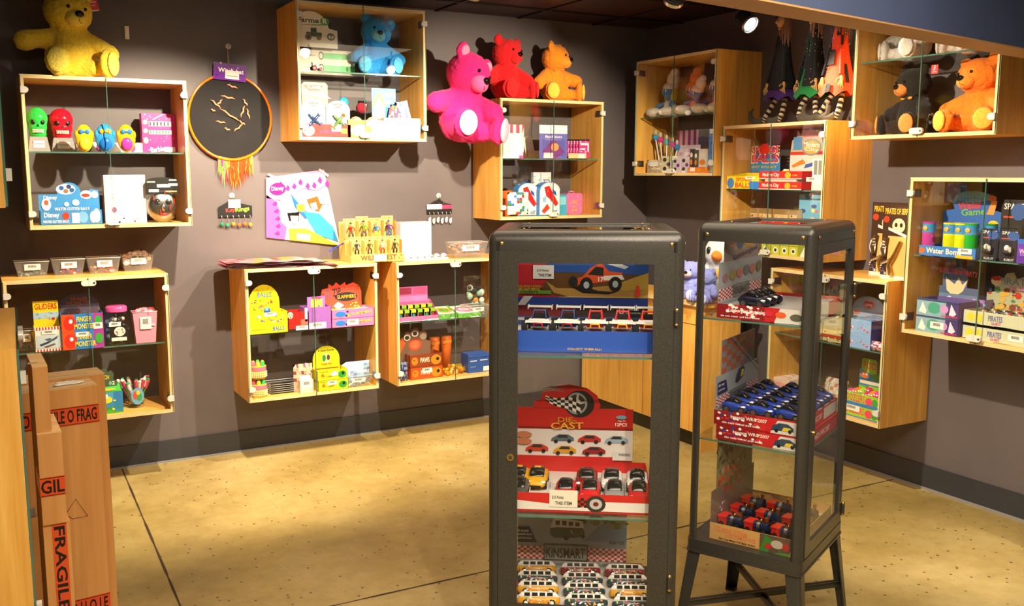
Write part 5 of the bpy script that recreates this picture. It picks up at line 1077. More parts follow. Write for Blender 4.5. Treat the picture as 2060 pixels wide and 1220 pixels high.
pouch((lambda H_:(H_[0],H_[1],.045,H_[3],H_[4]))((0.59,0.7648,0.018,0.1564,0.09)), 'c4', .03, ['A8C8E8','F4F4F8','7AA0D8','D8D0E8'], 'white and light blue packet standing in the clear tub', 6, name='toy_packet')

# ================= cabinet 5 =================
display(('c5',0.386,0.02,0.2935,0.0248,0.1291), .13, 'E070A8', [('r',.0,.05,1,.2,'E8E8E8'),('t','RING POPS',.3,.03,.6,.2,'C03A8A'),('b',.72,.0,.98,.3)], (0.0629,0.2614,0.4877,0.5902,0.12), 'rect', 'B85A9A', [('r',.05,.55,.45,.95,'8A2A4A'),('r',.5,.55,.95,.95,'C84A7A'),('r',0,.1,1,.45,'C87AC0')], 'pink rack of boxed sweets in five columns', lip=.25, back=.9)
for r_ in range(2):
    for k in range(6):
        m=MB(); c=['2A8A6A','5A2A2A','2A7A8A','3A2A1A','2A8A4A','C82A3A'][k]; m.box(-.0155,.0155,0,.03,0,.068,M('2A2A22','gloss')); m.box(-.0155,.0155,-.0005,.03,.052,.072,M(['D8C83A','8AB83A'][k%2],'gloss')); m.ell((0,-.002,.03),(.010,.004,.018),M(c,'gloss'),10); m.box(-.016,-.0145,-.003,0,0,.052,M('D8D8D0')) 
        B=('c5',0.386,0.02,0.2935,0.0248,0.1291); o=m.build('sweet_box'); put(o,'c5',B[2]+.021+.0375*k*(B[3]-B[2])/.235,B[4]+.012+.045*r_,.388+.022*r_); tag(o,'narrow boxed sweet with yellow top in the pink rack','sweet box','boxed sweets in the pink rack')
for k,(x0,x1,yt,ybb,lab) in enumerate(((881,926,610,641,'green tray of round picture cards, left of two'),(922,967,607,637,'green tray of pink picture cards, right of two'))):
    B=[('c5',0.386,0.2939,0.4497,0.0396,0.0283),('c5',0.386,0.4227,0.5815,0.0139,0.0348)][k]; w_=B[3]-B[2]; t=thing('card_tray',lab,'tray','green trays of picture cards'); putB(t,B); h_=.035
    m=MB(); m.extx([(0,0),(.17,0),(.17,.055),(0,h_*.7)],-w_/2,w_/2,M('6AB04A')); prt(m,-w_/2,w_/2,0,h_*.7,[('d',0,.1,1,.9,14,['3A7A2A','C8D88A','2A5A8A'],.004,k),('r',.55,0,.95,.2,'F0F0F0')]); m.build('tray',t)
    m=MB(); T=Matrix.Translation((0,0,h_*.7+.002)) @ Matrix.Rotation(math.atan(.03/.17)-PI/2,4,'X'); prt(m,-w_/2+.004,w_/2-.004,.004,.165,[('r',.05,.03,.95,.95,'F4F0EC'),('e',.5,.5,.4,.32,['E8A83A','E87AA8'][k]),('e',.5,.5,.25,.2,['5AA84A','F4D0E0'][k]),('d',.2,.25,.8,.75,10,['D83A3A','3A6AC0','F0E03A','E84A8A'],.006,k+4)],T=T); m.build('picture_cards',t)
pouch((0.5239,0.6936,0.386,0.6331,0.1), 'c5', .08, ['8AB8A0','E8E8E0','3A3A3A','C8882A','A8C8B0'], 'clear bulging bag of small discs at the right of the shelf', 5, film=FILM, name='disc_bag')
tub(('c5',0.386,0.4871,0.655,0.03,0.0691), .09, 'low clear tub in front of the disc bag', .5, ['9AB0A0','3A3A3A','D8D8C8','7AA088'], seed=13)
pw=[('e',.15,.5,.1,.32,'F07A1E'),('p',[(.1,.55),(.13,.65),(.16,.55)],'1A1A1A'),('t','PAWS',.32,.35,.6,.75,'F4E8D0'),('e',.8,.5,.16,.4,'E8861E'),('e',.85,.55,.05,.14,'1A1A1A')]
B1=('c5',0.018,0.1053,0.3268,0.0431,0.0757)
display(B1, .12, 'C84A1E', pw+[('b',.36,.5,.66,.9)], None,'rect','0',[], 'lower orange and brown toy box with picture of a fox', name='orange_toy_box', group='orange and brown toy boxes')
display(('c5',B1[1]+B1[5]+.0005,B1[2]-.003,B1[3]-.003,B1[4],B1[5]*1.05), .12, '8A3A1A', pw, (0.0651,0.279,0.1477,0.3304,0.12), 'cloud', '7A5A48', [('e',.5,.42,.22,.22,'B84A2A'),('e',.5,.42,.15,.15,'C86A4A'),('e',.25,.68,.11,.11,'E8E0D8'),('e',.25,.68,.07,.07,'3A3A3A'),('e',.5,.80,.11,.11,'E8E0D8'),('e',.5,.80,.07,.07,'3A3A3A'),('e',.76,.68,.11,.11,'B8A890'),('p',[(0,.1),(.2,.5),(.1,.7),(0,.6)],'C85A2A')], 'upper brown toy box with paw print header', name='orange_toy_box', group='orange and brown toy boxes')
pouch((0.0271,0.0867,0.018,0.1369,0.03), 'c5', .03, ['2A3A6A','5A6A9A','8A8AA8'], 'dark blue packet left of the orange and brown toy boxes', 3, name='toy_packet')
for k in range(2):
    H_=[(0.3038,0.3741,0.018,0.2469,0.16),(0.3847,0.4595,0.018,0.2495,0.16)][k]; m=MB(); r_=(H_[1]-H_[0])/2; hh=H_[3]-H_[2]; m.lathe([(0,0),(r_*.7,0),(r_*.95,hh*.85),(r_,hh*.9),(r_*.9,hh),(0,hh)],M('E0722A'),n=16); m.lathe([(r_*.98,hh*.80),(r_*1.0,hh*.88)],M('F0903A'),n=16)
    o=m.build('orange_cone_tub'); put(o,'c5',(H_[0]+H_[1])/2,.19,.018); tag(o,['orange tapering tub behind the gold bags, left of two','orange tapering tub behind the gold bags, right of two'][k],'tub','orange tapering tubs')
rnd=random.Random(21)
for k in range(14):
    m=MB(); m.ell((0,0,0),(.022,.012,.014),M(['F0B020','F4C84A','E8962A','F8E08A'][k%4],'foil'),10); m.add([(-.02,0,0),(-.036,.0,.012),(-.036,0,-.012)],[(0,1,2)],M('F4C84A','foil')); m.add([(.02,0,0),(.036,.0,.012),(.036,0,-.012)],[(0,1,2)],M('F4C84A','foil'))
    o=m.build('gold_sweet'); u0=0.3456; u1=0.5154; q=rnd.random(); put(o,'c5',u0+(u1-u0)*(.1+.8*q),.04+.10*rnd.random(),.034+.045*(1-abs(2*q-1))*rnd.random()+.0*k,rnd.uniform(-50,50)); o.rotation_euler.y=rnd.uniform(-.8,.8); tag(o,'gold wrapped sweet in the loose pile on the cabinet floor','sweet','pile of gold sweets')
card_box(('c5',0.018,0.5102,0.6659,0.05,0.1213), .10, '2A56A8', [('r',.1,.6,.4,.66,'C8D0E8'),('r',.55,.62,.9,.68,'C8D0E8'),('r',.1,.3,.35,.34,'8AA0D0'),('r',.7,.05,1,.3,'F0F0F0'),('r',.0,.8,1,.82,'1A3A80')], 'blue cardboard toy box at the right, near the steel case', name='blue_toy_box')
# ================= around cabinet 6 =================
bear('WA', 2.648, -.30, 1.8551, .565, 'E81E7E', 'F8B8D4', 'big magenta teddy bear with pale pink feet hung between two wall cabinets', rot=4, turn=20, tilt=12, nod=12, legs=(6,36), arms=((.36,-.06,.36),(.26,-.22,.34)), muzzle='EE6AAE', earin='F490BC', roll=8)
bear('c6', .135, .17, CH, .40, 'DC141C', 'E01E22', 'red teddy bear sitting on top of the wall cabinet, left of the orange one', rot=2, turn=16, tilt=4, nod=2, legs=(4,52), arms=((.36,-.10,.34),(.30,-.16,.30)), muzzle='E0181E')
bear('c6', .50, .17, CH, .385, 'F0921E', 'F8C84A', 'orange teddy bear with bow sitting right of the red bear', rot=0, turn=38, tilt=2, nod=2, legs=(22,50), arms=((.36,-.12,.30),(.36,-.14,.34)), muzzle='F0A030', scarf='E8861A')
for u,v,lab in ((.20,.30,'red'),): pass
card_box(('c6',0.386,0.0286,0.1735,0.012,0.1569), .08, 'F6F2F0', [('d',.2,.1,.8,.9,8,['D0C8C8','B8B0B0'],.004,3),('r',0,0,.8,.12,'E8E4E4'),('r',.8,0,1,.12,'B84AA0'),('r',.48,.12,.5,1,'C8C0C0')], 'white boxed toys at the left of the bear cabinet shelf', name='white_box')
display(('c6',0.386,0.3319,0.5264,0.22,0.0564), .12, 'E8C890', [('r',0,0,1,.3,'E0BC80')], (0.1315,0.3061,0.4318,0.6083,0.11), 'rect', 'C83A80', [('r',0,0,.12,1,'F6E8EE'),('r',.26,0,.4,1,'F6E8EE'),('r',.52,0,.66,1,'F6E8EE'),('r',.8,0,.92,1,'F6E8EE'),('p',[(.7,0),(1,0),(1,.9)],'F8F4F0')], 'tan tray with pink striped header card', name='counter_display_box')
for k in range(4):
    m=MB(); m.box(-.036,.036,0,.003,0,.145,M('F8F6F2')); prt(m,-.036,.036,0,.145,[('d',.1,.2,.9,.9,7,['E0D0C8','D8B8B8'],.004,k)]); o=m.build('white_card'); B=('c6',0.386,0.3319,0.5264,0.22,0.0564); put(o,'c6',B[2]+.04,B[4]+.015+.022*k,.389); o.matrix_basis=o.matrix_basis @ Matrix.Rotation(R_(-10),4,'X') @ Matrix.Rotation(R_(-8),4,'Y'); tag(o,'overexposed white card leaning in the tan tray','card','white cards in the tan tray')
blister((0.3122,0.5255,0.386,0.6002,0.04), 'c6', '6A6AC0', [('r',0,.75,1,1,'F4F4F8'),('t','fashion',.2,.62,.8,.70,'F0E8F4'),('p',[(.1,.2),(.5,.6),(.9,.2),(.6,.0),(.2,.0)],'8A3A90'),('e',.55,.35,.15,.12,'E8A868'),('r',.15,.02,.5,.18,'F8F4F4')], 'rect', (.1,.1,.9,.6), 'purple and blue blister pack on the bear cabinet shelf', thick=.025)
for k in range(6):
    B=('c6',0.386,0.4659,0.7003,0.012,0.1847); m=MB(); m.box(-.042,.042,0,.012,0,.118,M('D8308A')); m.box(-.0425,.0425,-.0005,.0125,.110,.119,M('1A1218')); prt(m,-.042,.042,0,.112,[('r',.1,.72,.85,.86,'F6E0EC'),('d',.05,.05,.95,.95,22,['F8D0E4','8A1A5A','F6F0F4'],.005,3),('r',.1,.45,.6,.55,'F6E0EC'),('r',.8,.35,.92,.8,'F8F0F4')])
    prt(m,0,.012,0,.112,[('r',0,0,1,1,'3A1A2A'),('r',.2,.2,.8,.5,'D8308A')],T=Matrix.Translation((-.0422,.012,0)) @ Matrix.Rotation(-PI/2,4,'Z'))
    o=m.build('pink_book'); put(o,'c6',B[3]-.05-.0145*k,B[4]+.014+.012*k,.394,0); tag(o,'pink and black book in the slanted row on the tan tray','book','row of pink and black books')
B=('c6',0.386,0.5161,0.6925,0.012,0.0635); m=MB(); w_=.07; m.box(-w_,w_,0,.12,0,.003,M('E8C890')); m.box(-w_,w_,0,.002,0,.036,M('E8C890')); prt(m,-w_,w_,0,.036,[('r',.55,.1,.9,.9,'F6F2EC')]); o=m.build('card_tray'); put(o,'c6',(B[2]+B[3])/2-.01,.02,.386); tag(o,'tan card tray holding the pink and black books','tray')
display(('c6',0.018,0.1184,0.3184,0.1558,0.0519), .10, 'F0701E', [('r',.35,.1,.75,.9,'F6F2EC')], (0.0807,0.2779,0.0503,0.1812,0.09), 'rect', 'E8601A', [('r',0,0,.12,1,'D8500E')], 'orange card display box holding a printed bag', name='counter_display_box')
pouch((lambda H_:(H_[0],H_[1],.03,H_[3],H_[4]))((0.0945,0.25,0.018,0.1724,0.05)), 'c6', .04, ['E8E4E0','D83A2A','3A8A5A','4A7AC0','F4F0EC'], 'white and red printed bag inside the orange display box', 8, film=None)
pouch((0.2067,0.3551,0.018,0.3404,0.18), 'c6', .05, ['8A7A70','B83A2A','C8C0B8','5A5A5A'], 'clear tall bag with red contents behind the backpacks', 9, film=FILM)
card_box(('c6',0.018,0.3682,0.5052,0.2,0.2803), .03, 'D8E8F0', [('d',0,.6,1,1,14,['D83A3A','E8C83A','4A90D0','FFFFFF'],.006,3),('r',0,0,1,.55,'4A8AC8')], 'small printed box of bright pictures behind the backpacks', name='small_box')
for k,(H_,lab) in enumerate((((0.1745,0.3285,0.018,0.2316,0.08),'red, white and blue round topped backpack, left of two'),((0.3113,0.472,0.018,0.2375,0.04),'red, white and blue round topped backpack, right of two'))):
    t=thing('kids_backpack',lab,'backpack','round topped printed backpacks'); w_=H_[1]-H_[0]; h_=H_[3]-H_[2]; put(t,'c6',(H_[0]+H_[1])/2,H_[4],.018)
    m=MB(); P=outline('arch',-w_/2,w_/2,0,h_); m.exty(P,0,.06,M('3A80C8','gloss')); m.exty(outline('arch',-w_*.46,w_*.46,h_*.03,h_*.97),-.008,.0,M('E8EEF4','gloss'))
    prt(m,-w_*.45,w_*.45,h_*.05,h_*.93,[('p',[(.2,.9),(.45,.95),(.75,.6),(.95,.35),(.8,.25),(.5,.5),(.3,.6)],'D82A2A'),('p',[(.05,.1),(.35,.35),(.5,.2),(.2,.02)],'D83A2A'),('p',[(.6,.85),(.8,.75),(.85,.6),(.65,.7)],'2A5AB0'),('e',.42,.78,.12,.09,'D82A2A'),('p',[(.36,.80),(.41,.76),(.38,.75)],'F4F4F4'),('p',[(.10,.55),(.3,.6),(.28,.4),(.12,.4)],'8AB8E0'),('p',[(.6,.1),(.9,.15),(.85,.0),(.6,.0)],'8A9AA8')],y=-.008,kind='gloss'); m.build('bag_body',t)
    m=MB(); m.tube([(-.02,.03,h_-.004),(-.015,.03,h_+.012),(.015,.03,h_+.012),(.02,.03,h_-.004)],.003,M('2A5AB0','cloth'),6); m.build('carry_loop',t)
    m=MB(); m.tube([(x,-.009,z) for x,z in outline('arch',-w_*.47,w_*.47,h_*.02,h_*.98)[2:]],.002,M('D8D8D8','gloss'),5); m.build('zip',t)
t=thing('lunch_box','pink rounded lunch box with yellow print','lunch box'); B=('c6',0.018,0.6339,0.766,0.2067,0.1387); putB(t,B); w_=B[3]-B[2]; h_=B[5]
m=MB(); r_=.018; P=[]; 
for cx,cz,a0 in ((w_/2-r_,h_-r_,0),(-w_/2+r_,h_-r_,90),(-w_/2+r_,r_,180),(w_/2-r_,r_,270)):
    for k in range(5): a=R_(a0+22.5*k); P.append((cx+r_*math.cos(a),cz+r_*math.sin(a)))
m.exty(P,0,.085,M('E87AB8','gloss')); prt(m,-w_/2,w_/2,0,h_,[('d',.08,.1,.92,.92,20,['F4B0D8'],.004,2),('t','ABC',.33,.5,.68,.68,'F0C030'),('r',.38,.2,.44,.45,'F0A040'),('r',.56,.2,.62,.45,'F0A040'),('r',.34,.14,.46,.2,'F0C030'),('r',.54,.14,.66,.2,'F0C030')],kind='gloss'); m.build('box_body',t)
m=MB(); m.tube([(-.022,.04,h_-.002),(-.018,.04,h_+.012),(.018,.04,h_+.012),(.022,.04,h_-.002)],.003,M('F090C8','gloss'),6); m.build('handle',t)
m=MB(); m.tube([(x,.045,z) for x,z in P],.0015,M('C85A98','gloss'),5,True); m.build('seam_band',t)
card_box(('c6',0.018,0.5082,0.5673,0.1,0.133), .06, '3AB0D8', [('r',.1,.5,.9,.9,'8AD8F0')], 'narrow sky blue box behind the lunch box', name='small_box')
m=MB(); m.ell((0,0,.008),(.016,.010,.008),M('A88A7A'),10); m.ell((.02,0,.008),(.012,.009,.007),M('D8D0C8'),10); o=m.build('mini_figure'); put(o,'c6',0.391,.02,.018); tag(o,'tiny brown and white figure lying by the front edge','figure')

# ================= cabinet D (dim, dolls) =================
doll('D', .20, .13, .386, .31, '6AA0D8', 'EDE0D0', 'ECE8E4', 'blue faced doll with yellow hair and pale cap, left end', rot=-10, hair='E8B82A')
doll('D', .40, .17, .386, .30, '8A6AB0', 'D86A4A', 'E89A8A', 'purple doll in coral clothing and red cap, second from left', rot=-6, lean=-6)
doll('D', .50, .08, .386, .25, '6A8AD0', 'F0D8D0', 'F0A090', 'small blue doll in peach shirt and pale cap, in front', rot=-12, lean=14)
doll('D', .62, .15, .386, .29, '5A70C0', 'F4E0DC', 'A85AB0', 'blue doll with white cap and purple top, right of centre', rot=-14, lean=4)
doll('D', .70, .22, .386, .30, '4A90D0', 'E8D8D8', 'C84A4A', 'blue doll at the right end against the side', rot=-16, lean=-8)
for k,(u,d,s) in enumerate(((.12,.06,.05),(.28,.05,.055),(.42,.05,.05),(.58,.05,.05),(.70,.07,.045))):
    m=MB(); m.ell((0,0,.032),(s*1.3,s,.032),M('F2EADC','fur'),14); o=m.build('white_plush_paw'); put(o,'D',u,d,.386); tag(o,'white rounded plush foot resting on the glass shelf edge','plush foot','white plush feet on the shelf')
for k,(u,z,lab) in enumerate(((.47,.70,'first'),(.62,.55,'second'))): pass
rnd=random.Random(5)
for k,(x,y,cl,lab) in enumerate(((1308,268,'2AB0E0','turquoise'),(1325,262,'E83AA8','bright pink'),(1335,278,'5AC0E0','pale blue'),(1352,290,'E83AA8','magenta'),(1364,290,'2A90C8','blue'))):
    t=thing('pompom_pen','pen topped with %s fluffy ball and feathers'%lab,'pen','pens with fluffy balls'); u0=(0.1839,0.2046,0.2355,0.266,0.2964)[k]; dz=.22-.018*k; dx=[-.075,-.045,-.01,.02,.035][k]
    put(t,'D',u0,.08,.022); e=Vector((dx,.01,dz)); m=MB(); m.cyl((0,0,0),e,.004,.005,M('E8E0DC','gloss'),n=8); m.build('pen_barrel',t)
    m=MB(); 
    for i in range(60):
        d=Vector((rnd.gauss(0,1),rnd.gauss(0,1),rnd.gauss(0,1))).normalized(); q=d.orthogonal().normalized()*.0025; c_=e+Vector((0,0,.012)); m.add([c_+q,c_-q,c_+d*.030],[(0,1,2)],M(cl,'fur'))
    m.ell(e+Vector((0,0,.012)),.018,M(cl,'fur'),10); m.build('fluffy_ball',t)
    m=MB(); m.ell(e+Vector((-.004,0,.045)),(.014,.008,.018),M('D8D4CC','fur'),8); m.build('top_feather',t)
pouch((0.0655,0.2339,0.018,0.1038,0.04), 'D', .03, ['B8B0A0','D8D0C0'], 'grey clear packet with white sticker at the left corner', 3, name='toy_packet', ops=[('r',.3,.5,.8,.85,'F4F4F0')])
cardst=[('D8D8B0','pale green printed stack of eye toys at the left'),('D8C8D8','lilac stack of eye toys'),('D0C0D4','lilac stack of eye toys with purple dots')]
for k,(x0,x1,yt) in enumerate(((1331,1350,312),(1352,1368,316),(1370,1386,314))):
    card_box([('D',0.018,0.2286,0.3252,0.05,0.1103),('D',0.018,0.3522,0.4261,0.04,0.0958),('D',0.018,0.4358,0.5127,0.04,0.1009)][k], .05, cardst[k][0], [('e',.3,.25,.2,.12,'3A3A3A'),('e',.7,.5,.2,.12,'6A3A8A'),('e',.3,.78,.2,.12,'3A3A3A'),('r',.1,.02,.5,.12,'FFFFFF')], cardst[k][1], name='printed_packet')
pouch((0.283,0.517,0.018,0.1967,0.09), 'D', .07, ['D8C8D4','E8DCE4','B89AB8'], 'large lilac plush parcel behind the eye toy stacks', 4, name='plush_parcel')
for k in range(3):
    card_box([('D',0.018,0.5168,0.5452,0.04,0.15),('D',0.018,0.5592,0.5873,0.04,0.1429),('D',0.018,0.5891,0.658,0.05,0.148)][k], .02, ['3A3A3A','4A4A48','D8D8D0'][k], [('e',.5,.75,.4,.1,'E8E0D8'),('e',.5,.45,.4,.12,'E8862A'),('r',.1,.05,.9,.25,'E86A1E')], ['black and orange figure strip, left one','black and orange figure strip, right one','white and green boxed strip beside the orange base'][k], name='figure_strip')
card_box(('D',0.018,0.5264,0.711,0.02,0.0341), .04, 'E8861E', [('d',0,0,1,1,14,['F0C890','C85A10'],.004,3),('r',.1,.3,.35,1,'F4F0EC')], 'low orange patterned tray under the figure strips', name='card_tray', cat='tray')
display(('D',0.018,0.2508,0.5327,0.16,0.1541), .12, 'C87AA0', [('d',0,0,1,1,14,['F0D0E0','A85A8A'],.005,3)], (0.1728,0.3866,0.1587,0.299,0.22), 'rect', '8A3A8A', [('r',.12,0,.26,1,'E8B0C8'),('r',.38,0,.52,1,'E8B0C8'),('r',.64,0,.78,1,'E8B0C8'),('r',.9,0,1,1,'E8B0C8')], 'purple and pink striped display at the back of the lower shelf')
card_box(('D',0.018,0.6994,0.7529,0.03,0.2723), .05, '3A78C8', [('d',0,.4,1,.9,9,['8AB8E8','1A4A9A'],.005,3),('r',.1,.88,.9,.98,'E8E8F0'),('r',.1,.02,.9,.3,'D8E0E8')], 'tall blue pack standing at the right of the lower shelf', name='tall_pack')

# ================= cabinet E =================
sb=[('e',.13,.45,.11,.42,'4A80D0'),('t','SPONGE',.3,.58,.78,.9,'E02A1E'),('t','BALLS',.28,.1,.76,.52,'E02A1E'),('r',.72,.0,1,.6,'2A80D8'),('b',.58,.78,.88,.98)]
display(('E',0.386,0.0336,0.2997,0.012,0.0822), .16, 'F4DE1E', sb, None,'rect','0',[], 'yellow tray of sponge balls', name='counter_display_tray', lip=.9, back=1.15)
t=thing('header_card','blue header card with big red sponge balls lettering','card'); H_=(0.0321,0.2742,0.4883,0.6559,0.2); put(t,'E',(H_[0]+H_[1])/2,H_[4],.386)
header_mesh((H_[0],H_[1],H_[2]-.386,H_[3]-.386),(H_[0]+H_[1])/2,0,'cloud','6A4A8A',[('r',0,0,1,.45,'3A8AC8'),('t','SPONGE',.03,.62,.97,.90,'FFF0E0'),('t','SPONGE',.05,.64,.95,.88,'E02A1E'),('e',.46,.78,.17,.20,'D82818'),('t','BALLS',.03,.28,.97,.62,'FFF0E0'),('t','BALLS',.05,.31,.95,.59,'E02A1E'),('t','SOFT BOUNCY',.05,.12,.9,.2,'D8C83A')]).build('card_sheet',t)
m=MB(); m.box(-.06,.06,.002,.03,0,.002,M('3A8AC8')); m.build('card_foot',t)
for k in range(5):
    m=MB(); m.ell((0,0,.024),.024,M(['C8281E','E84A2A','C8281E','8A3A2A','D83A2A'][k],'cloth'),12); o=m.build('sponge_ball'); B=('E',0.386,0.0336,0.2997,0.012,0.0822); put(o,'E',B[2]+.04+.045*k,B[4]+.05+.03*(k%2),.389+.018); tag(o,'red sponge ball in the yellow tray','ball','red sponge balls in the tray')
mc=[('t','Modern City',.08,.2,.48,.8,'F6F2EC'),('e',.68,.5,.07,.4,'F0B020'),('t','CARS',.78,.4,.9,.6,'F0C83A'),('r',0,0,1,.12,'D8D4CC')]
B1=('E',0.386,0.2997,0.6199,0.012,0.044)
display(B1,.17,'DE2018',mc,None,'rect','0',[],'lower red car tray lettered Modern City',name='red_car_tray',group='red car trays',inner=(.7,'E8E8E8'))
m=MB(); m.box(-.118,.118,.004,.15,0,.014,M('C8C4BC')); o=m.build('card_sleeve'); put(o,'E',(B1[2]+B1[3])/2,B1[4],.386+B1[5]+.0005); tag(o,'flat pale grey layer between the two red car trays','sleeve')
B2=('E',B1[1]+B1[5]+.015,B1[2],B1[3],B1[4],B1[5])
display(B2,.17,'DE2018',mc,(0.3883,0.6231,0.4323,0.7285,0.16),'burst','B8A898',[('r',0,0,1,.22,'C8C4C0'),('r',0,.22,1,.5,'D8D0C8'),('r',0,.5,1,.56,'D83020'),('p',[(.05,.3),(.4,.42),(.5,.34),(.1,.26)],'E87A2A'),('p',[(.45,.24),(.8,.30),(.75,.36),(.5,.32)],'3A5AB0'),('e',.66,.64,.30,.16,'8A8A88'),('e',.66,.64,.25,.13,'C8A050'),('t','Modern',.42,.64,.9,.74,'E8E8E0',-4),('t','City',.45,.55,.9,.63,'E8E8E0',-4),('r',.1,.60,.35,.84,'4A8AC0'),('r',.4,.84,.95,.95,'A85A50')],'upper red car tray with tall road picture header',name='red_car_tray',group='red car trays',inner=(.7,'E8E8E8'))
for k in range(3):
    o=sports_car(['E8C83A','E8E8E8','C8C8C8'][k],W=.035,L=.06) if False else None
m=MB(); m.box(-.02,.02,0,.022,.004,.016,M('F0D02A','paint')); m.box(-.012,.010,.002,.02,.016,.024,M('F4F4F0','gloss')); [m.cyl((x,-.001,.006),(x,.003,.006),.006,.006,M('1A1A1A'),n=10) for x in (-.012,.012)]; o=m.build('toy_car'); put(o,'E',0.453,.055,B2[1]+B2[5]*.7+.001); tag(o,'tiny yellow and white toy car in the upper red tray','toy car')
card_box(('E',0.386,0.6897,0.766,0.012,0.1678), .05, 'F4F0E8', [('r',.15,.5,.45,.95,'8A8A80'),('r',.55,.5,.85,.95,'8A8A80'),('b',-.5,.28,.5,.42),('r',.1,.02,.9,.2,'E0D8D0')], 'upright white box with window slots at the right end of the shelf', name='white_box')
for k in range(6):
    H_=(0.1905,0.5442,0.018,0.2984,0.06); w_=(H_[1]-H_[0])/6; m=MB(); m.box(-w_*.46,w_*.46,0,.04,0,.14,M('C8A870')); prt(m,-w_*.46,w_*.46,0,.14,[('r',0,.8,1,1,'8A6A3A'),('d',.1,.2,.9,.75,7,['C83A2A','3A3A2A','2A5A8A','E8D8A0'],.006,k)]); o=m.build('figure_packet'); put(o,'E',H_[0]+w_*(k+.5),.06+.01*(k%2),.018+.17*0+.125); o.location.z=FR['E'][0][2]+.018+.115; tag(o,'brown printed figure packet in the row below the sponge balls','packet','row of brown figure packets')
B=('E',.018,0.2099,0.5632,.05,.113)
card_box(B,.11,'4A3A24',[],'dark brown long box carrying the row of brown packets',name='long_box')
card_box(('E',0.018,0.5087,0.687,0.12,0.3408), .01, '5AA8D8', [('r',0,0,1,1,'6AB0D8'),('d',.1,.3,.9,1,16,['F0C8A0','E8E0E8','8A5A3A','E86A8A','2A5AA0','F0E08A'],.018,4)], 'tall blue picture board with pale figures at the right', name='picture_board', cat='board')
gy=[('e',.5,.45,.3,.3,'F0F0E0'),('e',.5,.45,.16,.16,'2A3A2A'),('r',0,.9,1,1,'8A9A2A')]
for r_ in range(2):
    for k in range(4):
        x0=1531+17*k; w_=.058; u0=(0.3617,0.4383,0.5057,0.5716)[k]
        m=MB(); m.box(-.031,.031,0,.06,0,.058,M('C8C83A')); prt(m,-.031,.031,0,.058,gy); o=m.build('novelty_box'); put(o,'E',u0,.022+.03*r_*0,.018+.0585*r_); tag(o,'small yellow green box with round picture, %s, %s'%(['first','second','third','fourth'][k]+' from left',['bottom row','upper row'][r_]),'box','small yellow green boxes')
m=MB(); m.exty([(-.05,0),(.05,0),(.05,.05),(.01,.105)],0,.08,M('EEEAE0')); prt(m,-.05,.05,0,.1,[('e',.68,.4,.18,.2,'E8A83A'),('e',.68,.4,.1,.1,'D85A3A')]); o=m.build('slanted_box'); put(o,'E',0.6619,.03,.018); tag(o,'white slanted box with round orange print on cabinet floor','box')

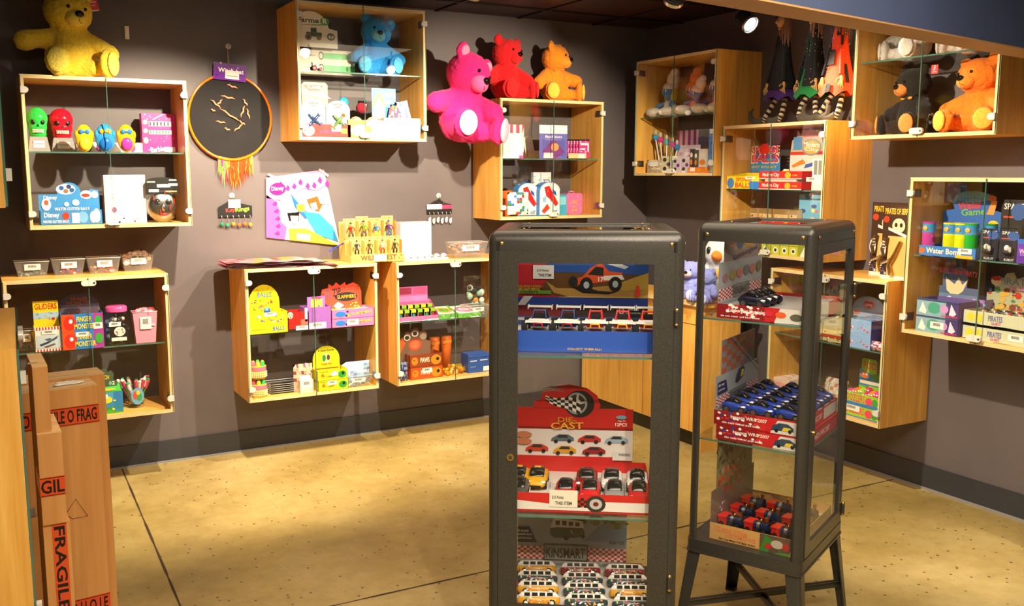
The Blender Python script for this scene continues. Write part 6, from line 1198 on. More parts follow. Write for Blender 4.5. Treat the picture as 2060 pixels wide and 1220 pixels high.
# ================= witch dolls =================
def witch(u, cloth, dress, sparkle, label, hands=True, head=True, boots=True, x2=0, zt=.62, toe=-1, dark=.93):
    t=thing('witch_doll',label,'witch doll','hanging witch dolls with striped legs'); put(t,'E',u,.16,CH)
    D_=M(dress,'cloth'); rnd=random.Random(int(u*100))
    m=MB(); n=22; vs=[]; fs=[]
    prof=[(.04,.56),(.055,.50),(.065,.42),(.085,.33),(.12,.22),(.145,.16)]
    for r_,z in prof:
        for k in range(n): a=2*PI*k/n; q=1+.12*math.sin(5*a)*(.6-z); vs.append((r_*q*math.cos(a),r_*.6*q*math.sin(a),z+(.018*math.sin(7*a) if z<.2 else 0)))
    for j in range(len(prof)-1):
        for k in range(n): fs.append((j*n+k,j*n+(k+1)%n,(j+1)*n+(k+1)%n,(j+1)*n+k))
    m.add(vs,fs,D_,True); m.build('dress',t)
    m=MB(); vs2=[(x*1.08,y*1.08-.004,z) for x,y,z in vs]; 
    for j in range(0,len(prof)-(1 if dark<.5 else 2)):
        for k in range(n):
            if rnd.random()<dark: m.add([vs2[j*n+k],vs2[j*n+(k+1)%n],vs2[(j+1)*n+(k+1)%n],vs2[(j+1)*n+k]],[(0,1,2,3)],M('0C0A0E','matt'),True)
    for i in range(110):
        q=rnd.choice(vs2[n:-n]); s=.0022*rnd.uniform(.6,1.5); m.ell((q[0]*1.02,q[1]*1.05-.002,q[2]+rnd.uniform(-.04,.04)),s,M(sparkle,'metal'),6)
    m.build('lace_overskirt',t)
    m=MB(); m.ell((0,-.02,.64),(.035,.035,.045),M('B88A60'),14); m.ell((0,-.058,.635),(.009,.02,.011),M('B88A60'),8); m.ell((0,-.035,.60),(.012,.012,.012),M('A87848'),8); m.build('head',t)
    m=MB(); 
    for i in range(40):
        a=rnd.uniform(0,2*PI); x=.035*math.cos(a)+.012; y=.03*math.sin(a); m.tube([(x,y,.66),(x*1.3,y*1.2,.58),(x*1.1+rnd.uniform(-.012,.012),y,.50+rnd.uniform(-.05,.05))],.0035,M('8A6450','fur'),5)
    m.build('hair',t)
    m=MB(); m.lathe([(.085,.675),(.04,.68),(.035,.70),(.0,.80)],M('15121A','cloth'),n=18); m.build('hat',t)
    for s in (-1,1):
        m=MB(); m.tube([(s*.03,0,.52),(s*.05,-.03,.40),(s*.075,-.05,.27)],[.012,.014,.017],M('0C0A0E' if (dark>.5 or s<0) else cloth,'cloth'),10); m.build('sleeve',t)
        m=MB(); hx=s*.080; S_=M('C89858')
        m.ell((hx,-.055,.245),(.016,.009,.02),S_,10)
        for f in range(4): x=hx+(f-1.5)*.0085; L_=.036+.006*(f in (1,2)); m.tube([(x,-.058,.235),(x+(f-1.5)*.004,-.066,.215),(x+(f-1.5)*.005,-.058,.235-L_-.012)],[.0052,.0046,.003],S_,6)
        m.tube([(hx-s*.012,-.06,.25),(hx-s*.024,-.07,.238),(hx-s*.026,-.068,.222)],[.0052,.0046,.003],S_,6); m.build('hand',t)
        # striped leg
        m=MB(); kx=s*.05+x2; path=[Vector((s*.04,0,.17)),Vector((kx*1.2,-.03,.11)),Vector((kx*1.5+toe*.015,-.05,.05)),Vector((kx*1.5+toe*.03,-.055,.022))]
        N=12; pts=[]
        for i in range(N+1):
            q=i/N*3; j=min(int(q),2); pts.append(path[j].lerp(path[j+1],q-j))
        for i in range(N): m.tube([pts[i],pts[i+1]],.0165,M('C8B898' if i%2 else '1A1218','cloth'),10)
        m.build('striped_leg',t)
        m=MB(); e=pts[-1]; B_=M('1A1718' if u<.3 else '4A463E','cloth')
        tp=[(e.x,e.y,.035),(e.x+toe*.03,e.y-.008,.022),(e.x+toe*.07,e.y-.012,.022),(e.x+toe*.11,e.y-.014,.045),(e.x+toe*.115,e.y-.014,.085),(e.x+toe*.09,e.y-.012,.11)]
        if s*toe<0: tp=tp[:3]+[(e.x+toe*.085,e.y-.012,.03)]
        m.tube(tp,[.022,.022,.022,.018,.014,.004][:len(tp)],B_,12); m.build('curled_boot',t)
    m=MB(); m.tube([(0,0,.79),(0,.005,.86)],.001,M('C8C0B0'),4); m.build('hanging_thread',t); t.scale=(.80,.92,.90)
    return t
witch(.30,'2A1440','3E1668','3A2A5A','witch doll in purple and black dress, left, with a curled black boot')
witch(.53,'14803A','0E7A38','D8D8D0','witch doll in green sequined dress, middle of the three',toe=1)
witch(.705,'E83A14','F0401A','E8D0C0','witch doll in orange red sequined dress beside the bright cabinet',toe=-1,dark=.2)

# ================= cabinet F =================
for k,(H_,rot_) in enumerate((((0.5371,0.6863,0.7566,1.1414,0.12),4),((0.6792,0.8211,0.7566,1.1356,0.1),-4))):
    t=thing('pirate_weapon_pack',['pirate toy pistol card with skull, left of two, leaning','pirate toy pistol card with skull, right of two, by cabinet edge'][k],'toy pack','skull print toy pistol cards'); w_=.20; h_=H_[3]-H_[2]; put(t,'F',(H_[0]+H_[1])/2,H_[4]+.08*(1-k),CH,rot_)
    m=MB(); m.exty([(-w_/2,0),(w_/2,0),(w_/2,h_),(-w_/2,h_)],0,.003,M('3A2414')); prt(m,-w_/2,w_/2,0,h_,[('r',.05,.86,.95,.97,'4A2A18'),('t','PIRATES OF SERPENT',.06,.87,.94,.95,'E0C040'),('e',.5,.72,.2,.10,'D8C8A0'),('e',.42,.73,.045,.03,'2A1A10'),('e',.58,.73,.045,.03,'2A1A10'),('r',.4,.62,.6,.66,'D8C8A0'),('e',.12,.80,.09,.045,'C83A1E'),('r',.2,.0,.85,.58,'D8B068'),('r',.0,.0,1,.05,'F0E8DC'),('d',.0,.05,.2,.2,12,['C83A1E','E8D8C0','3A5AA0'],.006,3),('p',[(.2,.66),(.8,.56),(.8,.6),(.2,.70)],'E8E0D0')]); m.build('backing_card',t)
    m=MB(); g=M('B89A58','metal'); m.tube([(.03,-.014,h_*.52),(.0,-.016,h_*.35),(-.035,-.014,h_*.2),(-.02,-.012,h_*.06)],[.008,.010,.012,.014],g,10); m.build('pistol',t)
    m=MB(); m.tube([(-.06,-.012,h_*.56),(-.075,-.014,h_*.4),(-.07,-.012,h_*.3)],[.012,.016,.012],M('4A3A2A','gloss'),8); m.tube([(-.085,-.012,h_*.2),(-.05,-.014,h_*.24),(-.01,-.012,h_*.3)],.007,CHROME,6)
    for z in (.5,.46,.42): m.ell((-.068,-.024,h_*z),(.014,.006,.005),M('D8D0C0','metal'),8)
    m.build('cutlass_handle',t)
    m=MB(); m.ell((-.075,-.018,h_*.40),(.02,.006,.038),M('E8E4E0','gloss'),14); m.ell((-.075,-.023,h_*.40),(.012,.003,.026),M('8A94B8','gloss'),12); m.build('compass',t)
display(('F',0.386,0.3345,0.5201,0.05,0.0666), .15, 'D8C890', [('r',0,.3,1,.6,'C8382A'),('d',0,.1,1,.9,14,['E8C03A','F4F0E0','4A8A4A'],.006,3)], (0.2306,0.414,0.4714,0.6804,0.16), 'cloud', 'A8A078', [('t','PIRATES',.1,.75,.9,.9,'5A6AA0'),('d',0,.1,1,.7,26,['C83A2A','D8C04A','4A8A5A','E8E0D0','3A4A6A','D87A9A'],.012,5)], 'busy printed pirate toy display seen through the steel case')
lb=[('d',.1,.2,.9,.8,7,['D84A4A','F4F4FA','7AA0E0'],.008,4),('r',0,.86,1,1,'8AB8E8')]
for k in range(2):
    B=('F',0.386,0.5582,0.6791,0.05,0.0684); B=('F',.386+(B[5]+.0005)*k,0.5354,0.6766,.03,.075); card_box(('F',.386+.0755*k)+B[2:], .20, '8AB0E4', lb, ['lower light blue bear box','upper light blue bear box'][k], name='light_blue_box', group='light blue boxes', side=[('r',0,0,1,1,'4A4AA0')], tops=[('d',0,0,1,1,30,['F4F0F4','D83A4A','2A4A8A','F0D0A0'],.01,2)])
t=thing('header_card','light blue domed header card with red heart','card'); H_=(0.3686,0.5836,0.4868,0.6299,0.24); put(t,'F',(H_[0]+H_[1])/2,.25,.386)
header_mesh((H_[0],H_[1],H_[2]-.386,H_[3]-.386),(H_[0]+H_[1])/2,0,'dome','A8B8DC',[('e',.5,.68,.18,.16,'D88A9A'),('e',.44,.74,.08,.08,'D84A4A'),('e',.56,.74,.08,.08,'D84A4A'),('p',[(.37,.72),(.5,.52),(.63,.72)],'D84A4A'),('t','care',.4,.62,.6,.72,'F4E8F0'),('e',.15,.35,.1,.08,'D87A6A'),('e',.88,.3,.1,.08,'D8B890'),('r',0,0,1,.12,'4A5AA8')]).build('card_sheet',t)
m=MB(); m.box(-.06,.06,.002,.03,0,.002,M('8AB0E4')); m.build('card_foot',t)
pouch((lambda H_:(H_[0],H_[1],.386,.386+.05,H_[4]))((0.6653,0.7729,0.386,0.4344,0.02)), 'F', .06, ['D8C8D0','F0E8E8','C84A6A','6A5AA0'], 'bulging small printed packet in front of the light blue boxes', 4, name='toy_packet')
fz=[('t','FOOZLERS',.04,.3,.62,.9,'E83A6A'),('e',.74,.5,.1,.36,'E8406A'),('e',.9,.5,.08,.34,'3AA04A'),('r',0,0,1,.1,'3A8AD0')]
B1=('F',.018,0.5211,0.7477,.03,.062)
display(B1,.20,'9AD02A',fz+[('b',.05,.5,.5,1)],None,'rect','0',[],'lower lime green toy tray with sticker',name='lime_tray',group='lime green toy trays')
B2=('F',.0815,B1[2],B1[3],.03,.065)
display(B2,.20,'9AD02A',fz+[('r',0,.0,1,.25,'2A7AD0')],None,'rect','0',[],'upper lime green toy tray heaped with fuzzy toys',name='lime_tray',group='lime green toy trays')
t=thing('header_card','lime and blue header card with fuzzy animal faces','card'); H_=(0.4495,0.6024,0.1393,0.2914,0.23); put(t,'F',(H_[0]+H_[1])/2,.238,.018)
header_mesh((H_[0],H_[1],H_[2]-.018,H_[3]-.018),(H_[0]+H_[1])/2,0,'towerleft','8AC82A',[('p',[(0,0),(1,0),(1,.3),(0,.62)],'3A8AD0'),('t','FOO',.16,.62,.70,.9,'E83A5A'),('e',.22,.40,.17,.13,'E8702A'),('e',.18,.43,.05,.04,'FFFFFF'),('e',.3,.43,.05,.04,'FFFFFF'),('e',.7,.38,.18,.13,'3A9A3A'),('r',.05,.08,.9,.2,'F0E8D0')]).build('card_sheet',t)
m=MB(); m.box(-.05,.05,.002,.03,0,.002,M('3A8AD0')); m.build('card_foot',t)
rnd=random.Random(6)
for k in range(12):
    m=MB(); c=['E83A9A','F0702A','A8D02A','D82A6A','F08A3A'][k%5]; m.ell((0,0,0),.024,M(c,'fur'),12); m.ell((-.008,-.020,.008),.006,M('FFFFFF','gloss'),8); m.ell((.008,-.020,.008),.006,M('FFFFFF','gloss'),8); m.ell((-.008,-.026,.008),.0025,M('101010'),6); m.ell((.008,-.026,.008),.0025,M('101010'),6)
    o=m.build('fuzzy_toy'); put(o,'F',B1[2]+.03+(B1[3]-B1[2]-.06)*((k%6)/5),.06+.055*(k//6),.135+.006*(k%3)); tag(o,'round fuzzy toy with googly eyes in the upper lime tray','fuzzy toy','fuzzy toys in the lime tray')
rb=[('c',0,0,1,.55,22,6,'E04A3A'),('r',0,.55,1,1,'E8C8C0')]
for k in range(2): card_box(('F',.018+.0505*k,0.008,0.1334,.04,.05), .16, 'F0E0DC', rb, ['lower red checked flat box at the left of the low cabinet','upper red checked flat box at the left of the low cabinet'][k], name='checked_box', group='red checked boxes', tops=[('d',0,0,1,1,30,['D84A4A','E8A0A0','F4E8E0'],.01,3)])
pouch((lambda H_:(H_[0],H_[1],.018,.17,H_[4]))((0.3075,0.4598,0.018,0.1808,0.08)), 'F', .12, ['D8D0C0','F0ECE4','C87A6A','E8E0D8'], 'big cream plush parcel seen through the steel case', 5, name='plush_parcel')

# ================= cabinet G =================
bear('G', .225, .19, .018, .345, '1E1814', 'E8944A', 'black teddy bear with brown muzzle and gold bow', rot=-10, turn=-8, nod=4, legs=(52,24), arms=((.36,-.10,.30),(.34,-.14,.32)), muzzle='D8843A', scarf='C8902A')
_b = bear('G', .575, .20, .018, .362, 'F0801E', 'F8BC4A', 'bright orange teddy bear filling the right half of the cabinet', rot=-14, turn=-4, nod=2, tilt=-4, legs=(10,40), arms=((.36,-.12,.30),(.40,-.10,.30)), muzzle='F09030'); _b.scale = (1.22,1.05,1)
bear('G', .20, .20, .386, .34, 'F0EAE4', 'F8F4EE', 'white teddy bear cut by the bulkhead, left on the glass shelf', rot=-24, turn=-10, legs=(30,40))
bear('G', .53, .20, .386, .34, 'ECE4E0', 'F4F0EA', 'second white teddy bear, right on the glass shelf', rot=-20, turn=10, legs=(36,20), tagcol='C8202A')
m=MB(); m.box(-.03,.03,0,.002,-.035,.035,M('D02430')); prt(m,-.03,.03,-.035,.035,[('t','TEDDY',.15,.55,.85,.75,'F8D0D0',80),('r',.2,.2,.8,.26,'F8D0D0')]); o=m.build('swing_tag'); H_=(0.4073,0.4415,0.2956,0.3374,0.12); put(o,'G',(H_[0]+H_[1])/2,.05,(H_[2]+H_[3])/2+.0); o.scale=(.6,1,.6); tag(o,'red swing tag hanging above the black bear','tag')

# ================= cabinet H =================
display(('H',0.386,0.0598,0.3568,0.012,0.0488), .15, '3A7AC8', [('e',.06,.5,.05,.3,'E86A2A'),('t','Water Bomb',.14,.28,.76,.82,'F0ECC8'),('r',.66,0,.95,.3,'F0B01E'),('b',.70,.45,.93,.95)], (0.0286,0.3373,0.4903,0.6959,0.22), 'cloud', '3A68B8', [('e',.5,.85,.3,.13,'6AB0D8'),('t','Jumbo',.16,.70,.72,.86,'4A90D0'),('t','Water',.26,.56,.66,.74,'E83A2A',6),('t','Game',.32,.42,.72,.58,'7AB84A',5),('p',[(.74,.45),(.82,.8),(.9,.75),(.86,.45)],'E89A4A'),('e',.82,.82,.07,.07,'D86A3A'),('e',.86,.22,.09,.10,'F0C81E'),('t','284',.81,.18,.91,.26,'2A2A2A'),('t','Enjoy the water fun',.3,.08,.65,.14,'E8E8F0')], 'blue water bomb tray with cloud shaped header')
for k,(x,c,cc) in enumerate(((1866,'B83A9A','purple'),(1906,'C8D01E','yellow'),(1928,'D8DC1E','bright yellow'),(1947,'2AA83A','green'))):
    for j in range(2 if k in (0,3) else 2):
        u=[0.0763,0.1874,0.2461,0.2961][k]+.0*j; 
        if j: u+=[.06,.0,.0,.05][k]
        m=MB(); r_=.030 if j==0 else .026; cl=c if j==0 else ['8A4A3A','B8C01E','C8CC1E','1E8A2A'][k]
        m.cyl((0,0,0),(0,0,.105),r_,r_,M(cl,'gloss'),n=20); m.cyl((0,0,.105),(0,0,.148),r_*1.03,r_*1.03,M('3A90D0'),n=20); m.cyl((0,0,.148),(0,0,.156),r_*1.05,r_*1.05,M(cl,'gloss'),n=20); m.ell((0,-r_,.125),(.014,.003,.012),M('E8A84A'),8)
        o=m.build('balloon_tube'); put(o,'H',u,.06+.068*j,.390); tag(o,'clear tube of %s water balloons with blue band, %s row'%(cc,['front','back'][j]),'tube','tubes of water balloons')
spo=[('t','SPACE',.1,.84,.9,.94,'D8D8D8'),('e',.7,.80,.3,.14,'3A5A9A'),('r',.1,.70,.5,.73,'D84A2A'),('t','ROBOT',.3,.03,.8,.1,'E8E8E8')]
def bot(m,cx,cy,cz,a,b): m.ell((cx,cy,cz+.1*b),(a*.35,.008,b*.3),M('E8E8E8','gloss'),10); m.ell((cx,cy,cz-.3*b),(a*.6,.008,b*.2),M('3A3A3A','gloss'),10); m.ell((cx+a*.4,cy,cz-.1*b),(a*.2,.006,b*.35),M('C8C8C8','gloss'),8)
blister((0.3511,0.441,0.386,0.5295,0.04), 'H', '2A2A34', spo, 'round', (.08,.08,.92,.72), 'grey and black space toy pack with arched print, left', name='space_toy_pack', group='space toy packs', toy=bot)
blister((0.4461,0.537,0.386,0.53,0.04), 'H', '2A2A34', spo, 'round', (.08,.08,.92,.72), 'grey and black space toy pack with arched print, right', name='space_toy_pack', group='space toy packs', toy=bot)
blister((0.3938,0.5089,0.386,0.659,0.12), 'H', '2A2622', spo, 'round', (.08,.08,.92,.6), 'taller space toy pack behind the front pair', name='space_toy_pack', group='space toy packs', toy=bot)
blister((0.5427,0.6386,0.386,0.493,0.02), 'H', '6A3AB0', [('t','WOW',.1,.4,.8,.6,'F0B8D8'),('r',0,.8,1,1,'3A6AD0')], 'rect', (.2,.05,.9,.4), 'purple toy pack cut by the right picture edge', name='toy_pack')
ub=[('r',0,0,1,1,'4A3A78'),('r',0,0,.7,1,'8AB0C0'),('e',.42,.5,.16,.34,'4AA08A'),('p',[(.06,.2),(.14,.8),(.24,.3),(.3,.7),(.22,.1)],'F4F0E8'),('e',.66,.5,.1,.25,'C890D0'),('p',[(.78,.2),(.82,.85),(.95,.3),(.88,.15)],'E8D8F0'),('t','UNICORN PARTY',.6,.05,.98,.16,'E83A6A'),('r',0,.9,1,1,'3A4A78')]
B1=('H',0.018,0.0709,0.2933,0.012,0.0806)
display(B1,.15,'6A5A98',ub+[('b',.36,.3,.68,.7)],None,'rect','0',[],'lower unicorn toy box with sticker',name='unicorn_box',group='unicorn toy boxes')
display(('H',B1[1]+B1[5]+.0005)+B1[2:5]+(B1[5],),.15,'6A5A98',ub,None,'rect','0',[],'middle unicorn toy box under the header box',name='unicorn_box',group='unicorn toy boxes')
Bq=('H',.018,0.1106,0.3087,.178,.165)
display(Bq,.14,'8A7AB0',[('d',0,.5,1,1,30,['F0E8F4','B88AD0','6AB0D0','E8D8F0'],.012,3),('d',.7,.3,1,.5,6,['B84A5A'],.006,3)],(0.0574,0.2607,0.1618,0.3206,0.19),'towerleft','5A6A90',[('t','UNICORN PARTY',.0,.80,.98,.96,'E83A5A',-3),('p',[(.2,.3),(.15,.7),(.4,.5),(.5,.72),(.6,.5),(.75,.7),(.62,.3),(.4,.1)],'E8D8A8'),('r',0,0,1,.2,'6A8AA8')],'tall unicorn display box at the back with flying unicorn header',name='unicorn_box',group='unicorn toy boxes')
pb=[('e',.12,.5,.06,.34,'F0D03A'),('e',.25,.5,.06,.34,'F0D03A'),('t','PIRATES',.4,.35,.62,.8,'6A6AA0'),('t','QUEST',.45,.08,.6,.3,'C83A8A')]
B1=('H',.018,0.3042,0.611,.03,.060)
display(B1,.24,'C8CCB0',pb+[('b',.72,.3,.95,.8)],None,'rect','0',[],'lower open tray of clear egg balls at the bottom right',name='egg_ball_tray',group='trays of clear egg balls')
B2=('H',.0905,B1[2],B1[3],.03,.060)
display(B2,.24,'C8CCB0',pb,(0.274,0.4889,0.1058,0.3192,0.24),'cloud','B8B898',[('t','PIRATE',.25,.72,.98,.88,'7A8AA8'),('t','QUEST',.5,.60,.98,.70,'C85AA0'),('e',.2,.78,.12,.10,'E8C8A0'),('e',.2,.84,.12,.05,'C82A2A'),('d',.05,.15,.95,.6,26,['C83A2A','4A5A8A','D8B04A','8A4A3A','5A8A5A'],.014,5),('e',.25,.12,.1,.09,'F0D040'),('e',.5,.10,.1,.09,'F0D040'),('e',.75,.08,.1,.09,'F0D040')],'upper open tray of clear egg balls with cloud header',name='egg_ball_tray',group='trays of clear egg balls')
for r_ in range(2):
    for j in range(3):
        for k in range(5):
            if r_==0 and j>0: continue
            cl=['E86A8A','E8D85A','F0E090','4AB86A','E8A8B8','D8D8C0','8AD0A0'][(k*3+j*2+r_)%7]
            t=thing('capsule_ball','clear capsule ball with %s base, %s, in the %s tray'%({'E86A8A':'pink','E8D85A':'yellow','F0E090':'pale yellow','4AB86A':'green','E8A8B8':'pale pink','D8D8C0':'cream','8AD0A0':'mint'}[cl],['front row','middle row','back row'][j],['lower','upper'][r_]),'capsule ball','capsule balls in the trays')
            put(t,'H',B1[2]+.035+(B1[3]-B1[2]-.07)*k/4,.03+.035+.07*j,(.022 if r_==0 else .094+.012)+.026)
            m=MB(); m.lathe([(0,-.026),(.018,-.020),(.027,-.004),(.027,0)],M(cl,'gloss'),n=14); m.ell((0,0,.002),(.014,.014,.012),M(['C8A050','5A5A8A','C83A3A'][k%3],'gloss'),8); m.build('capsule_base',t)
            m=MB(); m.lathe([(.027,0),(.024,.014),(.014,.024),(0,.027)],FILM,n=14); m.lathe([(.028,-.003),(.028,.003)],M('D8D8C8','gloss'),n=14); m.build('clear_dome',t)
# ================= goods in the front steel case =================
HT=(0.0489,0.5002,1.1985,1.3785,0.3); w_=.445
t=thing('counter_display_box','big blue buggy display box with printed back card','display box'); put(t,'f1',.2825,.07,1.1275)
m=tray_mesh(w_,.066,.34,'2A52B0',[('t','COLLECT THEM ALL!',.39,.12,.62,.22,'D8B02A'),('r',0,0,.05,1,'24469A')],1,1,(.8,'E4E2DE')); m.build('tray',t)
m=MB(); hz=.335; m.box(-w_/2,w_/2-.01,0,.003,.0,hz,M('24509A'))
prt(m,-w_/2,w_/2-.01,.058,.252,[('r',0,0,1,.20,'6A1218'),('r',.45,0,1,.20,'2A0E12'),('r',.75,0,1,.20,'101014'),('r',0,.20,1,.34,'1E3A90'),('r',0,.34,.4,1,'B01A2A'),('p',[(.38,1),(.22,.62),(.10,.40),(.40,.34),(1,.34),(1,.95)],'5A3A18'),('p',[(.42,.34),(1,.34),(1,.72),(.9,.62),(.7,.55),(.5,.5),(.3,.5),(.22,.62),(.28,.42)],'A8823E'),('p',[(.3,.34),(.4,.36),(.95,.36),(1,.40),(1,.34)],'C8A860'),('p',[(.25,.78),(1,.74),(1,1),(.2,1)],'1E4A9A'),('p',[(.78,.6),(.9,.7),(1,.78),(1,.5),(.8,.46)],'B0903A'),
  ('p',[(.42,.52),(.50,.54),(.62,.46),(.76,.44),(.7,.40),(.5,.42)],'1A1410'),('p',[(.40,.64),(.50,.70),(.56,.86),(.64,.95),(.70,.80),(.80,.78),(.80,.66),(.62,.60),(.46,.56)],'C84A1E'),('p',[(.54,.74),(.60,.88),(.66,.86),(.66,.72)],'1A1A1E'),('p',[(.66,.72),(.80,.74),(.82,.66),(.66,.64)],'D8D4CC'),('p',[(.66,.94),(.82,.84),(.85,.88),(.70,1)],'B8C0C8'),('e',.53,.56,.050,.135,'121212'),('e',.53,.56,.022,.062,'A8B0B8'),('e',.75,.58,.050,.13,'121212'),('e',.75,.58,.022,.06,'A8B0B8'),('e',.43,.62,.035,.09,'1A1A1A'),('t','17',.62,.62,.66,.70,'E8E8E8'),
  ('p',[(.90,.36),(.94,.36),(.93,.56),(.91,.56)],'D83A1E'),('r',.12,.66,.28,.90,'D8D8DC'),('t','$15 Points',.15,.78,.24,.83,'2A2A2A'),('t','THIS ITEM',.16,.70,.26,.75,'2A2A2A'),('p',[(0,.2),(.06,.2),(.12,.36),(.05,.36)],'B8B8BC'),('r',0,.50,.20,.56,'8A3A1A'),('r',0,.40,.26,.46,'5A8A2A'),('t','PULL BACK ACTION',.0,.51,.18,.55,'D88A2A'),('t','DIE CAST METAL',.0,.46,.18,.50,'B8B040'),('t','COLLECT 6',.02,.41,.16,.45,'2A4A1A'),('e',.80,.12,.022,.06,'D8B0B0'),('e',.80,.12,.014,.04,'8A2A2A'),('t','WARNING',.85,.13,.93,.17,'C8C8C8'),('t','CHOKING HAZARD SMALL PARTS',.83,.07,.98,.10,'A8A8A8')])
m.build('header_card',t).location=(0,.337,0)
m=MB(); m.box(-w_/2,w_/2,.14,.143,.06,.075,M('24448E')); m.build('inner_flap',t)
for k in range(5):
    t=buggy(['2A3A6A','2A3A6A','C82A2A','C82A2A','D8301E'][k],['B01E1E','B01E1E','E0B01E','D8B01E','E0B01E'][k]); tag(t,'white winged toy buggy with %s, %s in the blue tray'%(['dark blue cage','navy cage and red bumper','red cage, its wing tilted','red cage and yellow bumper','bright red cage'][k],['leftmost','second','third','fourth','rightmost'][k]),'toy buggy','toy buggies in the blue tray')
    t.name='toy_buggy'; put(t,'f1',(0.1433,0.2314,0.3158,0.3983,0.4772)[k],.10,1.1275+.050,-3)
# middle shelf: die cast cars
w_=.43; t=thing('counter_display_box','red die cast car display box with wheel and chequered flag header','display box'); put(t,'f1',.283,.05,.6305)
m=tray_mesh(w_,.060,.335,'C81E20',[('r',0,0,1,.10,'A81418'),('p',[(0,.12),(1,.12),(1,.62),(.6,.62),(.5,.3),(.0,.62)],'E4DED8'),('e',.6,.5,.07,.44,'2A2A2A'),('e',.6,.5,.045,.28,'B8B8B8'),('e',.6,.5,.02,.12,'6A2020'),('c',.42,.3,.54,.8,5,4,'1A1A1A')],1,1,(.35,'DAD6D2')); prt(m,-w_/2,w_/2,0,.06,[('r',.27,.3,.47,1.2,'E8E2D0'),('t','$15 Points',.29,.7,.37,.9,'3A3A30'),('t','THIS ITEM',.31,.42,.43,.6,'3A3A30')],y=-.002); m.build('tray',t)
m=MB(); H0,H1=.05,.245; x0,x1=-w_/2-.01,w_/2-.045; m.box(x0,x1,0,.003,0,H1,M('C81E20')); prt(m,x0,x1,H0,H1,[('r',0,.12,1,.62,'E4DAD6'),('r',0,.62,1,.66,'8A1014'),('p',[(0,0),(1,0),(1,.10),(.85,.14),(0,.14)],'C81E20')]+sum([[('p',[(x-.10,z),(x-.09,z+.06),(x-.03,z+.13),(x+.05,z+.13),(x+.10,z+.07),(x+.10,z+.01)],c),('p',[(x-.05,z+.07),(x-.025,z+.12),(x+.04,z+.12),(x+.05,z+.07)],'2A2A2E'),('e',x-.055,z,.018,.035,'1A1A1A'),('e',x+.06,z+.012,.018,.035,'1A1A1A')] for x,z,c in ((.40,.40,'5A6A7A'),(.63,.40,'C02828'),(.86,.40,'9AB0C0'),(.18,.22,'C83A22'),(.42,.20,'D89A22'),(.67,.20,'9A1E28'))],[])+[('e',.07,.52,.07,.06,'C87A5A'),('e',.07,.40,.07,.06,'C87A5A'),('e',.90,.87,.045,.035,'6A9AB0'),('t','12PCS',.85,.71,.95,.77,'F0E0D8'),('t','Age 3+',.87,.79,.94,.82,'F0E0D8'),('r',.83,.10,1,.26,'D8D4D0'),('t','WARNING',.88,.18,.98,.23,'3A3A3A'),('t','DIE-',.36,.76,.52,.85,'D88A2A'),('t','CAST',.30,.64,.58,.76,'E8B03A',2)])
P=[(x0+.06,H1-.002),(x0+.06,H1+.02),(x0+.085,H1+.03),(x0+.09,H1+.055),(x0+.12,H1+.072),(x0+.18,H1+.082),(x0+.24,H1+.07),(x0+.275,H1+.045),(x0+.285,H1+.01),(x0+.28,H1-.002)]
m.exty(P,0,.003,M('C81E20')); cx=x0+.215
m.add([(cx+.05*math.cos(R_(a)),-.0006,H1+.015+.047*math.sin(R_(a))) for a in range(0,360,12)],[list(range(30))],M('1C1C1E')); m.add([(cx-.010+.036*math.cos(R_(a)),-.0012,H1+.017+.038*math.sin(R_(a))) for a in range(0,360,12)],[list(range(30))],M('9A9A98')); m.add([(cx-.010+.029*math.cos(R_(a)),-.0016,H1+.017+.031*math.sin(R_(a))) for a in range(0,360,12)],[list(range(30))],M('3A2A2A'))
for a in range(10,370,72): c_,s_=math.cos(R_(a)),math.sin(R_(a)); m.add([(cx-.010-s_*.006,-.002,H1+.017+c_*.006),(cx-.010+s_*.006,-.002,H1+.017-c_*.006),(cx-.010+c_*.033+s_*.003,-.002,H1+.017+s_*.034-c_*.003),(cx-.010+c_*.033-s_*.003,-.002,H1+.017+s_*.034+c_*.003)],[(0,1,2,3)],M('B8B8B6'))
for i in range(9):
    for j in range(4):
        if (i+j)%2==0:
            f=lambda u,v:(cx-.115+u*.013,-.0024,H1+.035-.006*u*.6+v*.012*(.35+u/12)-.012*math.sin(u*.7)*.4)
            m.add([f(i,j-2),f(i+1,j-2),f(i+1,j-1),f(i,j-1)],[(0,1,2,3)],M('1A1A1A'))
        else: m.add([f2 for f2 in [(cx-.115+u*.013,-.0022,H1+.035-.006*u*.6+v*.012*(.35+u/12)-.012*math.sin(u*.7)*.4) for u,v in ((i,j-2),(i+1,j-2),(i+1,j-1),(i,j-1))]],[(0,1,2,3)],M('F0EAE4'))
for k in range(3): m.add([(x0+.07,-.0006,H1+.045+.008*k),(x0+.12,-.0006,H1+.060+.006*k),(x0+.17,-.0006,H1+.056+.006*k),(x0+.12,-.0006,H1+.066+.005*k)],[(0,1,2,3)],M('8A7A74'))
m.build('header_card',t).location=(.0,.332,0)
cols=['D8A01A','D8A01A',None,'7A141E','E4E4E2','E4E4E2']; labc=['yellow','yellow',None,'dark red','white','white']
xs=(1042,1078,0,1178,1229,1281)
for k in range(6):
    if not cols[k]: continue
    t=sports_car(cols[k],W=.070,L=.14,roof=(None if k>3 else cols[k])); tag(t,'%s sports car, %s in back row of red tray'%(labc[k],['leftmost','second','','third, beside the empty slot','fourth','rightmost'][k]),'toy car','die cast sports cars in the red tray'); t.name='toy_sports_car'
    put(t,'f1',(0.074,0.1353,0.1706,0.2951,0.3759,0.4579)[k],.165,.6305+.026,-3)
cols=['4A4A4A',None,'C82028','C82028','8A8E90','C82028']; labc=['dark grey','','red','red','silver','red']
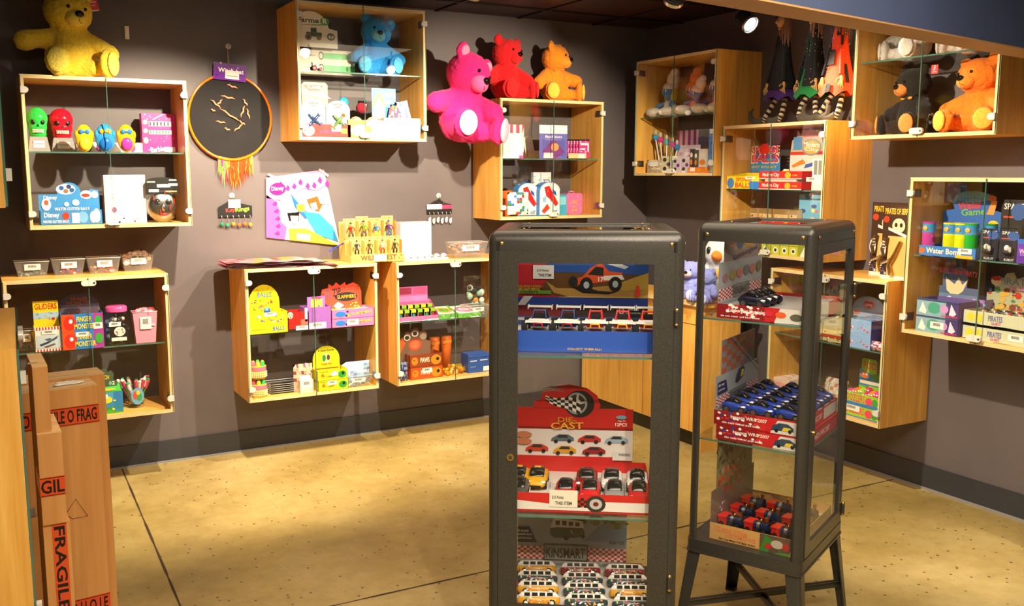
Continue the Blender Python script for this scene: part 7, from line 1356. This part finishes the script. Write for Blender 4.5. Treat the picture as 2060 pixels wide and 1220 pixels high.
for k in range(6):
    if not cols[k]: continue
    t=sports_car(cols[k],W=.066,L=.14,roof='2A2C30'); tag(t,'%s sports car, %s in front row of red tray'%(labc[k],['leftmost','','second, beside the empty slot','third','fourth','rightmost'][k]),'toy car','die cast sports cars in the red tray'); t.name='toy_sports_car'
    put(t,'f1',(0.0804,0.1526,0.229,0.305,0.3821,0.4573)[k],.062-.0,.6305+.0225,-3)
for nm_,dx,dy in (('',0.2189,.17),('',0.1518,.07)):
    m=MB(); m.box(-.034,.034,0,.08,0,.002,M('C4C2BE','gloss')); m.box(-.034,-.031,0,.08,0,.020,M('C4C2BE','gloss')); m.box(.031,.034,0,.08,0,.020,M('C4C2BE','gloss')); m.box(-.031,.031,.0,.003,0,.016,M('C4C2BE','gloss')); o=m.build('empty_slot'); put(o,'f1',dx,dy,.6305+.0225); tag(o,['empty grey moulded car slot beside the dark red car','empty grey moulded car slot in the front row'][dy<.1],'empty slot')
# bottom: vans
w_=.42; t=thing('counter_display_box','van display box with grey back card lettered Kinsmart','display box'); put(t,'f1',.285,.030,.2855)
m=tray_mesh(w_,.030,.365,'B82222',[],1,1.4,(.4,'D8D4D0')); m.build('tray',t)
m=MB(); x0,x1=-w_/2-.01,w_/2-.055; m.box(x0,x1,0,.003,0,.26,M('B0B4B6')); prt(m,x0,x1,.028,.225,[('r',0,.35,1,1,'9AA0A4'),('r',.35,.55,.6,1,'8E9080'),('p',[(.6,.45),(.75,.75),(.85,.82),(1,.7),(1,.45)],'7A8CA0'),('d',.6,.7,1,1,20,['5A6A3A','6A7A4A','8A8A6A'],.012,3),('r',0,.09,.25,.33,'E8DCD8'),('r',.64,.09,1,.33,'E8DCD8'),('c',0,.09,.25,.33,9,6,'C02A2A'),('c',.64,.09,1,.33,13,6,'C02A2A'),('r',.24,.08,.65,.38,'3A3A38'),('r',.25,.10,.64,.36,'9A9A96'),('t','KiNSMART',.265,.13,.625,.32,'141416'),('p',[(0,.40),(.18,.40),(.11,.68),(0,.68)],'2A2A4A'),('t','die cast metal',.0,.59,.10,.64,'D8D8E0'),('t','openable doors',.0,.52,.13,.57,'D8D8E0'),('t','pull back action',.0,.45,.13,.50,'D8D8E0'),('t','Scale 1:32',.84,.42,.98,.48,'3A3A3A'),('t','Ages 5+',.0,.02,.1,.06,'3A3A3A'),('t','WARNING CHOKING HAZARD',.78,.02,.98,.06,'3A3A3A'),
  ('p',[(.30,.56),(.30,.68),(.36,.70),(.60,.70),(.62,.58),(.56,.52),(.34,.50)],'3A4A3A'),('p',[(.30,.68),(.33,.86),(.40,.88),(.60,.82),(.61,.70),(.36,.70)],'D0CCC4'),('r',.35,.74,.39,.82,'2A3034'),('r',.41,.74,.45,.82,'2A3034'),('r',.47,.735,.51,.81,'2A3034'),('r',.53,.73,.57,.80,'2A3034'),('e',.45,.51,.025,.045,'1A1A1A'),('e',.60,.55,.02,.04,'1A1A1A'),('d',.48,.6,.6,.68,5,['C87A2A','D8C040'],.003,2)])
m.build('header_card',t).location=(.0,.361,0)
FL=['F0C83A','E8E8E0','3AA05A','E83A6A','F08A2A']
for r_ in range(4):
    for k in range(3):
        c=[['D89A22','8A1A34','8A1A34'],['1E3A4A','1E3A4A','1E3A4A'],['D89A22','1E3A4A','D89A22'],['D89A22','1E3A4A','1E3A4A']][r_][k]; cn={'D89A22':'yellow','8A1A34':'maroon','1E3A4A':'dark teal'}[c]
        t=van(c,FL,W=.042,L=.135); tag(t,'%s and white toy van with flower print, %s of the %s row'%(cn,['left','middle','right'][k],['back','third','second','front'][r_]),'toy van','toy vans with flower prints'); t.name='toy_van'
        put(t,'f1',.135+.150*k+.006*r_,.315-.080*r_,.2855+.022,4); t.matrix_basis = t.matrix_basis @ Matrix.Rotation(R_(-28),4,'X')

# ================= goods in the smaller steel case =================
def side_print(m, w_, th, h, ops):
    prt(m, 0, th, 0, h, ops, T=Matrix.Translation((-w_/2-.0004, th, 0)) @ Matrix.Rotation(-PI/2,4,'Z'))
def case_display(z, h, lab, col, side, front, card_col, card_ops, hh, tower, inner, grp=None, dx=0, dy=0, lid=False):
    w_=.42; th=.30; t=thing('counter_display_box',lab,'display box',grp); put(t,'g2',.245+dx,.03+dy,z)
    m=tray_mesh(w_,h,th,col,front,1,1,inner); side_print(m,w_,th,h,side)
    if lid: m.box(-w_/2,w_/2,0,th,h-.002,h,M(col))
    m.build('tray',t)
    if hh:
        m=MB(); m.box(-w_/2+.002,w_/2-.002,0,.003,0,hh,M(card_col)); prt(m,-w_/2+.002,w_/2-.002,h,hh,card_ops)
        if tower: m.box(tower[0],tower[1],0,.003,hh,tower[2],M(card_col)); prt(m,tower[0],tower[1],hh,tower[2],tower[3])
        m.build('header_card',t).location=(0,th-.004,0)
    return t
KB=[('r',0,0,1,1,'9A9EA6'),('r',0,.06,.30,.34,'DCD6D6'),('r',.70,.06,1,.34,'DCD6D6'),('c',0,.06,.30,.34,8,6,'A83038'),('c',.70,.06,1,.34,8,6,'A83038'),('r',.30,.04,.70,.38,'5A5C5E'),('r',.31,.06,.69,.36,'787A7A'),('t','KiNSMART',.33,.11,.67,.31,'34343A')]
case_display(1.1775,.048,'open red tray of dark cars, top shelf of the smaller steel case','C02024',
  [('r',0,0,.55,1,'8A1A1C'),('d',.12,.3,.5,.95,26,['F0E8E4','D83030','F0E8E4'],.007,3),('t','Lamborghini Murcielago',.14,.42,.58,.75,'F4E8E0'),('p',[(.66,0),(1,0),(1,1),(.72,1)],'D0CCC6'),('e',.60,.6,.05,.2,'C82A3A'),('e',.73,.55,.06,.22,'D85A2A'),('e',.9,.45,.07,.25,'5A5A4A'),('t','die cast metal  pull back action',.05,.1,.5,.25,'F0E8E4')],
  [('r',0,0,1,1,'D8D4D0'),('r',.6,.0,1,1,'C02024')],'83878E',
  KB+[('e',.12,.60,.055,.12,'9A6A70'),('e',.28,.64,.075,.13,'9A8A4A'),('e',.44,.66,.075,.13,'B06A5A'),('e',.6,.69,.07,.14,'6A6E80'),('e',.74,.70,.07,.13,'B06A6A'),('e',.9,.72,.07,.15,'6A6A50')],.185,
  (-.165,.165,.285,[('r',0,0,1,1,'8A7C80'),('c',0,.35,1,1,8,5,'A8887A'),('e',.72,.6,.18,.22,'B08A40'),('e',.42,.6,.10,.24,'4A5A7A'),('e',.2,.7,.1,.15,'A85A40'),('t','Lamborghini',.25,.08,.95,.32,'5A4A5A',6)]),(.75,'B8B8BC'))
for k in range(3):
    t=sports_car('14182C',W=.052,L=.105,roof='14182C'); tag(t,'dark navy toy car, %s of three left in the open red tray'%['left','middle','right'][k],'toy car','dark navy cars in the open red tray'); t.name='toy_sports_car'; put(t,'g2',.085+.062*k,.17,1.1775+.038,-10)
K2=[('r',.0,0,.5,1,'8A1A1C'),('d',.05,.2,.55,.95,30,['F0E8E4','D83030','3A3A8A'],.006,4),('t','Impreza WRC 2007',.20,.5,.62,.82,'E8D8D0'),('t','die cast metal pull back',.1,.12,.55,.3,'F0E8E4'),('p',[(.66,0),(1,0),(1,.9),(.74,.9)],'CFCBC4'),('p',[(.67,.2),(.69,.55),(.76,.75),(.85,.75),(.92,.5),(.92,.25)],'2A4058'),('p',[(.79,.25),(.81,.5),(.88,.5),(.90,.25)],'D8C03A'),('e',.73,.22,.02,.13,'1A1A1A'),('e',.88,.26,.02,.13,'1A1A1A')]
case_display(.7555,.048,'closed lower red racing car box lettered 2007','C02024',K2,[('r',.1,.1,.9,.9,'B01A1E'),('t','IMPREZA WRC 2007',.2,.3,.7,.7,'F0D8D0')],'',[],0,None,None,'stacked red racing car boxes',0,-.012,True)
case_display(.8045,.050,'open upper red tray of blue rally cars with grey card lettered Kinsmart','C02024',K2,[('r',.6,.1,1,.9,'D8D4CE'),('t','IMPREZA WRC 2007',.1,.3,.55,.7,'F0D8D0')],'83878E',
  KB+[('p',[(.42,.55),(.44,.78),(.50,.95),(.60,1),(.64,.85),(.60,.65),(.48,.52)],'25344E'),('p',[(.54,.65),(.56,.9),(.62,.86),(.60,.70)],'D8C03A'),('p',[(.02,.42),(.24,.42),(.20,.80),(.02,.80)],'2E2A50'),('t','die cast',.03,.66,.16,.75,'C8C8D8'),('t','pull back',.03,.50,.17,.58,'C8C8D8')],.165,
  (-.165,.155,.285,[('r',0,0,1,1,'8A8088'),('c',0,.0,1,1,7,6,'A85A38'),('p',[(.6,0),(1,0),(1,.4),(.8,.5)],'6A6E7A'),('t','NEW',.5,.75,.7,.88,'D8C030')]),(.8,'CFCBC6'),'stacked red racing car boxes',.006,0)
for r_ in range(3):
    for k in range(5):
        t=sports_car('1E3A9A',W=.050,L=.088,roof='1E3A9A'); tag(t,'blue rally toy car, %s from printed side, %s row of red tray'%(['first','second','third','fourth','fifth'][k],['door side','middle','card side'][r_]),'toy car','blue rally cars in the open red tray'); t.name='toy_rally_car'
        put(t,'g2',.075+.084*k,.035+.094*r_,.8045+.042,0)
        m=MB(); m.ell((-.012,.02,.0295),(.006,.008,.002),M('E8C83A'),8); m.ell((.008,.068,.0305),(.008,.006,.002),M('F0F0F0'),8); m.build('racing_mark',t)
t=case_display(.3905,.060,'brown card tray of red toy locomotives with torn picture front','C8985A',
  [('t','CLASSIC STEAM',.08,.55,.45,.82,'D8784A'),('t','LOCOMOTIVE',.2,.32,.55,.54,'D8784A'),('t','Die Cast Metal Pull Back Action',.12,.10,.55,.22,'4A2A14'),('r',.60,0,1,1,'5A4A3A'),('p',[(.60,0),(.66,1),(.76,.7),(.7,.0)],'3A7A2A'),('p',[(.75,0),(1,.25),(1,0)],'4A8A2A'),('e',.80,.55,.07,.25,'B8A89A'),('e',.70,.35,.04,.18,'B82A2A'),('e',.9,.5,.04,.25,'A82A2A'),('p',[(.93,0),(1,1),(1,0)],'C8985A')],
  [('r',0,0,1,1,'8A7050')],'7A6858',[('r',0,0,1,1,'7A685A'),('d',.1,.1,.3,.4,6,['3A4A9A','B83A2A','D8D8D8'],.008,3),('d',.3,.7,.7,1,14,['A8281E','C83A1E','3A6A2A'],.014,4)],.17,
  (-.165,.185,.36,[('r',0,0,1,1,'8A8060'),('d',0,.2,1,1,70,['6A6A3A','8A8A4A','5A4A3A','A8A888','4A4030'],.016,3),('d',.05,0,.7,.25,16,['A8281E','C83A1E','D84A20'],.014,4)]),(.35,'C8C8CC'))
def loco():
    t=thing('toy_locomotive',None,'toy locomotive'); m=MB(); m.box(-.018,.018,.055,.085,.012,.036,M('C02418','paint')); m.box(-.017,.017,.0,.055,.012,.018,M('1A1A1A','gloss')); m.box(-.020,.020,.055,.088,.036,.039,M('D83020','paint')); m.build('cab',t)
    m=MB(); m.cyl((0,.0,.028),(0,.055,.028),.013,.013,M('1C2440','gloss'),n=14); m.cyl((0,.03,.028),(0,.042,.028),.0140,.0140,M('E0E0E0','metal'),n=14); m.build('boiler',t)
    m=MB(); m.cyl((0,.01,.035),(0,.01,.055),.005,.007,M('C8A040','metal'),n=10); m.ell((0,.03,.044),.006,M('C8A040','metal'),8); m.build('chimney',t)
    wheels(t,[(s*.018,y,.012) for s in (-1,1) for y in (.012,.042,.072)],.0125,.005,rim='D8301E'); return t
for k in range(9):
    t=loco(); tag(t,'red and black toy locomotive, %s, %s row of brown tray'%(['nearest the printed side','middle','farthest'][k%3],['door side','middle','card side'][k//3]),'toy locomotive','toy locomotives in the brown tray')
    put(t,'g2',.095+.115*(k%3),.045+.095*(k//3),.3905+.023,-8); t.scale=(1.25,.95,1.3)

# ================= counter toys =================
bear('K', -1.10+.95, .13, .90, .33, '7A88D0', 'D8D8F0', 'lilac blue teddy bear on the counter, left of the white toy', rot=18, turn=0, tilt=4, nod=4, legs=(26,26), muzzle='D8B8C8', name='teddy_bear') if False else None
def counter_xy(px): return None
bear('K', -0.2121, .06, .90, .245, '8490D8', 'B8C0F0', 'small lilac teddy bear on the counter, left of the big white toy', rot=10, turn=14, legs=(30,24), muzzle='D8B8C0')
bear('K', -0.0366, .04, .90, .215, '7C88D4', 'B0B8F0', 'small lilac teddy bear on the counter in front of the big white toy', rot=-4, turn=0, legs=(30,24), muzzle='D8B8C0')
t=thing('penguin_plush','big white plush penguin with black eyes and orange beak','plush toy'); put(t,'K',-0.0863,.19,.90,24)
H=.42; fused('plush_body',[((0,0,.13*H/.42),(.10,.09,.14)),((0,0,.29),(.115,.105,.105)),((-.09,.0,.15),(.03,.05,.09)),((.09,.0,.15),(.03,.05,.09))],M('DCE2EC','fur'),.007,t,fluff=.003)
m=MB(); m.lathe([(.035,0),(.028,.02),(0,.05)],M('F08A2A','cloth'),n=14); o=m.build('beak',t); o.location=(.0,-.095,.275); o.rotation_euler=(R_(90),0,0)
for s in (-1,1):
    m=MB(); m.ell((s*.055,-.088,.305),(.016,.010,.022),BLACK,12); m.build('eye',t); m=MB(); m.ell((s*.05,-.09,.015),(.04,.05,.018),M('F0902A','cloth'),12); m.build('foot',t)
m=MB(); m.ell((0,-.085,.17),(.03,.012,.03),M('E8A040'),12); m.build('chest_patch',t)

# ================= cartons =================
tall_carton((-.02,-2.085), 6, .36, .12, .93, 'tall brown carton with orange tape across its top and base', [(.80,.065,'h','FRAGILE O FRAGILE O FRAG'),(.10,.065,'h','GILE O FRAGILE O H O LE')], scrib=True)
tall_carton((.02,-1.945), 6, .36, .12, .94, 'tall brown carton standing behind the one with scribbled letters', [])
tall_carton((.120,-2.46), 1, .076, .24, .60, 'lower brown carton with orange tape running up its edge', [(0,0,(.32,.86),'FRAGILE FRAGILE')], flaps=False)
tall_carton((.120,-2.47), 1, .068, .24, .285, 'middle brown carton in the stack with short orange tape', [(.09,.06,'h','GIL')], z0=.6005)
tall_carton((.120,-2.46), 1, .042, .23, .20, 'topmost brown carton of the stack by the cut off cabinet', [], z0=.890)
m=MB(); m.ell((0,0,.003),(.045,.02,.004),M('F4F2EE'),10)
for k in range(8): m.ell((.04*math.cos(k*1.7)*.9,.018*math.sin(k*2.3),.004+.001*(k%2)),(.016,.009,.004),M('F6F4F0'),8)
o=m.build('crumpled_paper'); o.location=(.25,-2.0,.9345); tag(o,'crumpled white paper lying on the tall carton','paper')
